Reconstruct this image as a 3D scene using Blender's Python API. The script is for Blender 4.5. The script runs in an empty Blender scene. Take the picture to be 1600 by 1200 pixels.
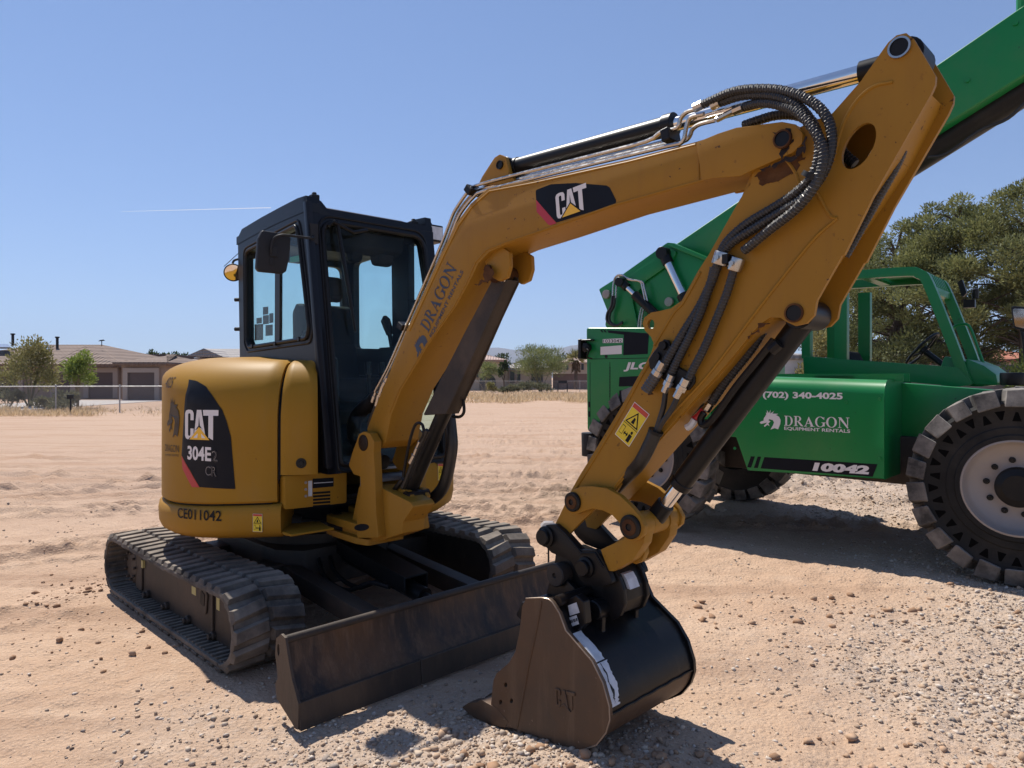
import bpy, bmesh, math, random
import numpy as np
from mathutils import Vector, Matrix
from mathutils.geometry import tessellate_polygon

SC = bpy.context.scene
COL = SC.collection
R = math.radians
random.seed(7)
RNG = np.random.default_rng(11)

# ------------------------------------------------------------ camera, sky, sun, exposure
EYE = 1.5
FPX, CXP, CYP = 1100.0, 800.0, 590.0
cam = bpy.data.cameras.new('camera')
cam.sensor_fit = 'HORIZONTAL'
cam.sensor_width = 36.0
cam.lens = 36.0 * FPX / 1600.0
cam.shift_y = -10.0 / 1600.0
cam.clip_start = 0.05
cam.clip_end = 40000.0
cam_o = bpy.data.objects.new('camera', cam)
COL.objects.link(cam_o)
cam_o.location = (0, 0, EYE)
cam_o.rotation_euler = (R(90), 0, 0)
SC.camera = cam_o

SUN_EL, SUN_AZ = R(56), R(-37)          # azimuth from +Y towards +X
world = bpy.data.worlds.new('World')
SC.world = world
world.use_nodes = True
wn = world.node_tree
bg = wn.nodes['Background']
sky = wn.nodes.new('ShaderNodeTexSky')
sky.sky_type = 'NISHITA'
sky.sun_disc = False
sky.sun_elevation = SUN_EL
sky.sun_rotation = SUN_AZ
sky.altitude = 600
sky.air_density = 1.0
sky.dust_density = 0.0
sky.ozone_density = 3.0
# clear desert sky: softer gradient towards the horizon, deep blue overhead
gam = wn.nodes.new('ShaderNodeGamma')
gam.inputs[1].default_value = 0.66
tint = wn.nodes.new('ShaderNodeMix')
tint.data_type = 'RGBA'
tint.blend_type = 'MULTIPLY'
tint.inputs[0].default_value = 1.0
tint.inputs[7].default_value = (1.20, 1.36, 1.77, 1)
wn.links.new(sky.outputs[0], gam.inputs[0])
wn.links.new(gam.outputs[0], tint.inputs[6])
wn.links.new(tint.outputs[2], bg.inputs[0])
bg.inputs[1].default_value = 0.0935
sun = bpy.data.lights.new('sun', 'SUN')
sun.energy = 5.0
sun.angle = R(0.53)
sun.color = (1.0, 0.95, 0.87)
sun_o = bpy.data.objects.new('sun', sun)
COL.objects.link(sun_o)
sd = Vector((math.sin(SUN_AZ) * math.cos(SUN_EL), math.cos(SUN_AZ) * math.cos(SUN_EL), math.sin(SUN_EL)))
sun_o.location = sd * 50
sun_o.rotation_euler = (-sd).to_track_quat('-Z', 'Y').to_euler()
SC.view_settings.view_transform = 'Standard'
SC.view_settings.look = 'None'
SC.view_settings.exposure = 0.45
SC.view_settings.gamma = 1.0
SC.cycles.max_bounces = 8
SC.cycles.transparent_max_bounces = 24
SC.cycles.use_denoising = True


# ------------------------------------------------------------ frames: x forward, y to the machine's left, z up
class Frame:
    def __init__(s, ox, oy, deg):
        a = R(deg)
        s.o = (ox, oy)
        s.deg = deg
        s.dz = 0.0
        s.h = (math.cos(a), -math.sin(a))
        s.m = (math.sin(a), math.cos(a))

    def w(s, x, y, z):
        return Vector((s.o[0] + x * s.h[0] + y * s.m[0], s.o[1] + x * s.h[1] + y * s.m[1], z + s.dz))

    def _at(s, px, py, n, val):
        r = (px - CXP) / FPX
        d = (val + s.o[0] * n[0] + s.o[1] * n[1]) / (r * n[0] + n[1])
        dx, dy = r * d - s.o[0], d - s.o[1]
        return dx * s.h[0] + dy * s.h[1], dx * s.m[0] + dy * s.m[1], EYE - (py - CYP) * d / FPX

    def side(s, px, py, y):          # photo point -> (x, z) on the plane at this y
        x, _, z = s._at(px, py, s.m, y)
        return x, z

    def front(s, px, py, x):         # photo point -> (y, z) on the plane at this x
        _, y, z = s._at(px, py, s.h, x)
        return y, z

    def sides(s, pts, y):
        return [s.side(p[0], p[1], y) for p in pts]

    def fronts(s, pts, x):
        return [s.front(p[0], p[1], x) for p in pts]

    def ymap(s):                     # (u, v, o) -> world for side plates
        return lambda u, v, o: s.w(u, o, v)

    def xmap(s):
        return lambda u, v, o: s.w(o, u, v)

    def zmap(s):
        return lambda u, v, o: s.w(u, v, o)


def hit(px, d):                      # photo column at depth d
    return (px - CXP) / FPX * d


def zat(py, d):
    return EYE - (py - CYP) * d / FPX


UF = Frame(-1.408, 4.878, 45)        # undercarriage
HF = Frame(-1.37, 4.87, 48)          # slewing house
BF = Frame(-0.73, 4.06, 45)          # boom
TF = Frame(1.30, 7.0, 42)            # telehandler


# ------------------------------------------------------------ mesh builder
def fillet(pts, r, n=4):
    """rounded corners of a 2-D polygon; r a number or a list per corner"""
    out = []
    k = len(pts)
    for i in range(k):
        rr = r[i] if isinstance(r, (list, tuple)) else r
        p = Vector(pts[i][:2]); a = Vector(pts[i - 1][:2]); b = Vector(pts[(i + 1) % k][:2])
        va, vb = a - p, b - p
        la, lb = va.length, vb.length
        if rr <= 0 or la < 1e-6 or lb < 1e-6:
            out.append((p.x, p.y)); continue
        va /= la; vb /= lb
        ang = math.acos(max(-1, min(1, va.dot(vb))))
        if ang > R(172):
            out.append((p.x, p.y)); continue
        t = min(rr / max(math.tan(ang / 2), 1e-3), la * 0.45, lb * 0.45)
        p0, p1 = p + va * t, p + vb * t
        for j in range(n + 1):
            q = j / n
            c = p0 * (1 - q) ** 2 + p * 2 * q * (1 - q) + p1 * q * q
            out.append((c.x, c.y))
    return out


def spline(pts, n=6):
    """Catmull-Rom through 3-D points"""
    P = [Vector(p) for p in pts]
    if len(P) < 3:
        return P
    P = [P[0] * 2 - P[1]] + P + [P[-1] * 2 - P[-2]]
    out = []
    for i in range(1, len(P) - 2):
        a, b, c, d = P[i - 1], P[i], P[i + 1], P[i + 2]
        for j in range(n):
            t = j / n
            out.append(0.5 * ((2 * b) + (c - a) * t + (2 * a - 5 * b + 4 * c - d) * t * t + (3 * b - a - 3 * c + d) * t ** 3))
    out.append(P[-2])
    return out


def resample(pts, step):
    P = [Vector(p) for p in pts]
    L = [0]
    for a, b in zip(P, P[1:]):
        L.append(L[-1] + (b - a).length)
    n = max(2, int(L[-1] / step) + 1)
    out = []
    j = 0
    for i in range(n):
        t = L[-1] * i / (n - 1)
        while j < len(L) - 2 and L[j + 1] < t:
            j += 1
        f = (t - L[j]) / max(L[j + 1] - L[j], 1e-9)
        out.append(P[j].lerp(P[j + 1], f))
    return out


SPLIT = {'bracket_plate', 'pivot_pin', 'coupler_pin', 'bucket_pin', 'hose_fitting', 'wheel_nut', 'plate_bolt', 'hose_clamp', 'roof_lug', 'window_latch', 'window_knob', 'notice_sticker',
         'white_sticker', 'bucket_ear', 'panel_bolt', 'tube_clamp', 'boom_bolt', 'clamp_tie', 'frame_boss', 'frame_opening', 'pod_seam', 'stripe_decal', 'weld_bead', 'travel_lever', 'cutting_edge', 'sidewall_hole_shade'}
WM = {}                              # world matrix of every object that parents others


class MB:
    def __init__(s):
        s.v, s.f, s.mi = [], [], []

    def poly(s, pts, m=0):
        b = len(s.v)
        s.v += [tuple(p) for p in pts]
        s.f.append(tuple(range(b, b + len(pts))))
        s.mi.append(m)

    def prism(s, a, b, m=0, cap=True):
        k = len(a)
        n = len(s.v)
        s.v += [tuple(p) for p in a] + [tuple(p) for p in b]
        if cap:
            s.f.append(tuple(range(n, n + k))); s.mi.append(m)
            s.f.append(tuple(range(n + 2 * k - 1, n + k - 1, -1))); s.mi.append(m)
        for i in range(k):
            j = (i + 1) % k
            s.f.append((n + i, n + k + i, n + k + j, n + j)); s.mi.append(m)

    def jitter(s, amp, seed=1):
        r = random.Random(seed)
        s.v = [tuple(c + r.gauss(0, amp) for c in p) for p in s.v]

    def plate(s, fm, loops, o1, o2, m=0):
        """loops of (u,v): outline then holes, thickened from o1 to o2"""
        if not isinstance(loops[0][0], (tuple, list)):
            loops = [loops]
        if len(loops) == 1:
            s.prism([fm(u, v, o1) for u, v in loops[0]], [fm(u, v, o2) for u, v in loops[0]], m)
            return
        flat = [p for l in loops for p in l]
        tris = tessellate_polygon([[Vector((u, v, 0)) for u, v in l] for l in loops])
        n = len(s.v); k = len(flat)
        s.v += [tuple(fm(u, v, o1)) for u, v in flat] + [tuple(fm(u, v, o2)) for u, v in flat]
        for t in tris:
            s.f.append(tuple(n + i for i in t)); s.mi.append(m)
            s.f.append(tuple(n + k + i for i in reversed(t))); s.mi.append(m)
        b = n
        for l in loops:
            c = len(l)
            for i in range(c):
                j = (i + 1) % c
                s.f.append((b + i, b + k + i, b + k + j, b + j)); s.mi.append(m)
            b += c

    def box(s, fm, u0, u1, v0, v1, o0, o1, m=0):
        s.plate(fm, [(u0, v0), (u1, v0), (u1, v1), (u0, v1)], o0, o1, m)

    def tube(s, pts, r, seg=10, m=0, cap=True, closed=False, prof=None):
        """swept tube; r a number or one radius per point"""
        P = [Vector(p) for p in pts]
        k = len(P)
        T = []
        for i in range(k):
            a = P[i - 1] if (i > 0 or closed) else P[0]
            b = P[(i + 1) % k] if (i < k - 1 or closed) else P[-1]
            t = (b - a)
            T.append(t.normalized() if t.length > 1e-9 else Vector((0, 0, 1)))
        u = T[0].orthogonal().normalized()
        n = len(s.v)
        for i in range(k):
            u = (u - T[i] * u.dot(T[i]))
            u = u.normalized() if u.length > 1e-6 else T[i].orthogonal().normalized()
            w = T[i].cross(u)
            rr = r[i] if isinstance(r, (list, tuple)) else r
            for j in range(seg):
                a = 2 * math.pi * j / seg
                s.v.append(tuple(P[i] + (u * math.cos(a) + w * math.sin(a)) * rr))
        for i in range(k if closed else k - 1):
            i2 = (i + 1) % k
            for j in range(seg):
                j2 = (j + 1) % seg
                s.f.append((n + i * seg + j, n + i * seg + j2, n + i2 * seg + j2, n + i2 * seg + j)); s.mi.append(m)
        if cap and not closed:
            s.f.append(tuple(n + j for j in reversed(range(seg)))); s.mi.append(m)
            s.f.append(tuple(n + (k - 1) * seg + j for j in range(seg))); s.mi.append(m)

    def cyl(s, a, b, r, seg=20, m=0, r2=None):
        s.tube([a, b], [r, r if r2 is None else r2], seg, m)

    def lathe(s, c, axis, prof, seg=32, m=0, ms=None):
        """prof: list of (distance along axis, radius)"""
        axis = Vector(axis).normalized(); c = Vector(c)
        u = axis.orthogonal().normalized(); w = axis.cross(u)
        n = len(s.v)
        for t, r in prof:
            for j in range(seg):
                a = 2 * math.pi * j / seg
                s.v.append(tuple(c + axis * t + (u * math.cos(a) + w * math.sin(a)) * r))
        for i in range(len(prof) - 1):
            for j in range(seg):
                j2 = (j + 1) % seg
                s.f.append((n + i * seg + j, n + i * seg + j2, n + (i + 1) * seg + j2, n + (i + 1) * seg + j))
                s.mi.append(ms[i] if ms else m)

    def grid(s, rows, m=0):
        n = len(s.v); c = len(rows[0])
        for r in rows:
            s.v += [tuple(p) for p in r]
        for i in range(len(rows) - 1):
            for j in range(c - 1):
                s.f.append((n + i * c + j, n + i * c + j + 1, n + (i + 1) * c + j + 1, n + (i + 1) * c + j)); s.mi.append(m)

    def pieces(s):
        """groups of faces that hang together (or whose boxes touch), each as its own builder"""
        par = list(range(len(s.v)))

        def find(i):
            while par[i] != i:
                par[i] = par[par[i]]; i = par[i]
            return i
        for f in s.f:
            for i in f[1:]: par[find(i)] = find(f[0])
        G = {}
        for k, f in enumerate(s.f): G.setdefault(find(f[0]), []).append(k)
        B = []
        for k, fs in G.items():
            p = [s.v[i] for j in fs for i in s.f[j]]
            B.append([[min(q[a] for q in p) - .001 for a in range(3)], [max(q[a] for q in p) + .001 for a in range(3)], fs])
        go = True
        while go:
            go = False
            for i in range(len(B)):
                for j in range(i + 1, len(B)):
                    if all(B[i][0][a] <= B[j][1][a] and B[j][0][a] <= B[i][1][a] for a in range(3)):
                        B[i] = [[min(B[i][0][a], B[j][0][a]) for a in range(3)], [max(B[i][1][a], B[j][1][a]) for a in range(3)], B[i][2] + B[j][2]]
                        del B[j]; go = True; break
                if go: break
        out = []
        for _, _, fs in B:
            m = MB(); mp = {}
            for k in fs:
                m.f.append(tuple(mp.setdefault(i, len(mp)) for i in s.f[k])); m.mi.append(s.mi[k])
            m.v = [None] * len(mp)
            for i, j in mp.items(): m.v[j] = s.v[i]
            out.append(m)
        return out

    def build(s, name, mats, parent=None, bevel=0.0, seg=2, smooth=35, solid=0.0, recalc=True):
        if name in SPLIT:
            ps = s.pieces()
            if 1 < len(ps) <= 60:
                return [p._one(name, mats, parent, bevel, seg, smooth, solid, recalc) for p in ps][0]
        return s._one(name, mats, parent, bevel, seg, smooth, solid, recalc)

    def _one(s, name, mats, parent=None, bevel=0.0, seg=2, smooth=35, solid=0.0, recalc=True):
        me = bpy.data.meshes.new(name)
        inv = WM[parent.name].inverted() if parent is not None else Matrix.Identity(4)
        bm = bmesh.new()
        vs = [bm.verts.new(inv @ Vector(p)) for p in s.v]
        bm.verts.ensure_lookup_table()
        for f, mi in zip(s.f, s.mi):
            try:
                bf = bm.faces.new([vs[i] for i in f]); bf.material_index = mi
            except ValueError:
                pass
        if recalc:
            bmesh.ops.recalc_face_normals(bm, faces=bm.faces[:])
        if bevel > 0:
            bmesh.ops.remove_doubles(bm, verts=bm.verts[:], dist=1e-5)
            es = [e for e in bm.edges if len(e.link_faces) == 2 and e.calc_face_angle(0) > R(32)]
            try:
                bmesh.ops.bevel(bm, geom=es, offset=bevel, offset_type='OFFSET', segments=seg, profile=0.6,
                                affect='EDGES', clamp_overlap=True)
            except Exception:
                pass
        bm.to_mesh(me); bm.free()
        if not isinstance(mats, (list, tuple)):
            mats = [mats]
        for m in mats:
            me.materials.append(m)
        if smooth:
            me.polygons.foreach_set('use_smooth', [True] * len(me.polygons))
            me.set_sharp_from_angle(angle=R(smooth))
        o = bpy.data.objects.new(name, me)
        COL.objects.link(o)
        if parent is not None:
            o.parent = parent
            WM[o.name] = WM[parent.name]
        else:
            WM[o.name] = Matrix.Identity(4)
        if solid:
            md = o.modifiers.new('thickness', 'SOLIDIFY'); md.thickness = solid; md.offset = 0
        return o


def root(name, label, cat, loc, deg=0.0, group=None):
    o = bpy.data.objects.new(name, None)
    COL.objects.link(o)
    o.empty_display_size = 0.2
    o.location = loc
    o.rotation_euler = (0, 0, R(-deg))
    WM[o.name] = Matrix.Translation(Vector(loc)) @ Matrix.Rotation(R(-deg), 4, 'Z')
    tag(o, label, cat, group)
    return o


def tag(o, label=None, cat=None, group=None, kind=None):
    if label: o['label'] = label
    if cat: o['category'] = cat
    if group: o['group'] = group
    if kind: o['kind'] = kind
    return o


# ------------------------------------------------------------ materials
def mat(name, col, rough=0.5, metal=0.0, col2=None, chips=None, cscale=40.0, cthr=0.68, streak=None, nscale=3.0, namt=0.5, bump=0.0, bscale=60.0, dust=None, dscale=2.0,
        dlo=0.5, dhi=0.75, dmax=0.6, spec=0.5, coat=0.0, stretch=None, up=0.0, rvar=0.12, contrast=(0.35, 0.65)):
    m = bpy.data.materials.new(name)
    m.use_nodes = True
    nt = m.node_tree; N = nt.nodes; L = nt.links
    b = N['Principled BSDF']
    b.inputs['Roughness'].default_value = rough
    b.inputs['Metallic'].default_value = metal
    b.inputs['Specular IOR Level'].default_value = spec
    b.inputs['Coat Weight'].default_value = coat
    tc = N.new('ShaderNodeTexCoord')
    mp = N.new('ShaderNodeMapping')
    if stretch: mp.inputs['Scale'].default_value = stretch
    L.new(tc.outputs['Object'], mp.inputs[0])
    out = None

    def noise(sc, det=5, rgh=0.6):
        n = N.new('ShaderNodeTexNoise')
        n.inputs['Scale'].default_value = sc; n.inputs['Detail'].default_value = det; n.inputs['Roughness'].default_value = rgh
        L.new(mp.outputs[0], n.inputs['Vector'])
        return n

    def ramp(src, lo, hi, mx=1.0):
        r = N.new('ShaderNodeMapRange')
        r.inputs[1].default_value = lo; r.inputs[2].default_value = hi; r.inputs[3].default_value = 0; r.inputs[4].default_value = mx
        L.new(src, r.inputs[0])
        return r.outputs[0]

    c = N.new('ShaderNodeRGB'); c.outputs[0].default_value = (*col, 1); out = c.outputs[0]
    n1 = noise(nscale)
    if col2:
        mx = N.new('ShaderNodeMix'); mx.data_type = 'RGBA'
        L.new(ramp(n1.outputs[0], contrast[0], contrast[1], namt), mx.inputs[0]); L.new(out, mx.inputs[6]); mx.inputs[7].default_value = (*col2, 1)
        out = mx.outputs[2]
    if dust:
        n2 = noise(dscale, 8, 0.7)
        fac = ramp(n2.outputs[0], dlo, dhi, dmax)
        if up:
            g = N.new('ShaderNodeNewGeometry'); sx = N.new('ShaderNodeSeparateXYZ'); L.new(g.outputs['Normal'], sx.inputs[0])
            a = N.new('ShaderNodeMath'); a.operation = 'MULTIPLY_ADD'; a.use_clamp = True
            L.new(ramp(sx.outputs[2], 0.2, 1.0, up), a.inputs[0]); L.new(n2.outputs[0], a.inputs[1]); L.new(fac, a.inputs[2])
            fac = a.outputs[0]
        mx = N.new('ShaderNodeMix'); mx.data_type = 'RGBA'
        L.new(fac, mx.inputs[0]); L.new(out, mx.inputs[6]); mx.inputs[7].default_value = (*dust, 1)
        out = mx.outputs[2]
        rr = N.new('ShaderNodeMath'); rr.operation = 'MULTIPLY_ADD'; rr.use_clamp = True
        L.new(fac, rr.inputs[0]); rr.inputs[1].default_value = 0.35; rr.inputs[2].default_value = rough
        L.new(rr.outputs[0], b.inputs['Roughness'])
    elif rvar:
        n3 = noise(nscale * 2.3)
        r = N.new('ShaderNodeMapRange'); r.inputs[1].default_value = 0.3; r.inputs[2].default_value = 0.7
        r.inputs[3].default_value = max(0.02, rough - rvar); r.inputs[4].default_value = min(1, rough + rvar)
        L.new(n3.outputs[0], r.inputs[0]); L.new(r.outputs[0], b.inputs['Roughness'])
    if streak:                       # run-off marks and scuffs, stretched down the plate
        ms = N.new('ShaderNodeMapping'); ms.inputs['Scale'].default_value = (9, 9, 1.1); L.new(tc.outputs['Object'], ms.inputs[0])
        ns = N.new('ShaderNodeTexNoise'); ns.inputs['Scale'].default_value = 1.6; ns.inputs['Detail'].default_value = 8; ns.inputs['Roughness'].default_value = 0.72
        L.new(ms.outputs[0], ns.inputs['Vector'])
        mx = N.new('ShaderNodeMix'); mx.data_type = 'RGBA'
        L.new(ramp(ns.outputs[0], 0.50, 0.74, 0.55), mx.inputs[0]); L.new(out, mx.inputs[6]); mx.inputs[7].default_value = (*streak, 1); out = mx.outputs[2]
    if chips:                        # small chips and specks
        n5 = noise(cscale, 3, 0.6); n6 = noise(2.2, 3, 0.6)
        mu = N.new('ShaderNodeMath'); mu.operation = 'MULTIPLY'; L.new(ramp(n5.outputs[0], cthr, cthr + 0.03, 0.9), mu.inputs[0]); L.new(ramp(n6.outputs[0], 0.46, 0.60), mu.inputs[1])
        mx = N.new('ShaderNodeMix'); mx.data_type = 'RGBA'
        L.new(mu.outputs[0], mx.inputs[0]); L.new(out, mx.inputs[6]); mx.inputs[7].default_value = (*chips, 1); out = mx.outputs[2]
    L.new(out, b.inputs['Base Color'])
    if bump:
        n4 = noise(bscale, 6, 0.65)
        bp = N.new('ShaderNodeBump'); bp.inputs['Strength'].default_value = bump; bp.inputs['Distance'].default_value = 0.01
        L.new(n4.outputs[0], bp.inputs['Height']); L.new(bp.outputs[0], b.inputs['Normal'])
    return m


DUST = (0.36, 0.26, 0.17)
M = {}
M['yellow'] = mat('yellow_paint', (0.330, 0.172, 0.019), 0.5, streak=(0.30, 0.165, 0.035), chips=(0.10, 0.05, 0.02), cscale=55, cthr=0.70, col2=(0.30, 0.150, 0.016), nscale=2.0, dust=DUST, dscale=2.6, dlo=0.52, dhi=0.85, dmax=0.10, bump=0.02, bscale=200, spec=0.10)
M['yellow_arm'] = mat('yellow_arm_paint', (0.318, 0.157, 0.018), 0.46, streak=(0.25, 0.12, 0.02), chips=(0.07, 0.03, 0.012), cscale=45, cthr=0.665, col2=(0.290, 0.138, 0.014), nscale=2.4, dust=(0.25, 0.15, 0.07), dscale=3.2, dlo=0.55, dhi=0.9, dmax=0.22, bump=0.02, bscale=200, spec=0.2)
M['rust'] = mat('rusty_scuffed_paint', (0.055, 0.022, 0.010), 0.75, col2=(0.17, 0.08, 0.03), nscale=14, bump=0.2, bscale=80, spec=0.12)
M['grease'] = mat('black_grease', (0.012, 0.007, 0.005), 0.5, spec=0.2, col2=(0.06, 0.03, 0.015), nscale=20, bump=0.3, bscale=60)
M['black'] = mat('black_paint', (0.007, 0.007, 0.008), 0.38, col2=(0.018, 0.016, 0.014), nscale=5, dust=DUST, dscale=4, dlo=0.55, dhi=0.9, dmax=0.06, spec=0.22)
M['cabblack'] = mat('cab_black_paint', (0.009, 0.011, 0.016), 0.36, dust=DUST, dscale=2.2, dlo=0.55, dhi=0.95, dmax=0.05, up=0.18, spec=0.22)
M['rubber'] = mat('dusty_rubber', (0.030, 0.029, 0.028), 0.75, col2=(0.075, 0.068, 0.062), nscale=5, dust=(0.36, 0.30, 0.24), dscale=3.2, dlo=0.36, dhi=0.75, dmax=0.65, bump=0.3, bscale=45, up=0.65, spec=0.2)
M['tyre'] = mat('tyre_rubber', (0.010, 0.010, 0.010), 0.6, spec=0.2, col2=(0.020, 0.019, 0.018), nscale=7, dust=(0.26, 0.21, 0.16), dscale=2.4, dlo=0.5, dhi=0.9, dmax=0.14, bump=0.15, bscale=60)
M['tread'] = mat('worn_tread_rubber', (0.030, 0.029, 0.028), 0.75, col2=(0.08, 0.076, 0.072), nscale=9, dust=(0.40, 0.36, 0.32), dscale=4.0, dlo=0.36, dhi=0.75, dmax=0.65, up=0.35, bump=0.2, bscale=60, spec=0.2)
M['chrome'] = mat('chrome_steel', (0.72, 0.71, 0.70), 0.12, 1.0, rvar=0.06)
M['zinc'] = mat('zinc_plated_tube', (0.50, 0.48, 0.455), 0.26, 1.0, col2=(0.33, 0.30, 0.26), nscale=12)
M['pitshade'] = mat('painted_recess_shade', (0.004, 0.004, 0.004), 0.95, spec=0.05, rvar=0)  # flat black painted for the shade inside the tyre openings
M['coil'] = mat('hose_guard_wire', (0.07, 0.065, 0.062), 0.5, 0.35, col2=(0.12, 0.105, 0.09), nscale=9)
M['hose'] = mat('black_hose', (0.006, 0.006, 0.007), 0.45, col2=(0.020, 0.018, 0.016), nscale=9, dust=DUST, dscale=5, dlo=0.5, dhi=0.85, dmax=0.12)
M['dirtysteel'] = mat('dirty_frame_steel', (0.035, 0.028, 0.024), 0.55, col2=(0.075, 0.056, 0.042), nscale=4, spec=0.25, dust=(0.22, 0.15, 0.10), dscale=3, dlo=0.5, dhi=0.85, dmax=0.35, bump=0.12, bscale=50)
M['blade'] = mat('worn_blade_steel', (0.034, 0.028, 0.026), 0.46, 0.2, col2=(0.125, 0.068, 0.036), nscale=2.4, namt=0.95, contrast=(0.42, 0.60), dust=(0.20, 0.125, 0.078), dscale=22, dlo=0.48, dhi=0.72, dmax=0.6, stretch=(1, 1, 0.16), bump=0.25, bscale=60, spec=0.3)
M['bladeedge'] = mat('blade_cutting_edge', (0.050, 0.040, 0.034), 0.5, 0.2, col2=(0.11, 0.078, 0.055), nscale=5, dust=(0.17, 0.115, 0.075), dscale=12, dlo=0.5, dhi=0.75, dmax=0.4, bump=0.2, bscale=50, stretch=(1, 1, 0.3), spec=0.3)
M['bucketrust'] = mat('bucket_worn_steel', (0.115, 0.066, 0.037), 0.48, 0.15, chips=(0.26, 0.20, 0.16), cscale=60, cthr=0.66, streak=(0.17, 0.115, 0.075), col2=(0.052, 0.044, 0.038), nscale=1.7, namt=0.85, spec=0.3, dust=(0.16, 0.085, 0.040), dscale=3, dlo=0.5, dhi=0.8, dmax=0.5, bump=0.06, bscale=60)
M['bucketblack'] = mat('bucket_black_paint', (0.007, 0.007, 0.008), 0.34, spec=0.25, col2=(0.04, 0.024, 0.014), nscale=3.5, namt=0.55, contrast=(0.5, 0.75), dust=(0.15, 0.1, 0.06), dscale=8, dlo=0.6, dhi=0.85, dmax=0.35, bump=0.04, bscale=60)
M['green'] = mat('green_paint', chips=(0.02, 0.05, 0.025), cscale=30, cthr=0.69, streak=(0.012, 0.165, 0.055), col=(0.004, 0.190, 0.045), rough=0.34, col2=(0.005, 0.168, 0.042), nscale=1.6, dust=DUST, dscale=1.6, dlo=0.50, dhi=0.85, dmax=0.11, up=0.15, spec=0.4)
M['white'] = mat('white_vinyl', (0.70, 0.66, 0.64), 0.5)
M['whitelabel'] = mat('scuffed_white_label', (0.62, 0.64, 0.68), 0.5, col2=(0.35, 0.36, 0.38), nscale=25)
M['vinylblack'] = mat('black_vinyl', (0.007, 0.008, 0.012), 0.5, spec=0.15)
M['vinylred'] = mat('red_vinyl', (0.42, 0.020, 0.028), 0.4)
M['vinylyellow'] = mat('yellow_vinyl', (0.80, 0.45, 0.03), 0.4)
M['labelpale'] = mat('faded_yellow_label', (0.42, 0.37, 0.15), 0.6)
M['wornhighlight'] = mat('worn_steel_highlight', (0.34, 0.27, 0.21), 0.4, 0.5, col2=(0.16, 0.11, 0.08), nscale=12)  # worn steel, lightened to paint in the rim highlight
M['labelyellow'] = mat('yellow_label', (0.72, 0.52, 0.02), 0.45)
M['labelred'] = mat('red_label', (0.50, 0.05, 0.02), 0.45)
M['vinylblue'] = mat('dark_blue_vinyl', (0.020, 0.032, 0.065), 0.45)
M['vinylbrown'] = mat('faded_dark_vinyl', (0.045, 0.028, 0.014), 0.5, spec=0.2)
M['mirrorsilver'] = mat('mirror_silver', (0.75, 0.72, 0.70), 0.06, 1.0, rvar=0)  # plain silvered mirror, reflects whatever faces it
M['seat'] = mat('seat_fabric', (0.012, 0.012, 0.014), 0.8, spec=0.1)
M['grey'] = mat('light_grey_paint', (0.30, 0.265, 0.245), 0.45, col2=(0.25, 0.215, 0.195), nscale=3, dust=DUST, dscale=2.5, dlo=0.5, dhi=0.9, dmax=0.3)
M['darkgrey'] = mat('dark_grey_plastic', (0.022, 0.022, 0.024), 0.55, spec=0.2)


def glass(name, tint, refl=1.0):
    m = bpy.data.materials.new(name); m.use_nodes = True
    nt = m.node_tree; N = nt.nodes; L = nt.links
    N.remove(N['Principled BSDF'])
    t = N.new('ShaderNodeBsdfTransparent'); t.inputs[0].default_value = (*tint, 1)
    g = N.new('ShaderNodeBsdfGlossy'); g.inputs['Roughness'].default_value = 0.03
    lw = N.new('ShaderNodeLayerWeight'); lw.inputs[0].default_value = 0.5
    pw = N.new('ShaderNodeMath'); pw.operation = 'POWER'; pw.inputs[1].default_value = 5.0; L.new(lw.outputs['Facing'], pw.inputs[0])
    fr = N.new('ShaderNodeMath'); fr.operation = 'MULTIPLY_ADD'; fr.inputs[1].default_value = 0.7; fr.inputs[2].default_value = 0.010; L.new(pw.outputs[0], fr.inputs[0])
    d = N.new('ShaderNodeBsdfDiffuse'); d.inputs[0].default_value = (0.4, 0.36, 0.3, 1)
    mu = N.new('ShaderNodeMath'); mu.operation = 'MULTIPLY'; mu.inputs[1].default_value = refl
    L.new(fr.outputs[0], mu.inputs[0])
    mx = N.new('ShaderNodeMixShader'); L.new(mu.outputs[0], mx.inputs[0]); L.new(t.outputs[0], mx.inputs[1]); L.new(g.outputs[0], mx.inputs[2])
    tc = N.new('ShaderNodeTexCoord'); no = N.new('ShaderNodeTexNoise'); no.inputs['Scale'].default_value = 5; no.inputs['Detail'].default_value = 6
    L.new(tc.outputs['Object'], no.inputs['Vector'])
    mr = N.new('ShaderNodeMapRange'); mr.inputs[1].default_value = 0.45; mr.inputs[2].default_value = 0.85; mr.inputs[4].default_value = 0.03
    L.new(no.outputs[0], mr.inputs[0])
    mx2 = N.new('ShaderNodeMixShader'); L.new(mr.outputs[0], mx2.inputs[0]); L.new(mx.outputs[0], mx2.inputs[1]); L.new(d.outputs[0], mx2.inputs[2])
    L.new(mx2.outputs[0], N['Material Output'].inputs[0])
    return m


M['glass'] = glass('tinted_cab_glass', (0.88, 0.955, 0.94))
M['glassclear'] = glass('clear_glass', (0.8, 0.85, 0.84), 0.8)


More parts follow.
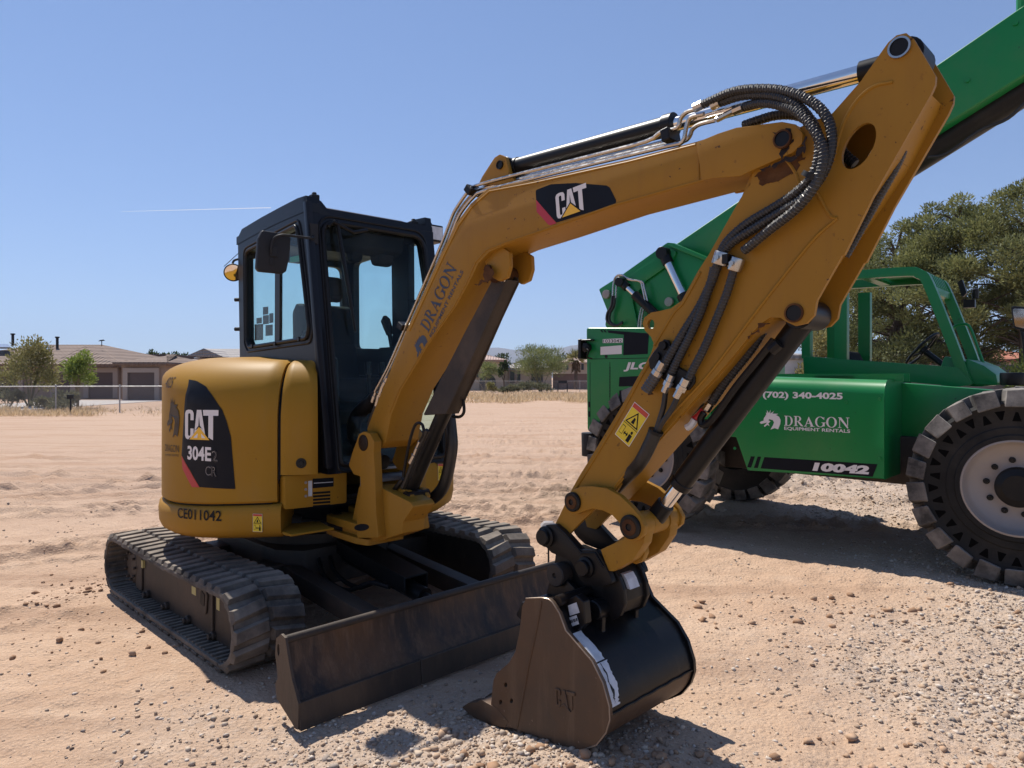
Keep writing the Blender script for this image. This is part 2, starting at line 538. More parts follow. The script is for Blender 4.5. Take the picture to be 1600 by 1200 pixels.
# ------------------------------------------------------------ lettering
def text2d(txt, bold=0.0, space=1.0):
    c = bpy.data.curves.new('lettering', 'FONT')
    c.body = txt; c.offset = bold; c.space_character = space; c.resolution_u = 3; c.size = 1.0
    o = bpy.data.objects.new('lettering', c)
    COL.objects.link(o)
    me = bpy.data.meshes.new_from_object(o)
    v = [(p.co.x, p.co.y) for p in me.vertices]
    f = [tuple(p.vertices) for p in me.polygons]
    bpy.data.objects.remove(o); bpy.data.curves.remove(c); bpy.data.meshes.remove(me)
    x0 = min(p[0] for p in v); x1 = max(p[0] for p in v); y0 = min(p[1] for p in v); y1 = max(p[1] for p in v)
    return [((x - x0) / (x1 - x0), (y - y0) / (y1 - y0)) for x, y in v], f


def put_text(mb, fm, txt, m=0, bold=0.0, space=1.0):
    """fm(u,v,lift) with u,v in 0..1 over the word"""
    v, f = text2d(txt, bold, space)
    n = len(mb.v)
    mb.v += [tuple(fm(u, w, 0.0)) for u, w in v]
    for q in f:
        mb.f.append(tuple(n + i for i in q)); mb.mi.append(m)


def arc(cx, cy, rx, ry, a0, a1, n=10):
    return [(cx + rx * math.cos(R(a0 + (a1 - a0) * i / n)), cy + ry * math.sin(R(a0 + (a1 - a0) * i / n))) for i in range(n + 1)]


def ring(cx, cy, rx, ry, tx, ty, a0=0, a1=360, n=20):
    o = arc(cx, cy, rx, ry, a0, a1, n); i = arc(cx, cy, rx - tx, ry - ty, a0, a1, n)
    return [[o[k], o[k + 1], i[k + 1], i[k]] for k in range(n)]


def rect(x0, y0, x1, y1):
    return [(x0, y0), (x1, y0), (x1, y1), (x0, y1)]


def serif_letters():
    G = {}
    s = 0.055
    G['D'] = (0.80, [rect(0.10, s, 0.27, 1 - s), rect(0, 0, 0.40, s), rect(0, 1 - s, 0.40, 1)] + ring(0.38, 0.5, 0.40, 0.5, 0.17, s, -90, 90, 14))
    G['R'] = (0.84, [rect(0.10, s, 0.27, 1 - s), rect(0, 0, 0.37, s), rect(0, 1 - s, 0.36, 1), rect(0.27, 0.46, 0.36, 0.46 + s)]
              + ring(0.36, 0.73, 0.30, 0.27, 0.16, s, -90, 90, 10) + [[(0.32, 0.45), (0.50, 0.45), (0.86, 0.0), (0.64, 0.0)]])
    G['A'] = (0.90, [[(0.10, 0.05), (0.17, 0.05), (0.46, 0.86), (0.42, 1.0)], [(0.42, 1.0), (0.82, 0.05), (0.60, 0.05), (0.36, 0.72)],
                     rect(0.0, 0, 0.27, s), rect(0.52, 0, 0.92, s), rect(0.24, 0.28, 0.52, 0.34)])
    G['G'] = (0.88, ring(0.44, 0.5, 0.44, 0.52, 0.17, s, 40, 330, 18) + [rect(0.66, 0.08, 0.83, 0.40), rect(0.56, 0.40, 0.92, 0.40 + s), [(0.73, 0.72), (0.79, 0.72), (0.79, 1.0), (0.74, 0.93)]])
    G['O'] = (0.92, ring(0.45, 0.5, 0.45, 0.52, 0.18, s, 0, 360, 24))
    G['N'] = (0.92, [rect(0.11, s, 0.17, 0.9), rect(0.0, 0, 0.28, s), [(0.0, 1.0), (0.26, 1.0), (0.84, 0.10), (0.84, -0.03), (0.76, -0.03), (0.07, 0.93)],
                     rect(0.76, 0.22, 0.83, 1 - s), rect(0.66, 1 - s, 0.94, 1)])
    return G


SERIF = serif_letters()


def put_polys(mb, fm, polys, m=0, lift=0.0, step=0.00025):
    for k, p in enumerate(polys):
        mb.poly([fm(u, v, lift + step * (k % 7)) for u, v in p], m)


def put_dragon_word(mb, fm, m=0):
    tot = sum(SERIF[c][0] + 0.07 for c in 'DRAGON') - 0.07
    x = 0
    for c in 'DRAGON':
        w, P = SERIF[c]
        put_polys(mb, lambda u, v, l, x=x: fm((x + u) / tot, v, l), P, m)
        x += w + 0.07


HEAD = [(0.0, 0.34), (0.09, 0.42), (0.19, 0.44), (0.21, 0.57), (0.27, 0.66), (0.33, 0.77), (0.30, 0.88), (0.37, 0.80), (0.35, 0.98), (0.45, 0.82),
        (0.53, 1.0), (0.51, 0.80), (0.70, 0.93), (0.61, 0.80), (0.90, 0.79), (0.78, 0.73), (0.93, 0.64), (1.0, 0.48), (0.98, 0.28), (0.88, 0.02), (0.72, 0.08),
        (0.52, 0.0), (0.65, 0.24), (0.69, 0.37), (0.63, 0.47), (0.48, 0.52), (0.42, 0.47), (0.53, 0.41), (0.42, 0.31), (0.48, 0.17), (0.38, 0.24),
        (0.25, 0.13), (0.21, 0.18), (0.36, 0.35), (0.08, 0.28)]


def put_dragon_head(mb, fm, m=0):
    tris = tessellate_polygon([[Vector((u, v, 0)) for u, v in HEAD]])
    for t in tris:
        mb.poly([fm(HEAD[i][0], HEAD[i][1], 0.0) for i in t], m)


C_L = [(0, .12), (.04, .03), (.12, 0), (.22, 0), (.30, .03), (.34, .12), (.34, .37), (.22, .37), (.22, .16), (.20, .12), (.15, .12), (.125, .16), (.125, .84),
       (.15, .88), (.20, .88), (.22, .84), (.22, .65), (.34, .65), (.34, .88), (.30, .97), (.22, 1), (.12, 1), (.04, .97), (0, .88)]
A_L = [(.345, .06), (.455, 1), (.61, 1), (.755, .06), (.62, .06), (.60, .22), (.49, .22), (.475, .06)]
T_L = [(.66, 1), (1.14, 1), (1.14, .81), (.985, .81), (.985, 0), (.84, .08), (.84, .81), (.68, .81)]


def put_cat(mb, fm, mw=0, mk=1, my=2):
    """fm takes u,v in letter heights"""
    for L in (C_L, A_L, T_L):
        for t in tessellate_polygon([[Vector((u, v, 0)) for u, v in L]]):
            mb.poly([fm(L[i][0], L[i][1], 0.0) for i in t], mw)
    mb.poly([fm(.505, .36, .0007), (fm(.535, .78, .0007)), fm(.57, .36, .0007)], mk)
    mb.poly([fm(.12, -.03, .0009), fm(.96, -.03, .0009), fm(.54, .50, .0009)], mk)
    mb.poly([fm(.20, 0, .0016), fm(.88, 0, .0016), fm(.54, .43, .0016)], my)


def affine(fr, off, bl, br, tl, lift=0.0015, axis='side'):
    """map 0..1 squares to a plate: photo points of bottom-left, bottom-right and top-left; lift goes towards -y"""
    a = fr.side(*bl, off); b = fr.side(*br, off); c = fr.side(*tl, off)

    def fm(u, v, l):
        return fr.w(a[0] + (b[0] - a[0]) * u + (c[0] - a[0]) * v, off - lift - l, a[1] + (b[1] - a[1]) * u + (c[1] - a[1]) * v)
    return fm


# ------------------------------------------------------------ noise for the ground
def vnoise(x, y, seed=0):
    xi = np.floor(x).astype(np.int64); yi = np.floor(y).astype(np.int64)
    xf = x - xi; yf = y - yi
    u = xf * xf * (3 - 2 * xf); v = yf * yf * (3 - 2 * yf)

    def h(a, b):
        n = (a * 374761393 + b * 668265263 + seed * 974634777) & 0xFFFFFFFF
        n = ((n ^ (n >> 13)) * 1274126177) & 0xFFFFFFFF
        return ((n ^ (n >> 16)) & 0xFFFF) / 65535.0
    return (h(xi, yi) * (1 - u) + h(xi + 1, yi) * u) * (1 - v) + (h(xi, yi + 1) * (1 - u) + h(xi + 1, yi + 1) * u) * v


def fbm(x, y, oct=4, seed=0):
    s = 0; a = 0.5; t = 0
    for i in range(oct):
        s = s + a * vnoise(x * 2 ** i + 17.3 * i, y * 2 ** i - 9.1 * i, seed + i); t += a; a *= 0.55
    return s / t


def sstep(a, b, x):
    t = np.clip((x - a) / (b - a), 0, 1)
    return t * t * (3 - 2 * t)


def height(x, y):
    x = np.asarray(x, float); y = np.asarray(y, float)
    r = np.hypot(x, y)
    near = 1 - sstep(12, 40, r)
    z = (fbm(x * 0.5, y * 0.5, 3, 3) - 0.5) * 0.07 * near * sstep(0.8, 3.0, np.hypot(x + 1.4, y - 4.4) - 0.3)
    z = z + (fbm(x * 2.2, y * 2.2, 3, 5) - 0.5) * 0.020 * near
    z = z + (fbm(x * 9, y * 9, 3, 8) - 0.5) * 0.028 * near
    z = z + (fbm(x * 26, y * 26, 2, 9) - 0.5) * 0.014 * near
    # heap under and beside the digging bucket
    z = z + 0.105 * np.exp(-(((x - 0.42) / 0.62) ** 2 + ((y - 2.5) / 0.50) ** 2))
    # tyre ruts: shallow wavy pairs with pushed-up rims
    for (x0, y0, dx, dy, am, wv) in ((-3.2, 7.9, 1, -0.10, 0.085, 0.3), (-3.2, 9.7, 1, -0.12, 0.08, 0.4), (-3.0, 11.8, 1, -0.03, 0.09, 0.5), (-2.0, 13.6, 1, .05, 0.09, 0.6), (1.2, 8.3, 1, .55, .07, .3), (-.5, 9.0, 1, .25, .08, .5), (-.4, 10.9, 1, .30, .08, .5), (-1.0, 12.6, 1, .42, .09, .7), (0, 16.5, 1, .2, .1, .7), (-3, 19, 1, .1, .1, .8), (-6, 10.6, 1, -.02, .09, .4), (0.6, 7.6, 1, 0.95, 0.05, 0.3),
                                     (1.0, 9.4, 1, 0.7, 0.05, 0.4), (0.2, 10.6, 1, 0.35, 0.05, 0.4), (-2.0, 15.5, 1, 0.06, 0.06, 0.6), (1.6, 3.3, 1, 1.6, 0.014, 0.1), (2.9, 4.1, 1, 1.1, 0.012, 0.1)):
        l = math.hypot(dx, dy)
        t = ((x - x0) * dx + (y - y0) * dy) / l
        e = (-(x - x0) * dy + (y - y0) * dx) / l + wv * np.sin(t * 0.55 + x0)
        tread = sstep(-0.25, 0.25, np.sin(t * 24 + 14 * np.abs(e))) * sstep(.25, .5, fbm(x * 2, y * 2, 2, 23))
        am = am * 0.6
        z = z - am * np.exp(-(e / 0.13) ** 4) * (0.45 + 0.55 * tread) * near + am * 2.2 * np.exp(-((np.abs(e) - 0.20) / 0.06) ** 2) * near * fbm(x * 11, y * 11, 3, 21) ** 2
    # churned soft soil behind the machine and around the telehandler
    ch = sstep(-4.5, -1.5, x) * (1 - sstep(5, 8, x)) * sstep(6.3, 8.5, y) * (1 - sstep(20, 30, y))
    z = z + ch * (0.045 * (fbm(x * 4.5, y * 4.5, 4, 55) - 0.5) - 0.05 * sstep(0.60, 0.66, fbm(x * 1.3 + y * .4, y * 2.6, 3, 51)) * fbm(x * 7, y * 7, 2, 52))
    # keep the tracks and wheels seated
    for fr, x0, x1, y0, y1, zs in ((UF, -1.05, 1.05, -1.03, -0.57, .006), (UF, -0.97, 1.13, 0.62, 1.10, .036)):
        u = (x - fr.o[0]) * fr.h[0] + (y - fr.o[1]) * fr.h[1]; v = (x - fr.o[0]) * fr.m[0] + (y - fr.o[1]) * fr.m[1]
        k = sstep(-0.22, 0.0, np.minimum(np.minimum(u - x0, x1 - u), np.minimum(v - y0, y1 - v)))
        z = z * (1 - k) + zs * k
    for wx in (0.0, 3.04):
        for wy in (0.2, 2.2):
            c = TF.w(wx, wy, 0)
            k = 1 - sstep(0.25, 0.7, np.hypot(x - c.x, y - c.y))
            z = z * (1 - k) + 0.004 * k
    return z


# ============================================================ GROUND
def axis_pts(lo, hi, f0, f1, st, g):
    a = list(np.arange(f0, f1 + 1e-6, st))
    s = st; x = a[-1]
    while x < hi:
        s *= g; x += s; a.append(x)
    s = st; x = a[0]; b = []
    while x > lo:
        s *= g; x -= s; b.append(x)
    return np.array(b[::-1] + a)


def gravel_mask(x, y):
    n = fbm(x * 0.8, y * 0.8, 3, 31)
    a = sstep(0.9, 2.6, x + 0.55 * (3.4 - y) + (n - 0.5) * 1.6) * (1 - sstep(5.5, 8.5, y))
    b = np.exp(-(((x + 0.25) / 0.9) ** 2 + ((y - 2.75) / 0.55) ** 2)) * 0.9
    c = np.exp(-(((x + 1.35) / 0.40) ** 2 + ((y - 3.05) / 0.35) ** 2)) * 0.42
    d = sstep(2.0, 4.0, x) * sstep(6.0, 8.0, y) * (1 - sstep(12, 18, y)) * 0.7
    return np.clip(np.maximum(np.maximum(a, b), np.maximum(c, d)) * (0.55 + 0.9 * n), 0, 1)


def build_ground():
    xs = axis_pts(-6000, 6000, -3.6, 5.2, 0.026, 1.045)
    ys = axis_pts(-400, 9000, 1.9, 9.0, 0.026, 1.020)
    X, Y = np.meshgrid(xs, ys)
    Z = height(X, Y)
    nx, ny = len(xs), len(ys)
    me = bpy.data.meshes.new('ground')
    co = np.stack([X, Y, Z], -1).reshape(-1, 3)
    i = np.arange(nx * ny).reshape(ny, nx)
    q = np.stack([i[:-1, :-1], i[:-1, 1:], i[1:, 1:], i[1:, :-1]], -1).reshape(-1, 4)
    me.vertices.add(len(co)); me.vertices.foreach_set('co', co.ravel())
    me.loops.add(q.size); me.loops.foreach_set('vertex_index', q.ravel().astype(np.int32))
    me.polygons.add(len(q)); me.polygons.foreach_set('loop_start', np.arange(0, q.size, 4, dtype=np.int32))
    me.polygons.foreach_set('use_smooth', np.ones(len(q), bool))
    me.update()
    at = me.attributes.new('gravel', 'FLOAT', 'POINT')
    at.data.foreach_set('value', gravel_mask(X, Y).ravel().astype(np.float32))
    m = bpy.data.materials.new('desert_dirt'); m.use_nodes = True
    nt = m.node_tree; N = nt.nodes; L = nt.links; b = N['Principled BSDF']
    b.inputs['Roughness'].default_value = 0.95; b.inputs['Specular IOR Level'].default_value = 0.15
    tc = N.new('ShaderNodeTexCoord')

    def noise(sc, det=6, rg=0.65):
        n = N.new('ShaderNodeTexNoise'); n.inputs['Scale'].default_value = sc; n.inputs['Detail'].default_value = det; n.inputs['Roughness'].default_value = rg
        L.new(tc.outputs['Object'], n.inputs['Vector']); return n.outputs[0]

    def rng(src, lo, hi, mx=1.0):
        r = N.new('ShaderNodeMapRange'); r.inputs[1].default_value = lo; r.inputs[2].default_value = hi; r.inputs[4].default_value = mx
        L.new(src, r.inputs[0]); return r.outputs[0]

    def mix(f, a, c):
        x = N.new('ShaderNodeMix'); x.data_type = 'RGBA'; L.new(f, x.inputs[0])
        if isinstance(a, tuple): x.inputs[6].default_value = (*a, 1)
        else: L.new(a, x.inputs[6])
        x.inputs[7].default_value = (*c, 1); return x.outputs[2]
    c = mix(rng(noise(0.7), 0.38, 0.62), (0.540, 0.374, 0.256), (0.471, 0.311, 0.207))
    c = mix(rng(noise(3.0), 0.50, 0.75, 0.7), c, (0.592, 0.434, 0.313))
    c = mix(rng(noise(0.23, 4), 0.50, 0.68, 0.6), c, (0.414, 0.261, 0.171))
    # the open field is a slightly darker, pinker soil than the dusty pad in front
    sxyz = N.new('ShaderNodeSeparateXYZ'); L.new(tc.outputs['Object'], sxyz.inputs[0])
    ny = N.new('ShaderNodeMath'); ny.operation = 'MULTIPLY_ADD'; ny.inputs[1].default_value = 6.0; L.new(noise(0.35, 3), ny.inputs[0]); L.new(sxyz.outputs[1], ny.inputs[2])
    c = mix(rng(ny.outputs[0], 7.5, 12.5, 0.75), c, (0.415, 0.290, 0.215))
    mpg = N.new('ShaderNodeMapping'); mpg.inputs['Scale'].default_value = (0.22, 1.7, 1.0); mpg.inputs['Rotation'].default_value = (0, 0, 0.10); L.new(tc.outputs['Object'], mpg.inputs[0])
    ns = N.new('ShaderNodeTexNoise'); ns.inputs['Scale'].default_value = 1.1; ns.inputs['Detail'].default_value = 7; ns.inputs['Roughness'].default_value = 0.7; L.new(mpg.outputs[0], ns.inputs['Vector'])
    c = mix(rng(ns.outputs[0], 0.49, 0.62, 0.85), c, (0.370, 0.235, 0.155))
    c = mix(rng(noise(22, 4), 0.56, 0.72, 0.55), c, (0.342, 0.225, 0.151))
    g = N.new('ShaderNodeAttribute'); g.attribute_name = 'gravel'
    gm = N.new('ShaderNodeMath'); gm.operation = 'MULTIPLY'; L.new(g.outputs['Fac'], gm.inputs[0]); gm.inputs[1].default_value = 0.8
    c = mix(gm.outputs[0], c, (0.477, 0.384, 0.303))
    v = N.new('ShaderNodeTexVoronoi'); v.inputs['Scale'].default_value = 42; L.new(tc.outputs['Object'], v.inputs['Vector'])
    sp = N.new('ShaderNodeMath'); sp.operation = 'MULTIPLY'; L.new(rng(v.outputs['Color'], 0.55, 1.0, 0.7), sp.inputs[0]); L.new(g.outputs['Fac'], sp.inputs[1])
    c = mix(sp.outputs[0], c, (0.570, 0.490, 0.431))
    c = mix(rng(noise(95, 3, 0.7), 0.54, 0.66, 0.5), c, (0.335, 0.230, 0.160))
    c = mix(rng(noise(150, 2, 0.6), 0.60, 0.70, 0.6), c, (0.62, 0.50, 0.39))
    L.new(c, b.inputs['Base Color'])
    bp = N.new('ShaderNodeBump'); bp.inputs['Strength'].default_value = 0.7; bp.inputs['Distance'].default_value = 0.022
    ad = N.new('ShaderNodeMath'); ad.operation = 'ADD'; a2 = N.new('ShaderNodeMath'); a2.operation = 'MULTIPLY_ADD'; a2.inputs[1].default_value = 0.45; L.new(noise(130, 4, 0.7), a2.inputs[0]); L.new(noise(34, 8, 0.72), a2.inputs[2]); L.new(a2.outputs[0], ad.inputs[0])
    L.new(rng(v.outputs['Distance'], 0.0, 0.6, -0.45), ad.inputs[1])
    L.new(ad.outputs[0], bp.inputs['Height']); L.new(bp.outputs[0], b.inputs['Normal'])
    me.materials.append(m)
    o = bpy.data.objects.new('ground', me); COL.objects.link(o)
    tag(o, 'dry tan desert dirt lot with tyre ruts and gravel', None, None, 'structure')
    return o


build_ground()


def np_mesh(name, co, faces, mats, mi=None, smooth=False):
    me = bpy.data.meshes.new(name)
    k = faces.shape[1]
    me.vertices.add(len(co)); me.vertices.foreach_set('co', np.ascontiguousarray(co, np.float32).ravel())
    me.loops.add(faces.size); me.loops.foreach_set('vertex_index', np.ascontiguousarray(faces, np.int32).ravel())
    me.polygons.add(len(faces)); me.polygons.foreach_set('loop_start', np.arange(0, faces.size, k, dtype=np.int32))
    if mi is not None: me.polygons.foreach_set('material_index', np.ascontiguousarray(mi, np.int32))
    if smooth: me.polygons.foreach_set('use_smooth', np.ones(len(faces), bool))
    me.update()
    for m in mats: me.materials.append(m)
    o = bpy.data.objects.new(name, me); COL.objects.link(o)
    WM[o.name] = Matrix.Identity(4)
    return o


def ico():
    bm = bmesh.new(); bmesh.ops.create_icosphere(bm, subdivisions=1, radius=1.0)
    v = np.array([p.co[:] for p in bm.verts]); f = np.array([[p.index for p in q.verts] for q in bm.faces]); bm.free()
    return v, f


def stones(name, P, S, mats, nm, label, sink=0.35):
    v, f = ico()
    n = len(P)
    jit = 1 + RNG.normal(0, 0.27, (n, len(v), 1))
    a = RNG.uniform(0, 2 * np.pi, n); ca, sa = np.cos(a), np.sin(a)
    sc = np.stack([RNG.uniform(0.75, 1.35, n), RNG.uniform(0.65, 1.1, n), RNG.uniform(0.45, 0.9, n)], -1) * S[:, None]
    q = v[None] * jit * sc[:, None, :]
    x = q[..., 0] * ca[:, None] - q[..., 1] * sa[:, None]; y = q[..., 0] * sa[:, None] + q[..., 1] * ca[:, None]
    z = q[..., 2] + (sc[:, 2] * (1 - sink * 2))[:, None]
    co = np.stack([x + P[:, 0:1], y + P[:, 1:2], z + P[:, 2:3]], -1).reshape(-1, 3)
    F = (f[None] + (np.arange(n) * len(v))[:, None, None]).reshape(-1, 3)
    mi = np.repeat(RNG.integers(0, nm, n), len(f))
    o = np_mesh(name, co, F, mats, mi)
    return tag(o, label, None, None, 'stuff')


def stone_mats(base):
    return [mat('stone', c, 0.9, col2=tuple(t * 0.7 for t in c), nscale=30, rvar=0.05, spec=0.2) for c in base]


def scatter_gravel():
    n = 300000
    d = 1.9 + RNG.random(n) ** 1.6 * 9.0
    x = (RNG.random(n) * 2 - 1) * (d * 0.80 + 0.3)
    gmk = gravel_mask(x, d)
    clump = sstep(0.5, 0.72, fbm(x * 3.2, d * 3.2, 3, 77))
    keep = RNG.random(n) < (gmk * 0.70 + (0.04 + 0.07 * clump) * (0.55 + 0.45 * sstep(-1.6, 0.2, x)))
    x, d, gmk = x[keep], d[keep], gmk[keep]
    z = height(x, d)
    S = 0.0024 + RNG.random(len(x)) ** 7 * 0.015 + gmk * RNG.random(len(x)) ** 3 * 0.005
    S = S * (1 + 0.05 * (d - 2)) * (0.62 + 0.30 * gmk)
    stones('gravel', np.stack([x, d, z], -1), S,
           stone_mats([(0.52, 0.41, 0.31), (0.46, 0.36, 0.275), (0.37, 0.30, 0.245), (0.58, 0.49, 0.41), (0.47, 0.33, 0.225), (0.34, 0.245, 0.175)]), 6,
           'grey and tan gravel scattered over the dirt')
    # clods of reddish earth pushed up beside the tracks, bucket and ruts
    P = []
    for cx, cy, sx, sy, k in ((-2.95, 4.95, .20, .22, 150), (-2.3, 4.15, .35, .25, 80), (0.55, 2.42, .40, .18, 260), (0.05, 2.50, .35, .12, 120), (1.5, 2.55, .35, .22, 130), (-0.2, 2.40, .5, .1, 60),
                              (-1.1, 6.6, .4, .3, 40), (1.9, 4.55, .6, .2, 70), (2.7, 4.6, .4, .2, 40), (1.0, 4.3, .5, .3, 40)):
        P.append(np.stack([RNG.normal(cx, sx, k), RNG.normal(cy, sy, k)], -1))
    P = np.concatenate(P)
    bad = np.zeros(len(P), bool)
    u = (P[:, 0] - UF.o[0]) * UF.h[0] + (P[:, 1] - UF.o[1]) * UF.h[1]; v = (P[:, 0] - UF.o[0]) * UF.m[0] + (P[:, 1] - UF.o[1]) * UF.m[1]
    bad |= (np.abs(u) < 1.12) & (np.abs(v) < 1.0)
    P = P[~bad]
    z = height(P[:, 0], P[:, 1])
    stones('earth_clods_rubble', np.concatenate([P, z[:, None]], 1), 0.005 + RNG.random(len(P)) ** 4 * 0.024,
           stone_mats([(0.38, 0.23, 0.14), (0.32, 0.19, 0.115), (0.44, 0.29, 0.19)]), 3, 'reddish earth clods pushed up around the machine', 0.3)


scatter_gravel()

# ============================================================ EXCAVATOR
C0 = UF.w(0, 0, 0)
EX = root('excavator', 'yellow and black compact tracked excavator with blade and digging bucket in the foreground', 'excavator', (C0.x, C0.y, 0), 45)


# ---- tracks
def track_path(xr, xf, r, zc, n=14):
    p = []
    for i in range(n + 1):
        a = R(-90 + 180 * i / n); p.append((xf + r * math.cos(a), zc + r * math.sin(a)))
    L = xf - xr
    for i in range(1, 20): p.append((xf - L * i / 20, zc + r - 0.012 * math.sin(math.pi * i / 20)))
    for i in range(n + 1):
        a = R(90 + 180 * i / n); p.append((xr + r * math.cos(a), zc + r * math.sin(a)))
    for i in range(1, 20): p.append((xr + L * i / 20, zc - r))
    return p


def build_track(y0, y1, outer, TR):
    rr, zc, xr, xf = 0.196, 0.222, -0.855, 0.872
    P = track_path(xr, xf, rr, zc)
    Q = resample([Vector((a, 0, b)) for a, b in P + [P[0]]], 0.0275)[:-1]
    n = len(Q)
    nr = []
    for i in range(n):
        t = (Q[(i + 1) % n] - Q[i - 1]).normalized(); nr.append(Vector((t.z, 0, -t.x)))
    mb = MB()
    ins = 0.030
    ys = [(y0 + 0.004, -0.004), (y0 + .0, -0.012), (y0, -ins), (y1, -ins), (y1, -0.012), (y1 - .004, -0.004)]
    rows = [[TR.w(Q[i % n].x + nr[i % n].x * o, y, Q[i % n].z + nr[i % n].z * o) for y, o in ys + [ys[0]]] for i in range(n + 1)]
    mb.grid(rows)
    # chevron lugs in two staggered rows on the outside, drive ribs inside
    Lp = sum((Q[(i + 1) % n] - Q[i]).length for i in range(n))
    step = Lp / n

    def at(s):
        s = (s / step) % n; i = int(s); f = s - i
        p = Q[i].lerp(Q[(i + 1) % n], f); m = nr[i].lerp(nr[(i + 1) % n], f).normalized()
        return p, m

    def lug(s, ya, yb, skew, b0, b1, h):
        base, top = [], []
        for (y, sk) in ((ya, 0), (ya * .45 + yb * .55, skew * .3), (yb, skew)):
            pass
        k = [(ya, -b0, 0), (ya, b0, 0), (yb, b0 + skew, 0), (yb, -b0 + skew, 0)]
        tk = [(ya + (yb - ya) * .05, -b1, h * .92), (ya + (yb - ya) * .05, b1, h * .92), (ya + (yb - ya) * .93, b1 + skew, h), (ya + (yb - ya) * .93, -b1 + skew, h)]
        for (y, ds, o), dst in [(q, base) for q in k] + [(q, top) for q in tk]:
            p, m = at(s + ds)
            dst.append(TR.w(p.x + m.x * (o - (0.003 if o == 0 else 0)), y, p.z + m.z * (o - (0.003 if o == 0 else 0))))
        mb.prism(base, top)
    pitch = Lp / round(Lp / 0.105)
    mid = (y0 + y1) / 2
    w = y1 - y0
    for i in range(round(Lp / pitch)):
        s = i * pitch
        lug(s, y0 - .002, y0 + w * .50, 0.028, 0.038, 0.024, 0.023)
        lug(s + pitch * .5, y1 + .002, y1 - w * .50, 0.028, 0.038, 0.024, 0.023)
    mb.jitter(.0016, 3)
    o = mb.build('rubber_track', M['rubber'], EX, bevel=0.0025, seg=1, smooth=22)
    ib = MB()
    k = round(Lp / 0.0525)
    for i in range(k):
        s = i * Lp / k
        for ya, yb in ((y0 + .015, y0 + w * .40), (y1 - .015, y1 - w * .40)):
            b, t = [], []
            for ds, oo, dst in ((-.013, -ins + .002, b), (.013, -ins + .002, b), (.009, -ins - .010, t), (-.009, -ins - .010, t)):
                p, m = at(s + ds)
                dst.append((p, m, oo))
            q = b + t
            A = [TR.w(p.x + m.x * oo, ya, p.z + m.z * oo) for p, m, oo in q]; B = [TR.w(p.x + m.x * oo, yb, p.z + m.z * oo) for p, m, oo in q]
            ib.prism(A, B)
    ib.build('drive_ribs', M['rubber'], o, smooth=0)
    # side frame
    yo = y0 + 0.115 if outer < 0 else y1 - 0.115
    yi = y0 + 0.30 if outer < 0 else y1 - 0.30
    fb = MB()
    out = fillet([(-.66, .045), (-.62, .385), (.55, .385), (.78, .365), (.90, .30), (.98, .19), (.93, .055), (.80, .048)], [.03, .04, .02, .05, .05, .05, .05, .02])
    fb.plate(TR.ymap(), out, yo, yi)
    fr = fb.build('track_frame', M['dirtysteel'], EX, bevel=0.008)
    db = MB()
    s = 1 if outer < 0 else -1
    db.lathe(TR.w(-.80, yo + s * .22, .215), TR.w(0, -s, 0) - TR.w(0, 0, 0), [(0, .0), (0, .17), (.10, .17), (.12, .155), (.16, .135), (.215, .125), (.235, .10), (.235, .0)], 28)
    for i in range(9):
        a = R(40 * i)
        c = TR.w(-.80 + .09 * math.cos(a), yo - s * .012, .215 + .09 * math.sin(a))
        db.cyl(c, c + (TR.w(0, -s, 0) - TR.w(0, 0, 0)) * .02, .010, 8)
    db.build('drive_sprocket', M['dirtysteel'], EX, bevel=0.003, seg=1)
    hb = MB()
    hb.plate(TR.ymap(), fillet([(-.72, .08), (-.60, .08), (-.60, .37), (-.72, .30)], .02), yo - s * .012, yo)
    for x in (-.49, -.15, .20, .56):
        c = TR.w(x, yo + s * .01, .085)
        hb.lathe(c, TR.w(0, -s, 0) - TR.w(0, 0, 0), [(0, .026), (.03, .026), (.032, .018), (.05, .018), (.05, 0)], 12)
    # access opening and hooks
    hb.plate(TR.ymap(), fillet([(.34, .19), (.46, .17), (.48, .30), (.36, .345)], .03), yo - s * .010, yo)
    hb.box(TR.ymap(), .545, .56, .07, .33, yo - s * .014, yo)
    hb.build('frame_boss', M['dirtysteel'], fr, bevel=0.003, seg=1)
    kb = MB()
    kb.plate(TR.ymap(), fillet([(.385, .225), (.44, .215), (.45, .285), (.395, .305)], .015), yo - s * .013, yo - s * .010)
    kb.plate(TR.ymap(), fillet([(.325, .235), (.345, .23), (.345, .29), (.325, .295)], .006), yo - s * .0025, yo)
    kb.build('frame_opening', M['vinylblack'], fr, smooth=0)
    lb = MB()
    for a, b, c, d in ((-.60, .24, -.57, .29), (.235, .245, .295, .29), (.585, .235, .625, .31)):
        lb.plate(TR.ymap(), rect(a, b, c, d), yo - s * .002 - (.013 if a == -.6 else 0) * s, yo)
    lb.build('warning_label', M['labelpale'], fr, smooth=0)


build_track(-0.99, -0.61, -1, UF)
UF2 = Frame(*UF.w(.08, 0, 0)[:2], 45)
UF2.dz = .030
build_track(0.67, 1.06, 1, UF2)

# ---- undercarriage frame and swing bearing
mb = MB()
mb.plate(UF.zmap(), fillet([(-.55, -.42), (.35, -.42), (.50, -.30), (.50, .30), (.35, .42), (-.55, .42)], .05), .20, .44)
for s in (-1, 1):
    for x in (-.42, .30):
        mb.box(UF.zmap(), x - .11, x + .11, s * .38, s * .72, .17, .36)
mb.build('undercarriage_frame', M['dirtysteel'], EX, bevel=0.012)
mb = MB()
mb.lathe(HF.w(0, 0, .40), (0, 0, 1), [(0, 0), (0, .40), (.10, .40), (.10, .36), (.24, .36), (.24, 0)], 40)
mb.build('swing_bearing', M['dirtysteel'], EX)

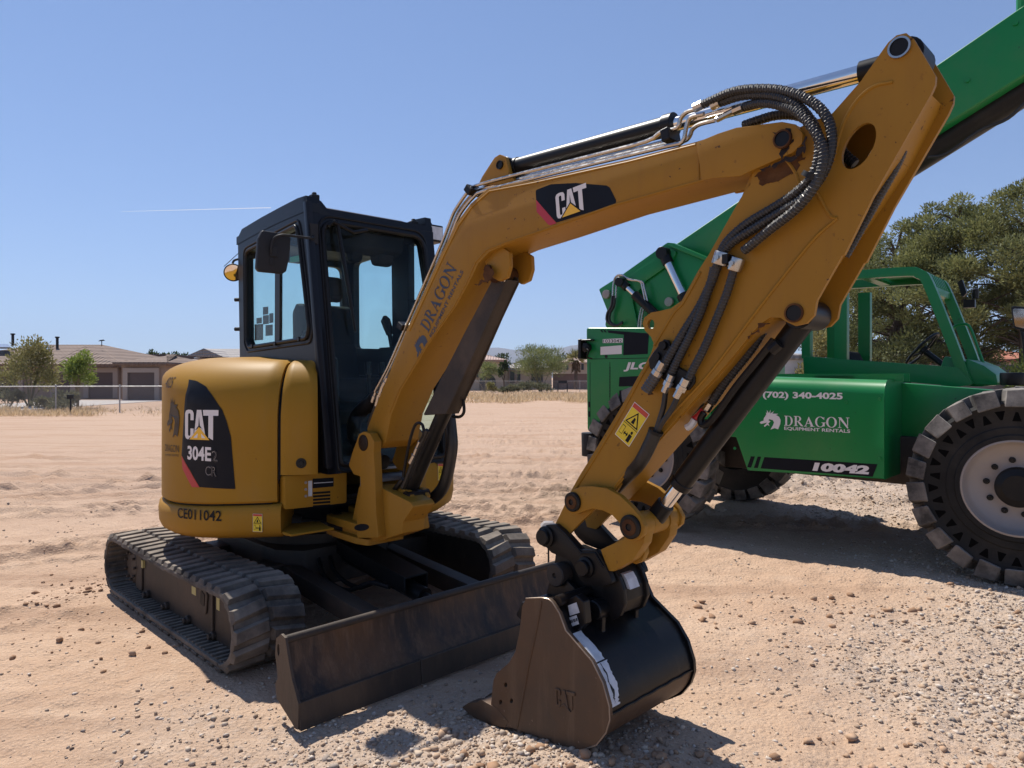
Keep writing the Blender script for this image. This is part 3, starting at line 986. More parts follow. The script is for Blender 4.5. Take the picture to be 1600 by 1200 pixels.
# ---- dozer blade
be = UF.sides([(447, 1000), (452, 1060), (454, 1100), (465, 1150)], -.99)
xt, zt = be[0]; xb, zb = 1.722, 0.012
mb = MB()
lin = lambda z: xb - .012 + (xt - xb + .012) * (z - .10) / (zt - .10)
prof = [(lin(zt + (.10 - zt) * i / 12) - .028 * math.sin(math.pi * i / 12) ** .8, zt + (.10 - zt) * i / 12) for i in range(13)]
prof[-1] = (xb - .016, .10)
th = [(x - .022, z) for x, z in prof]
mb.prism([UF.w(x, -.985, z) for x, z in prof + th[::-1]], [UF.w(x, .985, z) for x, z in prof + th[::-1]])
BL = mb.build('dozer_blade', M['blade'], EX, bevel=0.003, seg=1)
mb = MB()
mb.tube([UF.w(xt - .014, -.985, zt - .004), UF.w(xt - .014, .985, zt - .004)], .019, 14)
mb.build('top_rail', M['dirtysteel'], BL)
mb = MB()
cut = [(xb - .028, .128), (xb - .008, .128), (xb + .004, zb), (xb - .014, zb)]
for a, b in ((-.99, -.352), (-.348, .348), (.352, .99)):
    mb.prism([UF.w(x, a, z) for x, z in cut], [UF.w(x, b, z) for x, z in cut])
for y in (-.86, -.80, -.50, -.42, -.1, .05, .5, .6, .85):
    c = UF.w(xb - .008, y, .07)
    mb.cyl(c, c + (UF.w(1, 0, .12) - UF.w(0, 0, 0)) * .006, .014, 12)
mb.build('cutting_edge', M['bladeedge'], BL, bevel=0.0025, seg=1)
for s in (-1, 1):
    mb = MB()
    ep = [(xt + .006, zt + .012), (xt - .03, zt + .02), (xt - .075, zt - .01), (xt - .085, zt - .08), (xt - .060, zt - .18), (xt - .085, .15), (xt - .07, .09), (xb - .025, .016), (xb - .004, .02), (xb + .000, .13), (lin(.22) + .004, .22), (lin(zt - .10) + .004, zt - .10)]
    hole = arc(xt - .055, zt - .055, .011, .026, 0, 360, 12)[:-1]
    mb.plate(UF.ymap(), [ep, hole], s * .986, s * .998)
    mb.build('end_plate', M['bladeedge'], BL, smooth=0)
for s in (-1, 1):
    mb = MB()
    a0, a1 = UF.w(.42, s * .36, .30), UF.w(xt - .06, s * .36, .20)
    for a, b, w, hh in ((a0, a1, .05, .055),):
        y = UF.w(0, 1, 0) - UF.w(0, 0, 0)
        sec = lambda p: [p + y * w + Vector((0, 0, hh)), p - y * w + Vector((0, 0, hh)), p - y * w - Vector((0, 0, hh)), p + y * w - Vector((0, 0, hh))]
        mb.prism(sec(a), sec(b))
    mb.build('blade_arm', M['dirtysteel'], EX, bevel=0.008)
mb = MB()
mb.cyl(UF.w(.48, 0, .36), UF.w(1.30, 0, .27), .048, 18)
mb.cyl(UF.w(1.30, 0, .27), UF.w(xt - .05, 0, .23), .024, 14)
mb.build('blade_cylinder', M['black'], EX)
mb = MB()
y = UF.w(0, 1, 0) - UF.w(0, 0, 0)
sec = lambda p, w: [p + y * w, p - y * w, p - y * w - Vector((0, 0, .09)), p - y * (w - .012) - Vector((0, 0, .09)), p - y * (w - .012) - Vector((0, 0, .012)), p + y * (w - .012) - Vector((0, 0, .012)), p + y * (w - .012) - Vector((0, 0, .09)), p + y * w - Vector((0, 0, .09))]
mb.prism(sec(UF.w(.50, 0, .475), .085), sec(UF.w(1.22, 0, .375), .085))
mb.build('cylinder_guard', M['black'], EX, bevel=0.003, seg=1)
for yy in (-.18, -.10):
    mb = MB()
    mb.tube(spline([UF.w(.42, yy, .42), UF.w(.62, yy - .06, .30), UF.w(.80, yy - .02, .24), UF.w(.95, yy + .05, .30), UF.w(1.1, yy + .08, .30)], 6), .013, 8)
    mb.build('hydraulic_hose', M['hose'], EX)


# ---- house: counterweight skirt, engine hood, front panel
def hpol(r, deg, z):
    return HF.w(r * math.cos(R(deg)), r * math.sin(R(deg)), z)


def drop(deg):                       # the rear ballast hangs a little lower
    return -.050 * float(sstep(30, 100, abs(deg + 0.0)))


mb = MB()
sec = [(.00, .62), (.90, .605), (.945, .635), (.958, .665), (.962, .74), (.955, .775), (.935, .792), (.0, .80)]
angs = [-37 - i * (216.0) / 60 for i in range(61)]
rows = [[hpol(r, a, z + drop(a)) for r, z in sec] for a in angs]
mb.grid(rows)
mb.poly(rows[0]); mb.poly(rows[-1])
CW = mb.build('counterweight', M['yellow'], EX, smooth=50)
mb = MB()                            # left front corner of the house
sec = [(.00, .63), (.90, .625), (.95, .66), (.962, .72), (.962, .93), (.945, .955), (.0, .96)]
rows = [[hpol(r, a, z) for r, z in sec] for a in [18 + i * 88 / 24 for i in range(25)]]
mb.grid(rows); mb.poly(rows[0]); mb.poly(rows[-1])
mb.build('side_cover', M['yellow'], EX, smooth=50)


def hood_prof(a):
    """section of the hood at polar angle a: list of (radius, z) from skirt to crown"""
    t = float(sstep(-40, -118, a)) if False else float(sstep(0, 1, (-a - 25) / 95.0))
    z1 = 1.225 * (1 - t) + 1.500 * t
    ztop = 1.600 + .035 * t - .05 * float(sstep(0.0, 1.0, (-a - 150) / 60.0))
    dr = .27 + .14 * t
    pr = [(.930, .803 + drop(a)), (.944, .815 + drop(a)), (.944, 1.0), (.942, z1)]
    for i in range(1, 11):
        q = R(90 * i / 10)
        pr.append((.942 - dr * (1 - math.cos(q)), z1 + (ztop - z1) * math.sin(q)))
    s_, c_ = math.sin(R(a)), math.cos(R(a))
    rc = min([9] + ([.325 / -s_] if s_ < -.05 else []) + ([.49 / -c_] if c_ < -.05 else []) + ([.57 / s_] if s_ > .05 else []))
    pr = [p for p in pr if p[0] > rc] or pr[:4]
    return (pr + [(min(rc, pr[-1][0] - .002), ztop + .008)] * 16)[:16] + [(max(min(rc, pr[-1][0]) - .02, .05), .86)]


def hood_pt(a, z, lift=0.0):
    pr = hood_prof(a)
    for (r0, z0), (r1, z1) in zip(pr, pr[1:]):
        if z0 <= z <= z1:
            f = (z - z0) / max(z1 - z0, 1e-6)
            return hpol(r0 + (r1 - r0) * f + lift, a, z)
    return hpol(pr[0][0] + lift, a, z)


def hood_strip(a0, a1, n, name, inset=0.0, zlo=None):
    mb = MB()
    rows = []
    A = [a0 + (a1 - a0) * i / n for i in range(n + 1)]
    for i, a in enumerate(A):
        e = 0.012 if i in (0, n) else 0
        pr = hood_prof(a)
        if zlo is not None: pr = [(r, max(z, zlo)) for r, z in pr]
        rows.append([hpol(max(r - e - inset, 0), a, z - e * (k > 4)) for k, (r, z) in enumerate(pr)])
    mb.grid(rows)
    mb.poly([hpol(0, A[0], pr[0][1])] + rows[0]); mb.poly([hpol(0, A[-1], pr[0][1])] + rows[-1])
    return mb.build(name, M['yellow'], EX, smooth=40)


HD = hood_strip(-38.6, -252, 72, 'engine_hood')
hood_strip(-25.0, -37.4, 8, 'fuel_tank_cover', zlo=.955)
mb = MB()                            # dark seam filler under hood and cover
rows = []
for a in [-26 - i * 226 / 60 for i in range(61)]:
    rows.append([hpol(max(r - .03, 0), a, max(z - .03, .965 if a > -41 else 0)) for r, z in hood_prof(a)])
mb.grid(rows); mb.build('hood_seal', M['vinylblack'], EX)
# bolt on the tank cover
mb = MB()
c = hpol(.944, -30.5, 1.02)
mb.lathe(c - (hpol(1, -30.5, 0) - hpol(0, -30.5, 0)) * .004, hpol(1, -30.5, 0) - hpol(0, -30.5, 0), [(0, .03), (.008, .028), (.008, .016), (.018, .014), (.018, 0)], 16)
mb.build('cover_bolt', M['black'], EX)

# side decal on the hood: black panel with red stripe, letters, model number
hd = lambda px, py: None


def hood_px(px, py):
    """photo point -> (angle, z) on the hood wall"""
    r = (px - CXP) / FPX
    best = None
    for i in range(400):
        a = -25 - i * .3
        p = hpol(.944, a, 0)
        e = abs(p.x - r * p.y)
        n = hpol(1, a, 0) - hpol(0, a, 0)
        if n.dot(Vector((p.x, p.y, 0))) < 0 and (best is None or e < best[0]):
            best = (e, a, p.y)
    return best[1], EYE - (py - CYP) * best[2] / FPX


def hood_grid(left, right, m, lift, mb, n=14, k=10):
    """band between two photo polylines, laid on the hood"""
    L = resample([Vector((p[0], p[1], 0)) for p in left], 1e9) if False else None

    def rs(pl):
        P = [Vector((*hood_px(*p), 0)) for p in pl]
        tot = [0]
        for a, b in zip(P, P[1:]): tot.append(tot[-1] + (b - a).length)
        out = []
        for i in range(n + 1):
            t = tot[-1] * i / n; j = 0
            while j < len(P) - 2 and tot[j + 1] < t: j += 1
            out.append(P[j].lerp(P[j + 1], (t - tot[j]) / max(tot[j + 1] - tot[j], 1e-9)))
        return out
    A, B = rs(left), rs(right)
    mb.grid([[hood_pt(*(A[i].lerp(B[i], j / k))[:2], lift) for j in range(k + 1)] for i in range(n + 1)], m)


mb = MB()
hood_grid([(285.5, 593), (284.5, 650), (284, 711), (298, 735), (312, 761)], [(286, 593), (298, 595), (315, 603.5), (331, 619), (347, 641), (357, 665), (363.5, 692), (366, 725), (367.5, 764)], 1, .0025, mb)
hood_grid([(284, 711.5), (283.8, 722), (285, 730), (301, 761)], [(284.3, 711.5), (291, 724), (298, 736.5), (312, 761.5)], 2, .0031, mb, 8, 4)
HDEC = mb.build('hood_decal', [M['white'], M['vinylblack'], M['vinylred'], M['vinylyellow']], HD, smooth=60, recalc=False)


def hood_affine(bl, br, tl, lift):
    a, b, c = Vector((*hood_px(*bl), 0)), Vector((*hood_px(*br), 0)), Vector((*hood_px(*tl), 0))
    return lambda u, v, l: hood_pt(a.x + (b.x - a.x) * u + (c.x - a.x) * v, a.y + (b.y - a.y) * u + (c.y - a.y) * v, lift + l)


mb = MB()
f1 = hood_affine((290, 686), (342, 688), (290, 640), .0045)
put_cat(mb, lambda u, v, l: f1(u / 1.14, v, l), 0, 1, 3)
put_text(mb, hood_affine((294, 718), (331, 721), (294, 696), .0045), '304E', 0, 0.03)
mb.build('hood_lettering', [M['white'], M['vinylblack'], M['vinylred'], M['vinylyellow']], HDEC, smooth=0, recalc=False)
mb = MB()
put_text(mb, hood_affine((332, 721), (340.5, 721.5), (332, 703), .0045), '2', 0, 0.008)
put_text(mb, hood_affine((321.5, 743.5), (340, 745), (321.5, 727), .0045), 'CR', 0, 0.008)
put_text(mb, hood_affine((332, 721), (340.5, 721.5), (332, 703), .0058), '2', 1, -0.018)
put_text(mb, hood_affine((321.5, 743.5), (340, 745), (321.5, 727), .0058), 'CR', 1, -0.018)
mb.build('model_lettering', [M['grey'], M['vinylblack']], HDEC, smooth=0, recalc=False)
mb = MB()                            # rental emblem round the back edge of the hood
f2 = hood_affine((261.5, 684), (280.5, 684), (261.5, 620), .003)
put_dragon_head(mb, lambda u, v, l: f2(1 - u * .96, v, l) if False else f2(u, v, l), 0)
put_text(mb, hood_affine((258.5, 705), (280, 707), (258.5, 694), .003), 'DRAGON', 0, 0.0)
put_text(mb, hood_affine((258.5, 713), (280, 714), (258.5, 709), .003), 'EQUIPMENT RENTALS', 0, 0.0)
put_text(mb, hood_affine((258.2, 606), (267, 606), (258.2, 589), .003), '4025', 0, 0.0)
mb.build('rental_decal', M['vinylbrown'], HD, smooth=0, recalc=False)


def skirt_affine(bl, br, tl, lift):
    a, b, c = Vector((*hood_px(*bl), 0)), Vector((*hood_px(*br), 0)), Vector((*hood_px(*tl), 0))
    return lambda u, v, l: hpol(.9615 + lift + l, a.x + (b.x - a.x) * u + (c.x - a.x) * v, a.y + (b.y - a.y) * u + (c.y - a.y) * v)


mb = MB()
put_text(mb, skirt_affine((283, 808), (350, 813.5), (283, 792), .003), 'CE011042', 0, 0.012)
mb.build('fleet_number', M['vinylblack'], CW, smooth=0, recalc=False)


def warn_label(mb, fm, m=(0, 1, 2, 3)):
    """warning sticker: white edge, yellow body, red header, black triangle, person and arrow"""
    W, Y, RD, K = m
    mb.poly([fm(*p, 0) for p in rect(-.03, -.015, 1.03, 1.015)], W)
    mb.poly([fm(*p, .0006) for p in rect(0, 0, 1, .875)], Y)
    mb.poly([fm(*p, .0006) for p in rect(0, .88, 1, 1)], RD)
    mb.poly([fm(*p, .0012) for p in [(.06, .47), (.94, .47), (.5, .86)]], K)
    mb.poly([fm(*p, .0018) for p in [(.17, .505), (.83, .505), (.5, .795)]], Y)
    mb.poly([fm(*p, .0024) for p in [(.40, .53), (.60, .53), (.56, .68), (.46, .70)]], K)
    mb.poly([fm(*p, .0012) for p in rect(0, .425, 1, .44)], K)
    mb.poly([fm(*p, .0012) for p in rect(.66, .05, .86, .26)], K)
    mb.poly([fm(*p, .0012) for p in arc(.76, .32, .07, .045, 0, 360, 10)[:-1]], K)
    mb.poly([fm(*p, .0012) for p in [(.34, .20), (.42, .27), (.42, .22), (.54, .22), (.54, .27), (.62, .20), (.54, .13), (.54, .18), (.42, .18), (.42, .13)]], K)
    mb.poly([fm(*p, .0012) for p in rect(.08, .12, .30, .36)], K)
    mb.poly([fm(*p, .0018) for p in rect(.10, .135, .28, .345)], Y)


LM = [M['white'], M['labelyellow'], M['labelred'], M['vinylblack']]
mb = MB()
warn_label(mb, skirt_affine((397.5, 829), (411, 829.5), (397.5, 802), .003))
mb.build('warning_label', LM, CW, smooth=0, recalc=False)
# front panel beside the swing bracket: louvres and plates
mb = MB()
mb.plate(HF.xmap(), fillet([(-.555, .762), (-.17, .755), (-.17, .945), (-.555, .952)], .015), .70, .77)
FPN = mb.build('front_panel', M['yellow'], EX, bevel=0.006)
mb = MB()
mb.box(HF.xmap(), -.562, -.30, .628, .640, .60, .86)
mb.plate(HF.zmap(), [(.55, -.56), (.80, -.56), (.84, -.30), (.55, -.25)], .622, .634)
mb.build('bottom_plate', M['yellow'], EX, bevel=0.003, seg=1)
mb = MB()
for i in range(5):
    p = HF.fronts([(489, 769 + i * 5.2), (516, 767 + i * 5.2), (516, 770.2 + i * 5.2), (489, 772.2 + i * 5.2)], .77)
    mb.plate(HF.xmap(), p, .766, .7715)
p = HF.fronts([(488.5, 748), (521, 746), (521, 760), (488.5, 763)], .77); mb.plate(HF.xmap(), p, .766, .7720)
mb.build('louvre_slots', M['vinylblack'], FPN, smooth=0)
mb = MB()
p = HF.fronts([(481.5, 751.5), (487.5, 751), (487.5, 775), (481.5, 775.5)], .77); mb.plate(HF.xmap(), p, .766, .7720)
p = HF.fronts([(490, 754.5), (520, 752.5), (520, 753.5), (490, 755.5)], .77); mb.plate(HF.xmap(), p, .766, .7730)
mb.build('serial_plate', M['whitelabel'], FPN, smooth=0)
mb = MB()
for (px, py) in ((477.5, 754), (477.5, 764.5), (477.5, 775)):
    q = HF.front(px, py, .77); c = HF.w(.765, q[0], q[1]); mb.cyl(c, HF.w(.776, q[0], q[1]), .008, 10)
mb.build('panel_bolt', M['grey'], FPN)
# platform under the cab
mb = MB()
mb.plate(HF.zmap(), fillet([(-.7, -.60), (.48, -.60), (.50, -.52), (.50, .60), (.45, .72), (-.7, .72)], .1), .60, .78)
mb.plate(HF.zmap(), fillet([(.40, -.50), (.74, -.50), (.74, .60), (.40, .60)], .05), .765, .80)
mb.build('house_platform', M['black'], EX, bevel=0.01)
mb = MB()                            # swing cylinder in its recess
a, b = HF.w(.42, -.55, .66), BF.w(-.40, -.10, .60)
mb.cyl(a, a.lerp(b, .55), .045, 16); mb.cyl(a.lerp(b, .55), b, .026, 14)
mb.build('swing_cylinder', M['dirtysteel'], EX)
# warning label on the left front corner
mb = MB()


def cover_px(px, py):
    r = (px - CXP) / FPX; best = None
    for i in range(300):
        a = 18 + i * .3; p = hpol(.962, a, 0); e = abs(p.x - r * p.y)
        if best is None or e < best[0]: best = (e, a, p.y)
    return best[1], EYE - (py - CYP) * best[2] / FPX


def cover_aff(bl, br, tl):
    a, b, c = Vector((*cover_px(*bl), 0)), Vector((*cover_px(*br), 0)), Vector((*cover_px(*tl), 0))
    return lambda u, v, l: hpol(.9645 + l, a.x + (b.x - a.x) * u + (c.x - a.x) * v, a.y + (b.y - a.y) * u + (c.y - a.y) * v)


warn_label(mb, cover_aff((684, 750), (692, 750), (684, 725)))
mb.build('warning_label', LM, EX, smooth=0, recalc=False)

# ---- cab
YR, YL = -.33, .585                   # right and left walls


def ridge(z):                        # front face leans back towards the roof
    return .839 - (z - .97) * .167


cabv = []
outR = [(-.50, 1.0), (-.475, 1.60), (-.515, 2.50), (-.44, 2.55), (-.1, 2.575), (.2, 2.59), (.45, 2.60), (ridge(2.60) - .005, 2.595), (ridge(1.8), 1.8), (ridge(1.0), 1.0), (ridge(.945), .945), (-.50, .945)]
winR = fillet([(-.36, 2.38), (.44, 2.435), (.475, 2.35), (.61, 1.80), (.585, 1.735), (-.30, 1.71), (-.345, 1.76)], [.06, .05, .05, .05, .05, .05, .05], 4)
mb = MB()
mb.plate(HF.ymap(), [outR, winR], YR, YR + .05)
doorL = fillet([(-.41, 2.40), (.46, 2.435), (.62, 1.80), (.70, 1.05), (.42, 1.02), (.30, 1.70), (-.40, 1.73)], .05)
mb.plate(HF.ymap(), [outR, doorL], YL - .05, YL)
CAB = None
# rear wall with window
fx = lambda y, z, o: HF.w(-.50 + o, y, z)
mb.plate(fx, [[(YR + .05, .945), (YL - .05, .945), (YL - .05, 2.53), (YR + .05, 2.53)], fillet([(YR + .065, 1.70), (YL - .12, 1.70), (YL - .12, 2.36), (YR + .065, 2.36)], .06)], 0, .04)
# front wall, leaning, with the windshield opening
ff = lambda y, z, o: HF.w(ridge(z) + o, y, z)
wso = fillet([(YR + .085, .99), (YL - .085, .99), (YL - .085, 2.45), (YR + .085, 2.45)], [.04, .04, .10, .10], 6)
mb.plate(ff, [[(YR + .0, .945), (YL, .945), (YL, 2.535), (-.20, 2.535), (-.235, 2.575), (-.27, 2.588), (YR, 2.588)], wso], 0.0, -.05)
CAB = mb.build('cab_shell', M['cabblack'], EX, smooth=30)
# raised trims round the openings, and posts
mb = MB()
mb.plate(HF.ymap(), [HF.side(622, 385, YL), HF.side(648, 382, YL), HF.side(649, 545, YL), HF.side(624, 545, YL)], YL - .06, YL - .002)
mb.plate(HF.ymap(), [HF.side(645, 470, YL), HF.side(672, 468, YL), HF.side(690, 548, YL), HF.side(645, 548, YL)], YL - .055, YL - .004)
mb.build('door_post', M['cabblack'], CAB, bevel=0.006)
mb = MB()


def trim(loop, fm, o, r, mb):
    mb.tube([fm(u, v, o) for u, v in loop], r, 8, closed=True)


trim(wso, ff, .004, .016, mb)
trim(winR, HF.ymap(), YR - .003, .013, mb)
grow = lambda loop, k, c: [(c[0] + (u - c[0]) * k, c[1] + (v - c[1]) * k) for u, v in loop]
trim(grow(winR, 1.085, (.10, 2.07)), HF.ymap(), YR - .001, .008, mb)
trim(grow(wso, 1.05, (.145, 1.72)), ff, .002, .008, mb)
mb.build('window_seal', M['black'], CAB)
mb = MB()
mb.prism([HF.w(ridge(z) + o[0], YR + o[1], z) for z, o in ((.98, (-.03, -.012)), (.98, (.012, -.012)), (.98, (.012, .03)))], [HF.w(ridge(2.56) + o[0], YR + o[1], 2.56) for o in ((-.03, -.012), (.012, -.012), (.012, .03))])
mb.build('corner_post', M['cabblack'], CAB, bevel=0.008)
# roof: domed panel with a raised front brow over the right corner
mb = MB()
nu, nv = 14, 12
rows = []
for i in range(nu + 1):
    u = i / nu
    x = -.53 + u * 1.115
    row = []
    for j in range(nv + 1):
        v = j / nv
        y = YR - .004 + v * (YL - YR + .008)
        e = min(u, 1 - u, v * .9, (1 - v) * .9)
        z = 2.505 + .05 * u + .062 * float(sstep(0, .12, e)) + .012 * math.sin(math.pi * u)
        if u > .7: z -= .058 * float(sstep(.07, .17, v)) * float(sstep(.7, .97, u))
        row.append(HF.w(x, y, z))
    rows.append(row)
mb.grid(rows)
ed = [r[0] for r in rows] + rows[-1][1:] + [r[-1] for r in rows[::-1]][1:] + rows[0][::-1][1:-1]
mb.grid([[p, p - Vector((0, 0, .055))] for p in ed + [ed[0]]])
mb.build('cab_roof', M['cabblack'], EX, smooth=45)
mb = MB()
for (x, y, zz) in ((.53, YR + .07, 2.63), (.50, YL - .10, 2.585), (.52, YL - .0, 2.585)):
    mb.box(HF.zmap(), x - .025, x + .025, y - .025, y + .025, zz - .06, zz - .014); mb.box(HF.zmap(), x - .012, x + .012, y - .012, y + .012, zz - .016, zz + .002)
mb.build('roof_lug', M['black'], EX, bevel=0.004, seg=1)
# work lamp at the left front corner of the roof
mb = MB()
mb.box(HF.xmap(), YL - .01, YL + .11, 2.44, 2.56, .44, .56)
wl = mb.build('work_lamp', M['black'], EX, bevel=0.012)
mb = MB(); mb.box(HF.xmap(), YL + .005, YL + .10, 2.455, 2.545, .56, .564); mb.build('lamp_lens', M['whitelabel'], wl)
# glazing
mb = MB(); mb.plate(ff, wso, -.022, -.016); mb.build('windshield', M['glass'], CAB, smooth=0)
mb = MB(); mb.plate(HF.ymap(), winR, YR + .022, YR + .027); mb.build('side_window', M['glass'], CAB, smooth=0)
mb = MB(); mb.plate(HF.ymap(), doorL, YL - .027, YL - .022); mb.build('side_window', M['glass'], CAB, smooth=0)
mb = MB(); mb.plate(fx, fillet([(YR + .065, 1.70), (YL - .12, 1.70), (YL - .12, 2.36), (YR + .065, 2.36)], .06), .015, .020); mb.build('rear_window', M['glass'], CAB, smooth=0)
mb = MB()
mb.plate(HF.ymap(), [HF.side(426, 426, YR), HF.side(434, 423, YR), HF.side(433.5, 533, YR), HF.side(425.5, 534, YR)], YR + .014, YR + .034)
mb.plate(HF.ymap(), [HF.side(388, 541, YR), HF.side(480, 527, YR), HF.side(480, 532, YR), HF.side(388, 546, YR)], YR + .010, YR + .034)
mb.build('window_divider', M['black'], CAB, bevel=0.003, seg=1)
# interior
mb = MB()
mb.plate(HF.ymap(), fillet([(-.30, 1.32), (.16, 1.34), (.20, 1.42), (.14, 1.50), (-.16, 1.48), (-.24, 1.75), (-.27, 2.02), (-.33, 2.05), (-.40, 1.98), (-.38, 1.5)], .05), .02, .46)
mb.plate(HF.ymap(), fillet([(-.29, 2.06), (-.24, 2.10), (-.25, 2.24), (-.30, 2.26), (-.34, 2.2), (-.33, 2.08)], .03), .12, .36)
mb.build('seat', M['seat'], EX, bevel=0.03)
mb = MB()
mb.plate(HF.ymap(), [(-.35, .95), (.30, .95), (.34, 1.28), (.22, 1.34), (-.35, 1.34)], -.20, .56)
mb.box(HF.ymap(), -.30, .28, 1.34, 1.52, -.24, -.06); mb.box(HF.ymap(), -.30, .25, 1.34, 1.52, .46, .56)
mb.plate(HF.ymap(), [(.30, .96), (.62, .96), (.60, 1.10), (.34, 1.2)], -.24, .56)
mb.plate(HF.ymap(), [(.40, 1.0), (.62, 1.0), (.58, 1.62), (.46, 1.66)], -.27, -.12)
mb.build('console', M['darkgrey'], EX, bevel=0.02)
for (x, y, l) in ((.22, -.15, 0), (.30, .40, .12)):
    mb = MB()
    mb.tube([HF.w(x + .09, y, 1.42 + l), HF.w(x + .06, y, 1.60 + l), HF.w(x + .03, y, 1.69 + l)], .016, 10)
    mb.tube([HF.w(x + .03, y, 1.68 + l), HF.w(x + .01, y, 1.73 + l), HF.w(x - .02, y, 1.78 + l), HF.w(x - .03, y, 1.81 + l)], [.022, .032, .034, .014], 12)
    mb.box(HF.zmap(), x - .02, x + .16, y - .05, y + .05, 1.42, 1.60 + l * .9)
    mb.build('control_lever', M['black'], EX)
mb = MB()
for y in (.10, .20):
    mb.tube([HF.w(.58, y, .98), HF.w(.60, y, 1.20), HF.w(.56, y, 1.52)], .012, 8)
    mb.tube([HF.w(.56, y, 1.52), HF.w(.55, y, 1.60)], .022, 10)
mb.build('travel_lever', M['black'], EX)
mb = MB()
mb.plate(HF.ymap(), fillet([(.10, 2.50), (.53, 2.50), (.50, 2.34), (.40, 2.31), (.15, 2.40)], .04), -.14, .40)
mb.plate(HF.ymap(), fillet([(.30, 2.40), (.46, 2.40), (.45, 2.26), (.36, 2.25)], .05), .24, .36)
mb.plate(HF.ymap(), fillet([(.30, 2.40), (.44, 2.40), (.42, 2.27), (.36, 2.26)], .05), .06, .14)
mb.build('headliner', M['seat'], EX, bevel=0.03)
mb = MB()
mb.box(fx, YR + .05, YL - .05, 2.40, 2.52, .05, .45); mb.build('roof_liner', M['darkgrey'], EX)
# wiper on the windshield
mb = MB()
w0 = [(527, 345), (531, 400), (537, 470), (541, 520)]
P = [ff(*HF.front(px, py, .62), .03) for px, py in w0]
mb.tube(P, [.010, .014, .012, .006], 8)
mb.tube([ff(-.21, 2.42, .02), ff(-.18, 2.45, .03), ff(-.05, 2.40, .035), ff(.05, 2.43, .03)], .012, 8)
mb.build('wiper', M['black'], EX)
# sticker on the rear glass
mb = MB(); mb.box(fx, .17, .33, 2.12, 2.30, .021, .022); mb.build('instruction_sheet', M['glassclear'], CAB)
mb = MB(); mb.plate(HF.ymap(), [HF.side(446, 401, YR), HF.side(470, 396, YR), HF.side(471, 407, YR), HF.side(446, 409, YR)], YR + .029, YR + .031); mb.build('exit_sticker', M['green'], CAB)
# stickers seen in the lower rear of the side window
mb = MB()
for a, b, c, d in ((411, 480, 419, 492), (401, 497, 409, 506), (411, 493, 420, 507), (421, 490, 427, 505), (398, 507, 411, 532), (415, 508, 426, 525)):
    mb.plate(HF.ymap(), HF.sides([(a, b), (c, b - 1), (c, d - 1), (a, d)], YR + .03), YR + .029, YR + .031)
mb.build('notice_sticker', M['vinylbrown'], CAB, smooth=0)
# mirrors
mb = MB()
mo = fillet(HF.fronts([(409, 360), (449, 366.5), (454, 371), (452, 400), (447, 424), (441, 428), (404, 424.5), (400, 419), (403, 372)], .60), .015)
mb.plate(HF.xmap(), mo, .575, .610)
MR = mb.build('side_mirror', M['darkgrey'], EX, bevel=0.01)
mb = MB()
arm = [HF.w(ridge(2.35), YR + .02, 2.35)] + [HF.w(x_, *HF.front(px, py, x_)) for px, py, x_ in ((488, 372, .66), (460, 369, .66), (440, 367.5, .65), (428, 373, .635), (424, 386, .628), (424, 396, .622))]
mb.tube(spline(arm, 8), .008, 8)
b0, b1 = HF.front(421, 384, .61), HF.front(433, 402, .61)
mb.box(HF.xmap(), b0[0], b1[0], b1[1], b0[1], .610, .622)
b0, b1 = HF.front(421, 402, .61), HF.front(427, 415, .61)
mb.box(HF.xmap(), b0[0], b1[0], b1[1], b0[1], .610, .614)
mb.box(HF.xmap(), YR - .0, YR + .05, 2.30, 2.42, ridge(2.36), ridge(2.36) + .02)
mb.build('mirror_arm', M['darkgrey'], MR, bevel=0.002, seg=1)
mb = MB()
mc = HF.w(-.56, YR - .015, 2.255)
ax = Vector((.42, -1.0, -.55))
mb.lathe(mc, ax, [(-.03, 0), (-.03, .05), (0, .066), (.006, .066), (.006, .059)], 28)
RMR = mb.build('round_mirror', M['black'], EX)
mb = MB(); mb.lathe(mc, ax, [(.004, .060), (.009, .035), (.011, 0)], 28); mb.build('mirror_glass', M['mirrorsilver'], RMR)
mb = MB(); mb.tube(spline([mc, HF.w(-.55, YR - .02, 2.33), HF.w(-.51, YR + .01, 2.35)], 5), .008, 8); mb.build('mirror_bracket', M['black'], RMR)
mb = MB(); mb.tube([HF.w(-.50, YR + .05, 2.44), HF.w(-.62, YR - .06, 2.30)], .0025, 5); mb.build('antenna', M['black'], EX)
mb = MB()
for py in (468, 514):
    x, z = HF.side(372, py, YR); c = HF.w(-.50, YR + .02, z); mb.cyl(c, HF.w(-.54, YR - .01, z), .014, 10)
mb.build('window_latch', M['black'], CAB)
mb = MB()
for (px, py) in ((433, 537), (470, 530), (397, 541)):
    x, z = HF.side(px, py, YR); mb.cyl(HF.w(x, YR - .02, z), HF.w(x, YR, z), .014, 10)
mb.build('window_knob', M['black'], CAB)


# ---- swing bracket
def bw(x, y, z): return BF.w(x, y, z)


YB = .110                            # half width of the boom
mb = MB()
ear = BF.sides([(563, 678), (571, 674), (580, 677), (587, 690), (586, 706), (588, 743), (590, 805), (594, 840), (560, 840), (560, 800), (566, 768), (565, 744), (555, 741), (547, 727), (553, 706), (559, 690)], -.165)
mb.plate(BF.ymap(), fillet(ear, .012), -.175, -.125)
mb.plate(BF.ymap(), fillet(ear, .012), .125, .175)
BRK = None
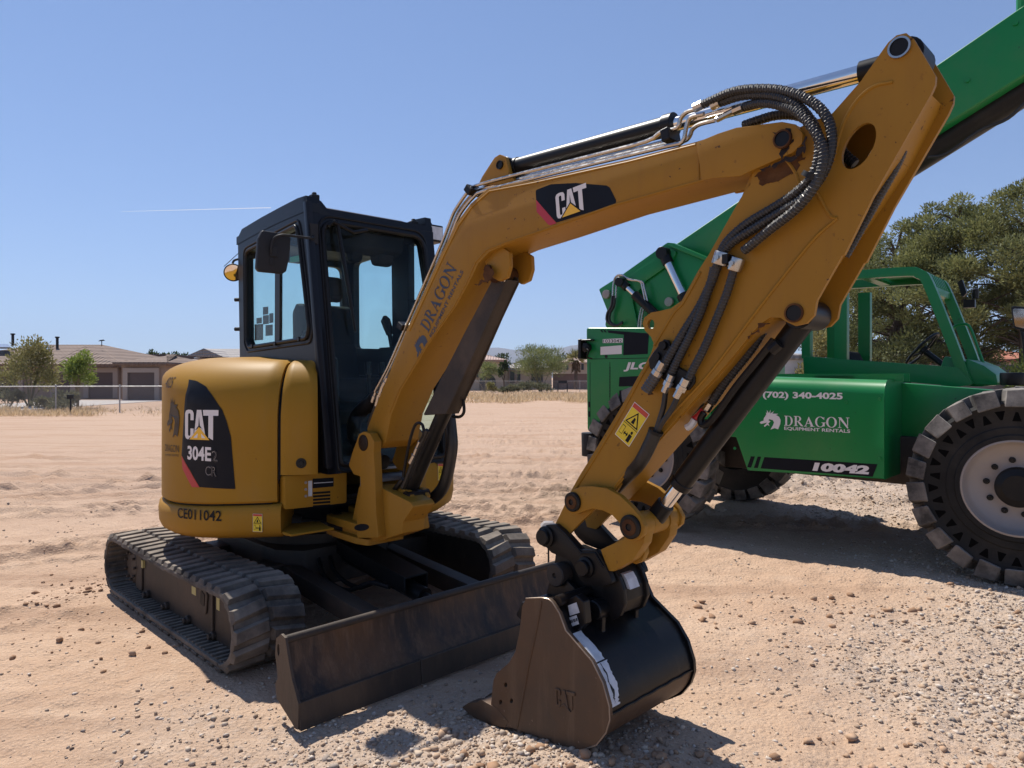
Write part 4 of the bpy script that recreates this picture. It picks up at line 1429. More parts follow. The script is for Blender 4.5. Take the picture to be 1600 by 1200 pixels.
# lower body, swing pivot and steering arm
body = BF.sides([(560, 760), (590, 760), (640, 785), (645, 792), (629, 816), (627, 834), (594, 845), (556, 845), (545, 835)], -.13)
mb.plate(BF.ymap(), fillet(body, .01), -.126, .020)
z0 = .585
mb.lathe(bw(-.02, 0, z0 - .01), (0, 0, 1), [(0, 0), (0, .115), (.03, .13), (.16, .13), (.2, .10), (.2, 0)], 28)
sa = fillet([(-.41, -.15), (-.41, -.03), (-.10, .12), (.05, .10), (.05, -.15), (-.05, -.172), (-.25, -.165)], .03)
mb.plate(BF.zmap(), sa, .562, .598)
mb.plate(BF.zmap(), sa, .632, .676)
mb.box(BF.zmap(), -.40, -.05, -.135, -.04, .594, .636)
mb.plate(BF.zmap(), fillet([(-.16, -.12), (-.16, 0.02), (.05, .10), (.05, -.13)], .03), .62, .70)
for s in (-1, 1):                    # two cheeks carrying the boom cylinder foot
    ch = BF.sides([(606, 760), (640, 766), (647, 778), (644, 792), (628, 812), (600, 840), (592, 830)], -.05)
    mb.plate(BF.ymap(), fillet(ch, .01), s * .05 - .014, s * .05 + .014)
BRK = mb.build('swing_bracket', M['yellow_arm'], EX, bevel=0.010, seg=3)
mb = MB()
x, z = BF.side(568, 692, -.175)
for s in (-1, 1):
    mb.lathe(bw(x, s * .165, z), bw(0, s, 0) - bw(0, 0, 0), [(0, .045), (.014, .045), (.018, .036), (.018, 0)], 20)
xs, zs = BF.side(637, 776, -.06)
mb.cyl(bw(xs, -.075, zs), bw(xs, .075, zs), .030, 18)
mb.cyl(bw(-.375, -.09, .535), bw(-.375, -.09, .68), .028, 14)
mb.build('pivot_pin', M['grease'], BRK)
mb = MB()
q = [BF.side(565 + 11.5 * math.cos(t), 824 - 5.5 * math.sin(t) - .8 * math.cos(t), -.176) for t in np.linspace(0, 2 * math.pi, 21)[:-1]]
mb.plate(BF.ymap(), q, -.1765, -.170)
mb.plate(BF.ymap(), [(-.405, .599), (-.24, .599), (-.24, .631), (-.405, .631)], -.140, -.134)
mb.box(BF.zmap(), -.412, -.395, -.13, -.05, .599, .631)
mb.build('bracket_pocket_shade', M['vinylblack'], BRK, smooth=0)  # black patches painted for the shade in the slot and pocket
mb = MB()                            # step plate and covers in front of the cab floor
mb.plate(HF.zmap(), fillet([(.80, -.10), (1.0, -.10), (1.0, .22), (.80, .22)], .03), .895, .915)
mb.plate(HF.zmap(), fillet([(.76, -.10), (.86, -.10), (.86, .22), (.76, .22)], .02), .945, .960)
for y_ in (-.08, .20): mb.box(HF.zmap(), .78, .84, y_ - .01, y_ + .01, .70, .95)
mb.build('step_plate', M['grey'], EX, bevel=0.003, seg=1)
mb = MB()
mb.plate(HF.zmap(), fillet([(.55, -.06), (.98, -.08), (.90, .22), (.55, .36)], .06), .60, .70)
mb.build('front_mount', M['yellow'], EX, bevel=0.012)

# ---- boom
near = [(573, 671), (583, 644), (633, 520), (690, 395), (712, 349), (735, 318), (762, 294), (800, 287), (834, 281), (982, 248), (1087, 221), (1126, 209), (1154, 200), (1225, 192), (1246, 196), (1258, 210),
        (1257, 226), (1243, 240), (1188, 264), (1160, 276), (1120, 278), (963, 322), (856, 360), (790, 382), (764, 394), (747, 412), (733, 441), (712, 479), (669, 540), (627, 609), (611, 649), (603, 690), (594, 701), (582, 692)]
bo = BF.sides(near, -YB)
mb = MB()
mb.plate(BF.ymap(), bo, -YB, YB)
BM = mb.build('boom', M['yellow_arm'], EX, bevel=0.006, seg=2)
mb = MB()                            # raised weld bead along the lower edge and plate seam
for px in ([(1160, 274), (1120, 275), (963, 319), (856, 357), (790, 379), (760, 391), (743, 410), (730, 440), (709, 479), (666, 540), (624, 609), (609, 645)],
           [(640, 517), (696, 395), (717, 352), (739, 322), (765, 299), (834, 286), (982, 253), (1087, 226)]):
    mb.tube([bw(*[p for p in (q[0], -YB - .0005, q[1])]) for q in BF.sides(px, -YB)], .0045, 6)
a = BF.side(1092, 224, -YB); b = BF.side(1092, 284, -YB)
mb.tube([bw(a[0], -YB - .0005, a[1]), bw(b[0], -YB - .0005, b[1])], .004, 6)
mb.build('weld_bead', M['yellow_arm'], BM)
mb = MB()                            # fork plates at the tip
fk = BF.sides([(1092, 224), (1126, 210), (1154, 201), (1225, 192), (1246, 196), (1258, 210), (1257, 226), (1243, 240), (1188, 264), (1160, 277), (1118, 280), (1100, 284)], -YB)
for s in (-1, 1):
    mb.plate(BF.ymap(), fk, s * (YB + .001), s * (YB + .018))
lug = fillet(BF.sides([(750, 290), (757, 276), (776, 247), (784, 242), (793, 246), (800, 272), (812, 288)], -.06), .012)
mb.plate(BF.ymap(), lug, -.075, -.050); mb.plate(BF.ymap(), lug, .050, .075)
# cylinder bracket inside the bend
cb = fillet(BF.sides([(757, 402), (785, 386), (798, 394), (799, 416), (794, 434), (782, 440), (768, 432)], -.075), .015)
mb.plate(BF.ymap(), cb, -.085, -.062); mb.plate(BF.ymap(), cb, .062, .085)
mb.build('bracket_plate', M['yellow_arm'], BM, bevel=0.005)


def pin(fr, px, py, y, rad, depth, name, parent, ring_m='zinc', core='black', r2=None):
    """pin head seen on the near side, its boss, and the far side"""
    x, z = fr.side(px, py, y)
    mb = MB()
    out = fr.w(0, -1, 0) - fr.w(0, 0, 0)
    mb.lathe(fr.w(x, y, z), out, [(-.01, rad), (depth, rad), (depth, rad * .82), (depth - .004, rad * .80), (depth - .004, 0)], 24, ms=[0, 0, 1, 1])
    mb.lathe(fr.w(x, -y, z), -out, [(-.01, rad), (depth, rad), (depth, rad * .82), (depth - .004, 0)], 24, ms=[0, 0, 1])
    return mb.build(name, [M[ring_m], M[core]], parent, smooth=40)


def smear(fr, y, pts, name, m, parent, lift=.0012):
    """irregular stain: outline as photo points"""
    P = fr.sides(pts, y)
    r_ = random.Random(len(pts) + int(pts[0][0]))
    Q = [p for p in resample([Vector((a, 0, b)) for a, b in P + [P[0]]], .008)[:-1]]
    P = [(q.x + r_.gauss(0, .0035) + .006 * math.sin(i * 1.3), q.z + r_.gauss(0, .0035) + .006 * math.sin(i * .9)) for i, q in enumerate(Q)]
    mb = MB()
    for t in tessellate_polygon([[Vector((a, b, 0)) for a, b in P]]):
        mb.poly([fr.w(P[i][0], y - lift, P[i][1]) for i in t])
    return mb.build(name, m, parent, smooth=0, recalc=False)


YF = -(YB + .018)
pin(BF, 1224, 218, YF, .030, .012, 'pivot_pin', BM, 'rust')
smear(BF, YF, [(1211, 222), (1212, 206), (1222, 203), (1236, 204), (1239, 214), (1238, 226), (1229, 234), (1228, 247), (1225, 240), (1221, 247), (1219, 235)], 'grease_stain', M['grease'], BM)
smear(BF, YF, [(1258, 212), (1261, 226), (1256, 240), (1235, 250), (1190, 270), (1188, 265), (1236, 244), (1252, 232)], 'grease_stain', M['grease'], BM)
pin(BF, 782, 258, -.075, .020, .010, 'pivot_pin', BM, 'black')
pin(BF, 764, 421, -.085, .022, .012, 'pivot_pin', BM, 'rust')
smear(BF, -YB, [(772, 436), (760, 441), (742, 446), (745, 442), (757, 436), (756, 418), (760, 414), (772, 420)], 'rust_scrape', M['rust'], BM, .002)

# decals on the boom
mb = MB()
dec = fillet(BF.sides([(837, 297), (861, 288), (880, 287), (900, 286), (948, 290), (953, 293), (963, 313), (962, 319), (870, 348), (838, 314)], -YB), .012)
for t in tessellate_polygon([[Vector((a, b, 0)) for a, b in dec]]):
    mb.poly([bw(dec[i][0], -YB - .0010, dec[i][1]) for i in t], 1)
rs = BF.sides([(838, 312), (870, 349), (861, 352), (857, 351), (839, 331)], -YB)
mb.poly([bw(a, -YB - .0020, b) for a, b in rs], 2)
fcat = affine(BF, -YB, (871, 343), (914, 328), (868, 304), .0022)
put_cat(mb, lambda u, v, l: fcat(u * .98, v, l), 0, 1, 3)
mb.build('boom_decal', [M['white'], M['vinylblack'], M['vinylred'], M['vinylyellow']], BM, smooth=0, recalc=False)
mb = MB()
fd = affine(BF, -YB, (669.5, 520), (714, 420), (656.5, 508), .0015)
put_dragon_word(mb, fd)
fe = affine(BF, -YB, (675.5, 528.5), (725.5, 425), (671, 524.5), .0015)
put_text(mb, fe, 'EQUIPMENT RENTALS', 0, 0.015)
fh = affine(BF, -YB, (653, 563), (666, 535), (641, 546), .0015)
fh = affine(BF, -YB, (657, 563), (670, 530), (642, 550), .0015)
put_dragon_head(mb, lambda u, v, l: fh(u, v, l))
mb.build('rental_decal', M['vinylblue'], BM, smooth=0, recalc=False)

# ---- boom cylinder and its guard under the boom
mb = MB()
cT = BF.side(772, 436, -.10); cB = BF.side(637, 776, -.06)
cT = BF.side(787, 430, 0); xs, zs = BF.side(637, 776, 0); top = bw(cT[0], 0, cT[1]); bot = bw(xs, 0, zs)
ax = (bot - top)
mb.cyl(bot, top + ax * .36, .040, 22); mb.cyl(top + ax * .40, top + ax * .34, .046, 22)
mb.cyl(bw(xs, -.045, zs), bw(xs, .045, zs), .052, 20)
BC = mb.build('boom_cylinder', M['black'], EX, bevel=0.003, seg=1)
mb = MB(); mb.cyl(top + ax * .42, top, .027, 18); mb.build('cylinder_rod', M['chrome'], BC)
mb = MB(); mb.cyl(bw(cT[0], -.06, cT[1]), bw(cT[0], .06, cT[1]), .042, 18); mb.build('rod_eye', M['rust'], BC)
gp = BF.sides([(771, 434), (779, 428), (790, 431), (791, 441), (766, 495), (741, 553), (712, 616), (697, 647), (661, 649), (690, 590), (730, 512)], -.05)
gb = MB()
gb.plate(BF.ymap(), fillet(gp, .008), -.052, -.044)
gb.plate(BF.ymap(), fillet(gp, .008), .030, .038)
fa, fb_ = BF.side(791, 436, -.05), BF.side(697, 647, -.05)
gb.prism([bw(fa[0] - .008, -.045, fa[1]), bw(fa[0], -.045, fa[1]), bw(fb_[0], -.045, fb_[1]), bw(fb_[0] - .008, -.045, fb_[1])], [bw(fa[0] - .008, .032, fa[1]), bw(fa[0], .032, fa[1]), bw(fb_[0], .032, fb_[1]), bw(fb_[0] - .008, .032, fb_[1])])
gb.build('cylinder_guard', M['dirtysteel'], EX, bevel=0.003, seg=1)
mb = MB(); c = BF.side(786, 437, -.055); mb.lathe(bw(c[0], -.053, c[1]), bw(0, -1, 0) - bw(0, 0, 0), [(0, .015), (.006, .014), (.006, .008), (.012, .007), (.012, 0)], 14); mb.build('guard_bolt', M['zinc'], EX)


def bpts(pts, y):
    """photo polyline on boom planes; y one value or per point"""
    out = []
    for i, p in enumerate(pts):
        yy = y[i] if isinstance(y, (list, tuple)) else y
        x, z = BF.side(p[0], p[1], yy); out.append(bw(x, yy, z))
    return out


def pipe(pts, y, r, m, name, parent=EX, seg=8, n=5):
    mb = MB(); mb.tube(spline(bpts(pts, y), n), r, seg); return mb.build(name, M[m], parent)


# side tube and loop hoses by the boom cylinder
pipe([(668, 672), (650, 712), (634, 752), (629, 762)], -.09, .014, 'hose', 'hydraulic_hose')
mb = MB()
for a, b, r in (((652, 700), (647, 713), .013), ((648, 711), (642, 723), .017), ((656, 690), (651, 702), .010)):
    P = bpts([a, b], -.095); mb.cyl(P[0], P[1], r, 8)
mb.build('hose_fitting', M['zinc'], BC, smooth=0)
pipe([(630, 745), (634, 720), (640, 690), (647, 668), (653, 661), (660, 664), (662, 678), (656, 690)], -.10, .008, 'black', 'hydraulic_hose')
pipe([(612, 788), (603, 800), (596, 806), (594, 795), (600, 782), (614, 768), (630, 748)], -.07, .014, 'hose', 'hydraulic_hose')
pipe([(595, 770), (599, 776), (601, 788), (606, 795), (613, 791)], -.115, .0035, 'whitelabel', 'cable')
pipe([(701, 640), (704, 668), (706, 695), (703, 720), (698, 745), (690, 765), (674, 780), (655, 784), (644, 780)], .12, .034, 'hose', 'hose_sleeve', seg=12)
pipe([(724, 625), (725, 643), (719, 651), (708, 651)], .02, .008, 'black', 'guard_loop')
pipe([(595, 690), (600, 660), (604, 640)], .0, .02, 'hose', 'hydraulic_hose')

# ---- steel tubes up the boom
for k, (off, P) in enumerate([
        (-.080, [(586, 612), (600, 586), (610, 566), (640, 497), (686, 391), (704, 345), (712, 327), (733, 297), (741, 291), (795, 276), (927, 243), (1010, 221), (1032, 207), (1058, 200), (1063, 186), (1072, 176), (1090, 170)]),
        (-.050, [(590, 615), (606, 588), (616, 566), (646, 497), (692, 391), (710, 345), (720, 325), (738, 304), (749, 296), (817, 279), (927, 252), (1037, 226), (1068, 221), (1078, 212), (1082, 202), (1094, 194), (1118, 188)]),
        (-.095, [(594, 620), (612, 590), (622, 566), (650, 499), (696, 392), (713, 347), (724, 327), (741, 307), (752, 300), (800, 287), (927, 256), (1040, 229), (1066, 222), (1072, 200), (1079, 184), (1100, 178)]),
        (-.015, [(598, 600), (652, 482), (697, 380), (716, 335), (745, 298), (800, 281), (930, 249), (1035, 222)])]):
    mb = MB(); mb.tube(spline(bpts(P, off), 3), .0085, 8); mb.build('steel_tube', M['zinc'], EX)
mb = MB()
for (px, py, y, a) in ((632, 510, -.07, 60), (738, 298, -.075, 45), (1046, 213, -.07, 10)):
    x, z = BF.side(px, py, y)
    mb.box(lambda u, v, o: bw(x + u * math.cos(R(a)) - v * math.sin(R(a)), y + o, z + u * math.sin(R(a)) + v * math.cos(R(a))), -.018, .018, -.024, .024, -.035, .05)
mb.build('tube_clamp', M['black'], BM, bevel=0.004, seg=1)
# hose bundle at the boom foot
for k, (a, b) in enumerate((((588, 612), (583, 628)), ((596, 606), (589, 634)), ((601, 598), (594, 618)), ((606, 590), (598, 606)))):
    P = bpts([a, b], -.06 - .012 * k); mb = MB(); mb.cyl(P[0], P[1], .013, 8); mb.cyl(P[0].lerp(P[1], .4), P[1], .017, 8); mb.build('hose_fitting', M['zinc'], EX, smooth=0)
pipe([(590, 620), (577, 632), (562, 645), (553, 665), (557, 690), (575, 712), (600, 722)], [-.02, .0, .03, .06, .08, .08, .08], .045, 'hose', 'hose_sleeve', seg=14)
pipe([(598, 612), (586, 640), (578, 665), (586, 690)], [-.05, -.06, -.06, -.05], .016, 'hose', 'hydraulic_hose')

# ---- arm cylinder along the top of the boom
A0 = bw(*[q for q in (BF.side(782, 258, -.075)[0], 0, BF.side(782, 258, -.075)[1])])
xz = BF.side(1406, 75, -YB); A1 = bw(xz[0], 0, xz[1])
d = A1 - A0
mb = MB()
mb.cyl(A0 + d * .015, A0 + d * .515, .040, 26); mb.cyl(A0 + d * .495, A0 + d * .520, .046, 26); mb.cyl(A0 - d * .012, A0 + d * .03, .044, 22)
o = (bw(0, 1, 0) - bw(0, 0, 0))
mb2 = MB(); mb2.cyl(A0 + d * .915, A0 + d * .985, .038, 22); mb2.cyl(A1 - o * .06, A1 + o * .06, .05, 22)
mb.cyl(A0 - o * .048, A0 + o * .048, .045, 20)
AC = mb.build('arm_cylinder', M['black'], EX, bevel=0.002, seg=1)
mb2.build('rod_eye', M['black'], AC, bevel=0.002, seg=1)
mb = MB(); mb.cyl(A0 + d * .50, A0 + d * .93, .028, 24); mb.build('cylinder_rod', M['chrome'], AC)

# ---- stick
YS = .105
sn_up = [(1416, 51.6), (1401, 55), (1388, 66), (1348, 122.5), (1336, 144), (1317, 162.6), (1299, 178), (1264, 192), (1205, 220), (1177, 262), (1172, 289), (1157, 310), (1108, 397), (1091, 423), (1065, 470), (1048, 482), (1033, 485.5), (1017, 488.5),
         (1007, 496), (1004, 506), (1008, 517), (1017, 526), (1022, 538), (1015, 558), (999, 585), (979, 621), (953, 668), (905, 744), (894, 764), (878, 798), (868, 818), (872, 834), (886, 838), (905, 818), (935, 790),
         (959, 766), (1033, 681), (1121, 585), (1160, 539), (1173, 522), (1190, 505), (1203, 496), (1219, 496), (1227, 502), (1242, 509), (1260, 505), (1272, 492), (1276, 469), (1315, 400), (1319, 398), (1364, 307), (1453, 150), (1461, 132), (1462, 119), (1428, 61)]
so = BF.sides(sn_up, -YS)
hole = [BF.side(1342 + 40 * math.cos(t) * math.cos(R(60)) - 21 * math.sin(t) * math.sin(R(60)) * -1 * -1, 228 - 40 * math.cos(t) * math.sin(R(60)) - 21 * math.sin(t) * math.cos(R(60)), -YS) for t in np.linspace(0, 2 * math.pi, 29)[:-1]]
lughole = [BF.side(1017 + 5.5 * math.cos(t), 506.5 + 8 * math.sin(t), -YS) for t in np.linspace(0, 2 * math.pi, 15)[:-1]]
mb = MB()
mb.plate(BF.ymap(), [so, hole, lughole], -YS, -YS + .016)
mb.plate(BF.ymap(), [so, hole, lughole], YS - .016, YS)
# closing plates between the two sides: back edge, lower front face, inner web, hole collar
back = BF.sides([(1348, 122.5), (1299, 178), (1264, 192), (1205, 220), (1177, 262), (1157, 310), (1108, 397), (1065, 470), (1023, 540), (979, 621), (905, 744), (878, 798)], -YS)
front = BF.sides([(935, 790), (959, 766), (1033, 681), (1121, 585), (1173, 522), (1203, 496)], -YS)
web = BF.sides([(1203, 498), (1238, 446), (1318, 345), (1388, 240), (1440, 135)], -YS)
for line in (back, front, web):
    for (u0, v0), (u1, v1) in zip(line, line[1:]):
        L = math.hypot(u1 - u0, v1 - v0); nx_, nz_ = -(v1 - v0) / L * .005, (u1 - u0) / L * .005
        mb.prism([bw(u0 + nx_, -YS + .012, v0 + nz_), bw(u1 + nx_, -YS + .012, v1 + nz_), bw(u1 - nx_, -YS + .012, v1 - nz_), bw(u0 - nx_, -YS + .012, v0 - nz_)],
                 [bw(u0 + nx_, YS - .012, v0 + nz_), bw(u1 + nx_, YS - .012, v1 + nz_), bw(u1 - nx_, YS - .012, v1 - nz_), bw(u0 - nx_, YS - .012, v0 - nz_)])
ST = mb.build('stick', M['yellow_arm'], EX, smooth=30)
mb = MB()                            # weld beads and pressed ribs of the stick
for px in ([(1395, 128), (1368, 134), (1345, 150), (1325, 178), (1312, 210), (1302, 250)], [(1308, 341), (1266, 380), (1187, 480), (1109, 583), (1042, 657), (960, 760)], [(1276, 300), (1296, 336), (1308, 341)],
           [(899, 765), (958, 668), (984, 621), (1004, 585), (1020, 558)], [(1022, 540), (1052, 490), (1068, 472), (1094, 425)], [(1205, 224), (1238, 262), (1250, 290)]):
    mb.tube(spline(bpts(px, -YS - .0005), 4), .0055, 6)
mb.build('weld_bead', M['yellow_arm'], ST)
pin(BF, 1406, 75, -YS, .031, .010, 'pivot_pin', ST, 'zinc')
pin(BF, 1241, 489, -YS, .031, .006, 'pivot_pin', ST, 'rust')
smear(BF, -YS, [(1243, 243), (1256, 235), (1255, 252), (1248, 262), (1232, 276), (1206, 290), (1184, 283), (1182, 270)], 'grease_stain', M['rust'], ST, .001)
smear(BF, -YS, [(1390, 75), (1394, 60), (1410, 56), (1424, 62), (1425, 76), (1415, 90), (1400, 92)], 'grease_stain', M['yellow_arm'], ST, .0006)
smear(BF, -YS, [(1170, 530), (1172, 522), (1186, 508), (1204, 501), (1206, 506), (1190, 514)], 'rust_scrape', M['rust'], ST, .001)
mb = MB()
warn_label(mb, affine(BF, -YS, (962, 678), (983, 697), (992, 629), .0012))
mb.build('warning_label', LM, ST, smooth=0, recalc=False)


# ---- hoses with wire guards
def guarded(pts, y, r, name='guarded_hose', pitch=.0105, wire=.0018, n=8):
    P = resample(spline(bpts(pts, y), n), .02)
    mb = MB(); mb.tube(P, r, 10)
    o = mb.build(name, M['hose'], EX)
    Q = resample(P, .0016)
    T = [(Q[min(i + 1, len(Q) - 1)] - Q[max(i - 1, 0)]).normalized() for i in range(len(Q))]
    u = T[0].orthogonal().normalized(); H = []
    for i, p in enumerate(Q):
        u = (u - T[i] * u.dot(T[i])).normalized(); w = T[i].cross(u)
        a = 2 * math.pi * (i * .0016) / pitch
        H.append(p + (u * math.cos(a) + w * math.sin(a)) * (r + wire * .35))
    mb = MB(); mb.tube(H, wire, 4); mb.build('guard_coil', M['coil'], o)
    return o


guarded([(1099, 163), (1148, 142.5), (1200, 139), (1240, 146), (1274, 163), (1294, 187), (1300, 215), (1296, 246), (1281, 280), (1252, 311), (1214, 335), (1172, 361), (1142, 380), (1124, 402)], [-.09, -.10, -.12, -.14, -.155, -.165, -.168, -.168, -.165, -.15, -.14, -.135, -.13, -.13], .0148)
guarded([(1126, 160), (1163, 149), (1210, 150), (1243, 163), (1266, 187), (1279, 215), (1279, 246), (1268, 277), (1240, 304), (1206, 326), (1166, 350), (1135, 378), (1124, 400)], [-.075, -.09, -.12, -.14, -.15, -.155, -.158, -.155, -.145, -.13, -.128, -.13, -.13], .0148)
guarded([(1163, 167), (1188, 161), (1213, 163), (1246, 175), (1272, 203), (1286, 232), (1284, 264), (1268, 298), (1240, 330), (1205, 357), (1172, 384), (1162, 392)], [-.08, -.10, -.12, -.15, -.175, -.185, -.185, -.18, -.165, -.15, -.14, -.135], .0150)
guarded([(1162, 196), (1185, 188), (1215, 180), (1250, 182), (1290, 205), (1318, 240), (1336, 256)], [0, .0, .02, .04, .03, .0, .0], .016)
guarded([(1116, 418), (1112, 437), (1105, 458), (1094, 490), (1078, 525), (1060, 560), (1047, 588)], -.13, .0150)
guarded([(1122, 412), (1112, 440), (1094, 478), (1068, 520), (1044, 560), (1034, 578)], [-.128, -.128, -.122, -.13, -.135, -.135], .0160)
guarded([(1146, 424), (1136, 457), (1122, 492), (1102, 540), (1084, 575), (1070, 602)], -.13, .0140)
guarded([(1207, 497), (1193, 515), (1177, 541), (1161, 562), (1144, 583), (1128, 604), (1112, 629)], [0, -.02, -.03, -.03, -.03, -.03, -.03], .0165)
guarded([(1410, 235), (1398, 262), (1370, 312), (1340, 365), (1320, 400)], 0, .015)
# clamps
mb = MB()
for (px, py, w) in ((1128, 404, .030), (1150, 413, .026)):
    x, z = BF.side(px, py, -.13); dv = (bw(-.38, 0, -1) - bw(0, 0, 0)).normalized(); c = bw(x, -.13, z)
    mb.lathe(c, dv, [(-.022, .020), (-.022, w * .95), (-.018, w), (.018, w), (.022, w * .95), (.022, .020)], 20)
    mb.lathe(c + (bw(0, -1, 0) - bw(0, 0, 0)) * w * .9, bw(0, -1, 0) - bw(0, 0, 0), [(0, .009), (.012, .009), (.012, 0)], 6)
mb.build('hose_clamp', M['zinc'], ST, smooth=35)
mb = MB()
x, z = BF.side(1139, 406, -.13); mb.box(lambda u, v, o: bw(x + u, -.13 + o, z + v), -.01, .01, -.016, .016, -.03, .02)
x, z = BF.side(1270, 277, -.165); mb.lathe(bw(x, -.165, z), bw(.7, 0, 1) - bw(0, 0, 0), [(-.008, .036), (.008, .036)], 16)
x, z = BF.side(1096, 487, -.13)
mb.build('clamp_tie', M['black'], ST)
# manifold plate with fittings
mb = MB()
mp = fillet(BF.sides([(1015, 562), (1022, 551), (1039, 530), (1047, 532), (1050, 545), (1063, 574), (1087, 587), (1087, 598), (1078, 610), (1053, 606), (1035, 590), (1017, 575)], -.115), .010)
mb.plate(BF.ymap(), mp, -.125, -.112)
MP = mb.build('manifold_plate', M['black'], ST, bevel=0.003, seg=1)
mb = MB()
for (px, py) in ((1037, 540), (1027, 557)):
    x, z = BF.side(px, py, -.125); mb.lathe(bw(x, -.125, z), bw(0, -1, 0) - bw(0, 0, 0), [(0, .017), (.012, .016), (.012, 0)], 12)
mb.build('plate_bolt', M['black'], MP)
mb = MB()
for a, b, r, y in (((1037, 566), (1029, 580), .019, -.14), ((1030, 579), (1026, 586), .023, -.14), ((1050, 586), (1045, 598), .015, -.14), ((1046, 596), (1043, 603), .019, -.14), ((1042, 603), (1038, 613), .013, -.14),
                   ((1072, 592), (1066, 604), .015, -.14), ((1067, 603), (1063, 610), .019, -.14), ((1062, 610), (1056, 621), .013, -.14),
                   ((1098, 163), (1085, 169), .017, -.09), ((1124, 160), (1112, 166), .017, -.08), ((1160, 168), (1146, 174), .015, -.085), ((1145, 174), (1120, 187), .011, -.07), ((1110, 630), (1103, 641), .017, -.03)):
    P = bpts([a, b], y); mb.cyl(P[0], P[1], r, 8)
mb.build('hose_fitting', M['zinc'], MP, smooth=0)
mb = MB()
P = resample(bpts([(1027, 584), (1010, 610)], -.138), .006)
mb.tube(P, [.0235 if i % 2 else .0205 for i in range(len(P))], 12)
mb.build('ribbed_sleeve', M['coil'], MP, smooth=0)
smear(BF, -YS, [(1001, 608), (1009, 600), (1020, 604), (1018, 614), (1014, 617), (1009, 612)], 'rust_scrape', M['rust'], ST, .001)
pipe([(1040, 612), (1037, 635), (1031, 655), (1027, 668), (1020, 685)], -.135, .0105, 'hose', 'hydraulic_hose')
pipe([(1058, 622), (1048, 642), (1035, 660), (1024, 680)], -.135, .0105, 'hose', 'hydraulic_hose')
pipe([(1025, 672), (1016, 693), (1004, 717), (992, 733), (975, 750), (958, 768), (944, 780)], [-.135, -.135, -.13, -.10, -.07, -.05, -.03], .026, 'hose', 'hose_sleeve', seg=12)
pipe([(1098, 628), (1060, 662), (1030, 690), (1008, 712), (990, 738)], [-.02, -.03, -.05, -.07, -.09], .0135, 'hose', 'hydraulic_hose')
mb = MB(); x, z = BF.side(1021, 675, -.15); mb.lathe(bw(x, -.135, z), bw(-.5, 0, -1) - bw(0, 0, 0), [(-.006, .029), (.006, .029)], 12); mb.build('clamp_tie', M['black'], ST)
pipe([(1100, 640), (1091, 650), (1083, 656)], -.03, .013, 'vinylred', 'hose_tag')
pipe([(1086, 655), (1080, 664), (1073, 668)], -.035, .014, 'whitelabel', 'hose_tag')

# ---- bucket cylinder
cp = BF.side(1241, 489, -YS); B0 = bw(cp[0], 0, cp[1])
lk = BF.side(986, 823, -.145); B1 = bw(lk[0], 0, lk[1])
d = B1 - B0
mb = MB()
mb.cyl(B0, B0 + d * .80, .040, 26); mb.cyl(B0 + d * .775, B0 + d * .805, .044, 26); mb2 = MB(); mb2.cyl(B0 + d * .90, B1, .036, 20, r2=.040)
mb.cyl(B0 - o * .075, B0 + o * .075, .050, 24)
BKC = mb.build('bucket_cylinder', M['black'], EX, bevel=0.002, seg=1)
mb2.build('rod_eye', M['black'], BKC, bevel=0.002, seg=1)
mb = MB(); mb.cyl(B0 + d * .79, B0 + d * .93, .027, 22); mb.build('cylinder_rod', M['chrome'], BKC)
pipe([(1209, 531), (1180, 567), (1150, 604), (1122, 643), (1108, 660), (1098, 664), (1095, 655), (1100, 645)], -.055, .0135, 'black', 'steel_tube')
mb = MB()
P = bpts([(1218, 537), (1205, 548)], -.06); mb.cyl(P[0], P[1], .02, 8); mb.build('hose_fitting', M['black'], BKC, smooth=0)

# ---- links
YL_ = .145
arcn = BF.sides([(889, 770), (894, 765.5), (908, 760), (925, 759.5), (948, 763), (968, 774), (987, 792), (1000, 808), (1007, 823), (1005, 836), (995, 845), (981, 845), (972, 836), (968, 818), (956, 805), (942, 798), (925, 795), (912, 799), (903, 803), (893, 804), (886, 797), (884, 784)], -YL_)
mb = MB()
mb.plate(BF.ymap(), arcn, -YL_, -YL_ + .026)
LK = mb.build('tipping_link', M['yellow_arm'], EX, bevel=0.005)
mb = MB()
mb.plate(BF.ymap(), arcn, YL_ - .026, YL_)
LK2 = mb.build('tipping_link', M['yellow_arm'], EX, bevel=0.005)
mb = MB()
mb.cyl(B1 - o * (YL_ - .026), B1 - o * .055, .050, 24); mb.cyl(B1 + o * .055, B1 + o * (YL_ - .026), .050, 24)
mb.cyl(B1 - o * .05, B1 + o * .05, .047, 22)
lw = BF.sides([(970, 826), (976, 841), (938, 859), (942, 870), (950, 892), (958, 893), (988, 876), (1005, 850), (1009, 826), (998, 812), (978, 812)], -.118)
mb.plate(BF.ymap(), fillet(lw, .006), -.1165, -.06); mb.plate(BF.ymap(), fillet(lw, .006), .06, .1165)
lgo = BF.sides([(1000, 846), (1008, 848), (1010, 864), (1005, 876), (996, 881), (986, 877), (990, 862)], -.05)
lgh = [BF.side(1001 + 4.2 * math.cos(t), 867 + 5 * math.sin(t), -.05) for t in np.linspace(0, 2 * math.pi, 13)[:-1]]
mb.plate(BF.ymap(), [lgo, lgh], -.06, -.03)
mb.plate(BF.ymap(), fillet(BF.sides([(945, 862), (975, 838), (992, 840), (985, 872), (955, 890)], -.05), .005), -.06, .06)
mb.build('bucket_link', M['yellow_arm'], EX, bevel=0.004)


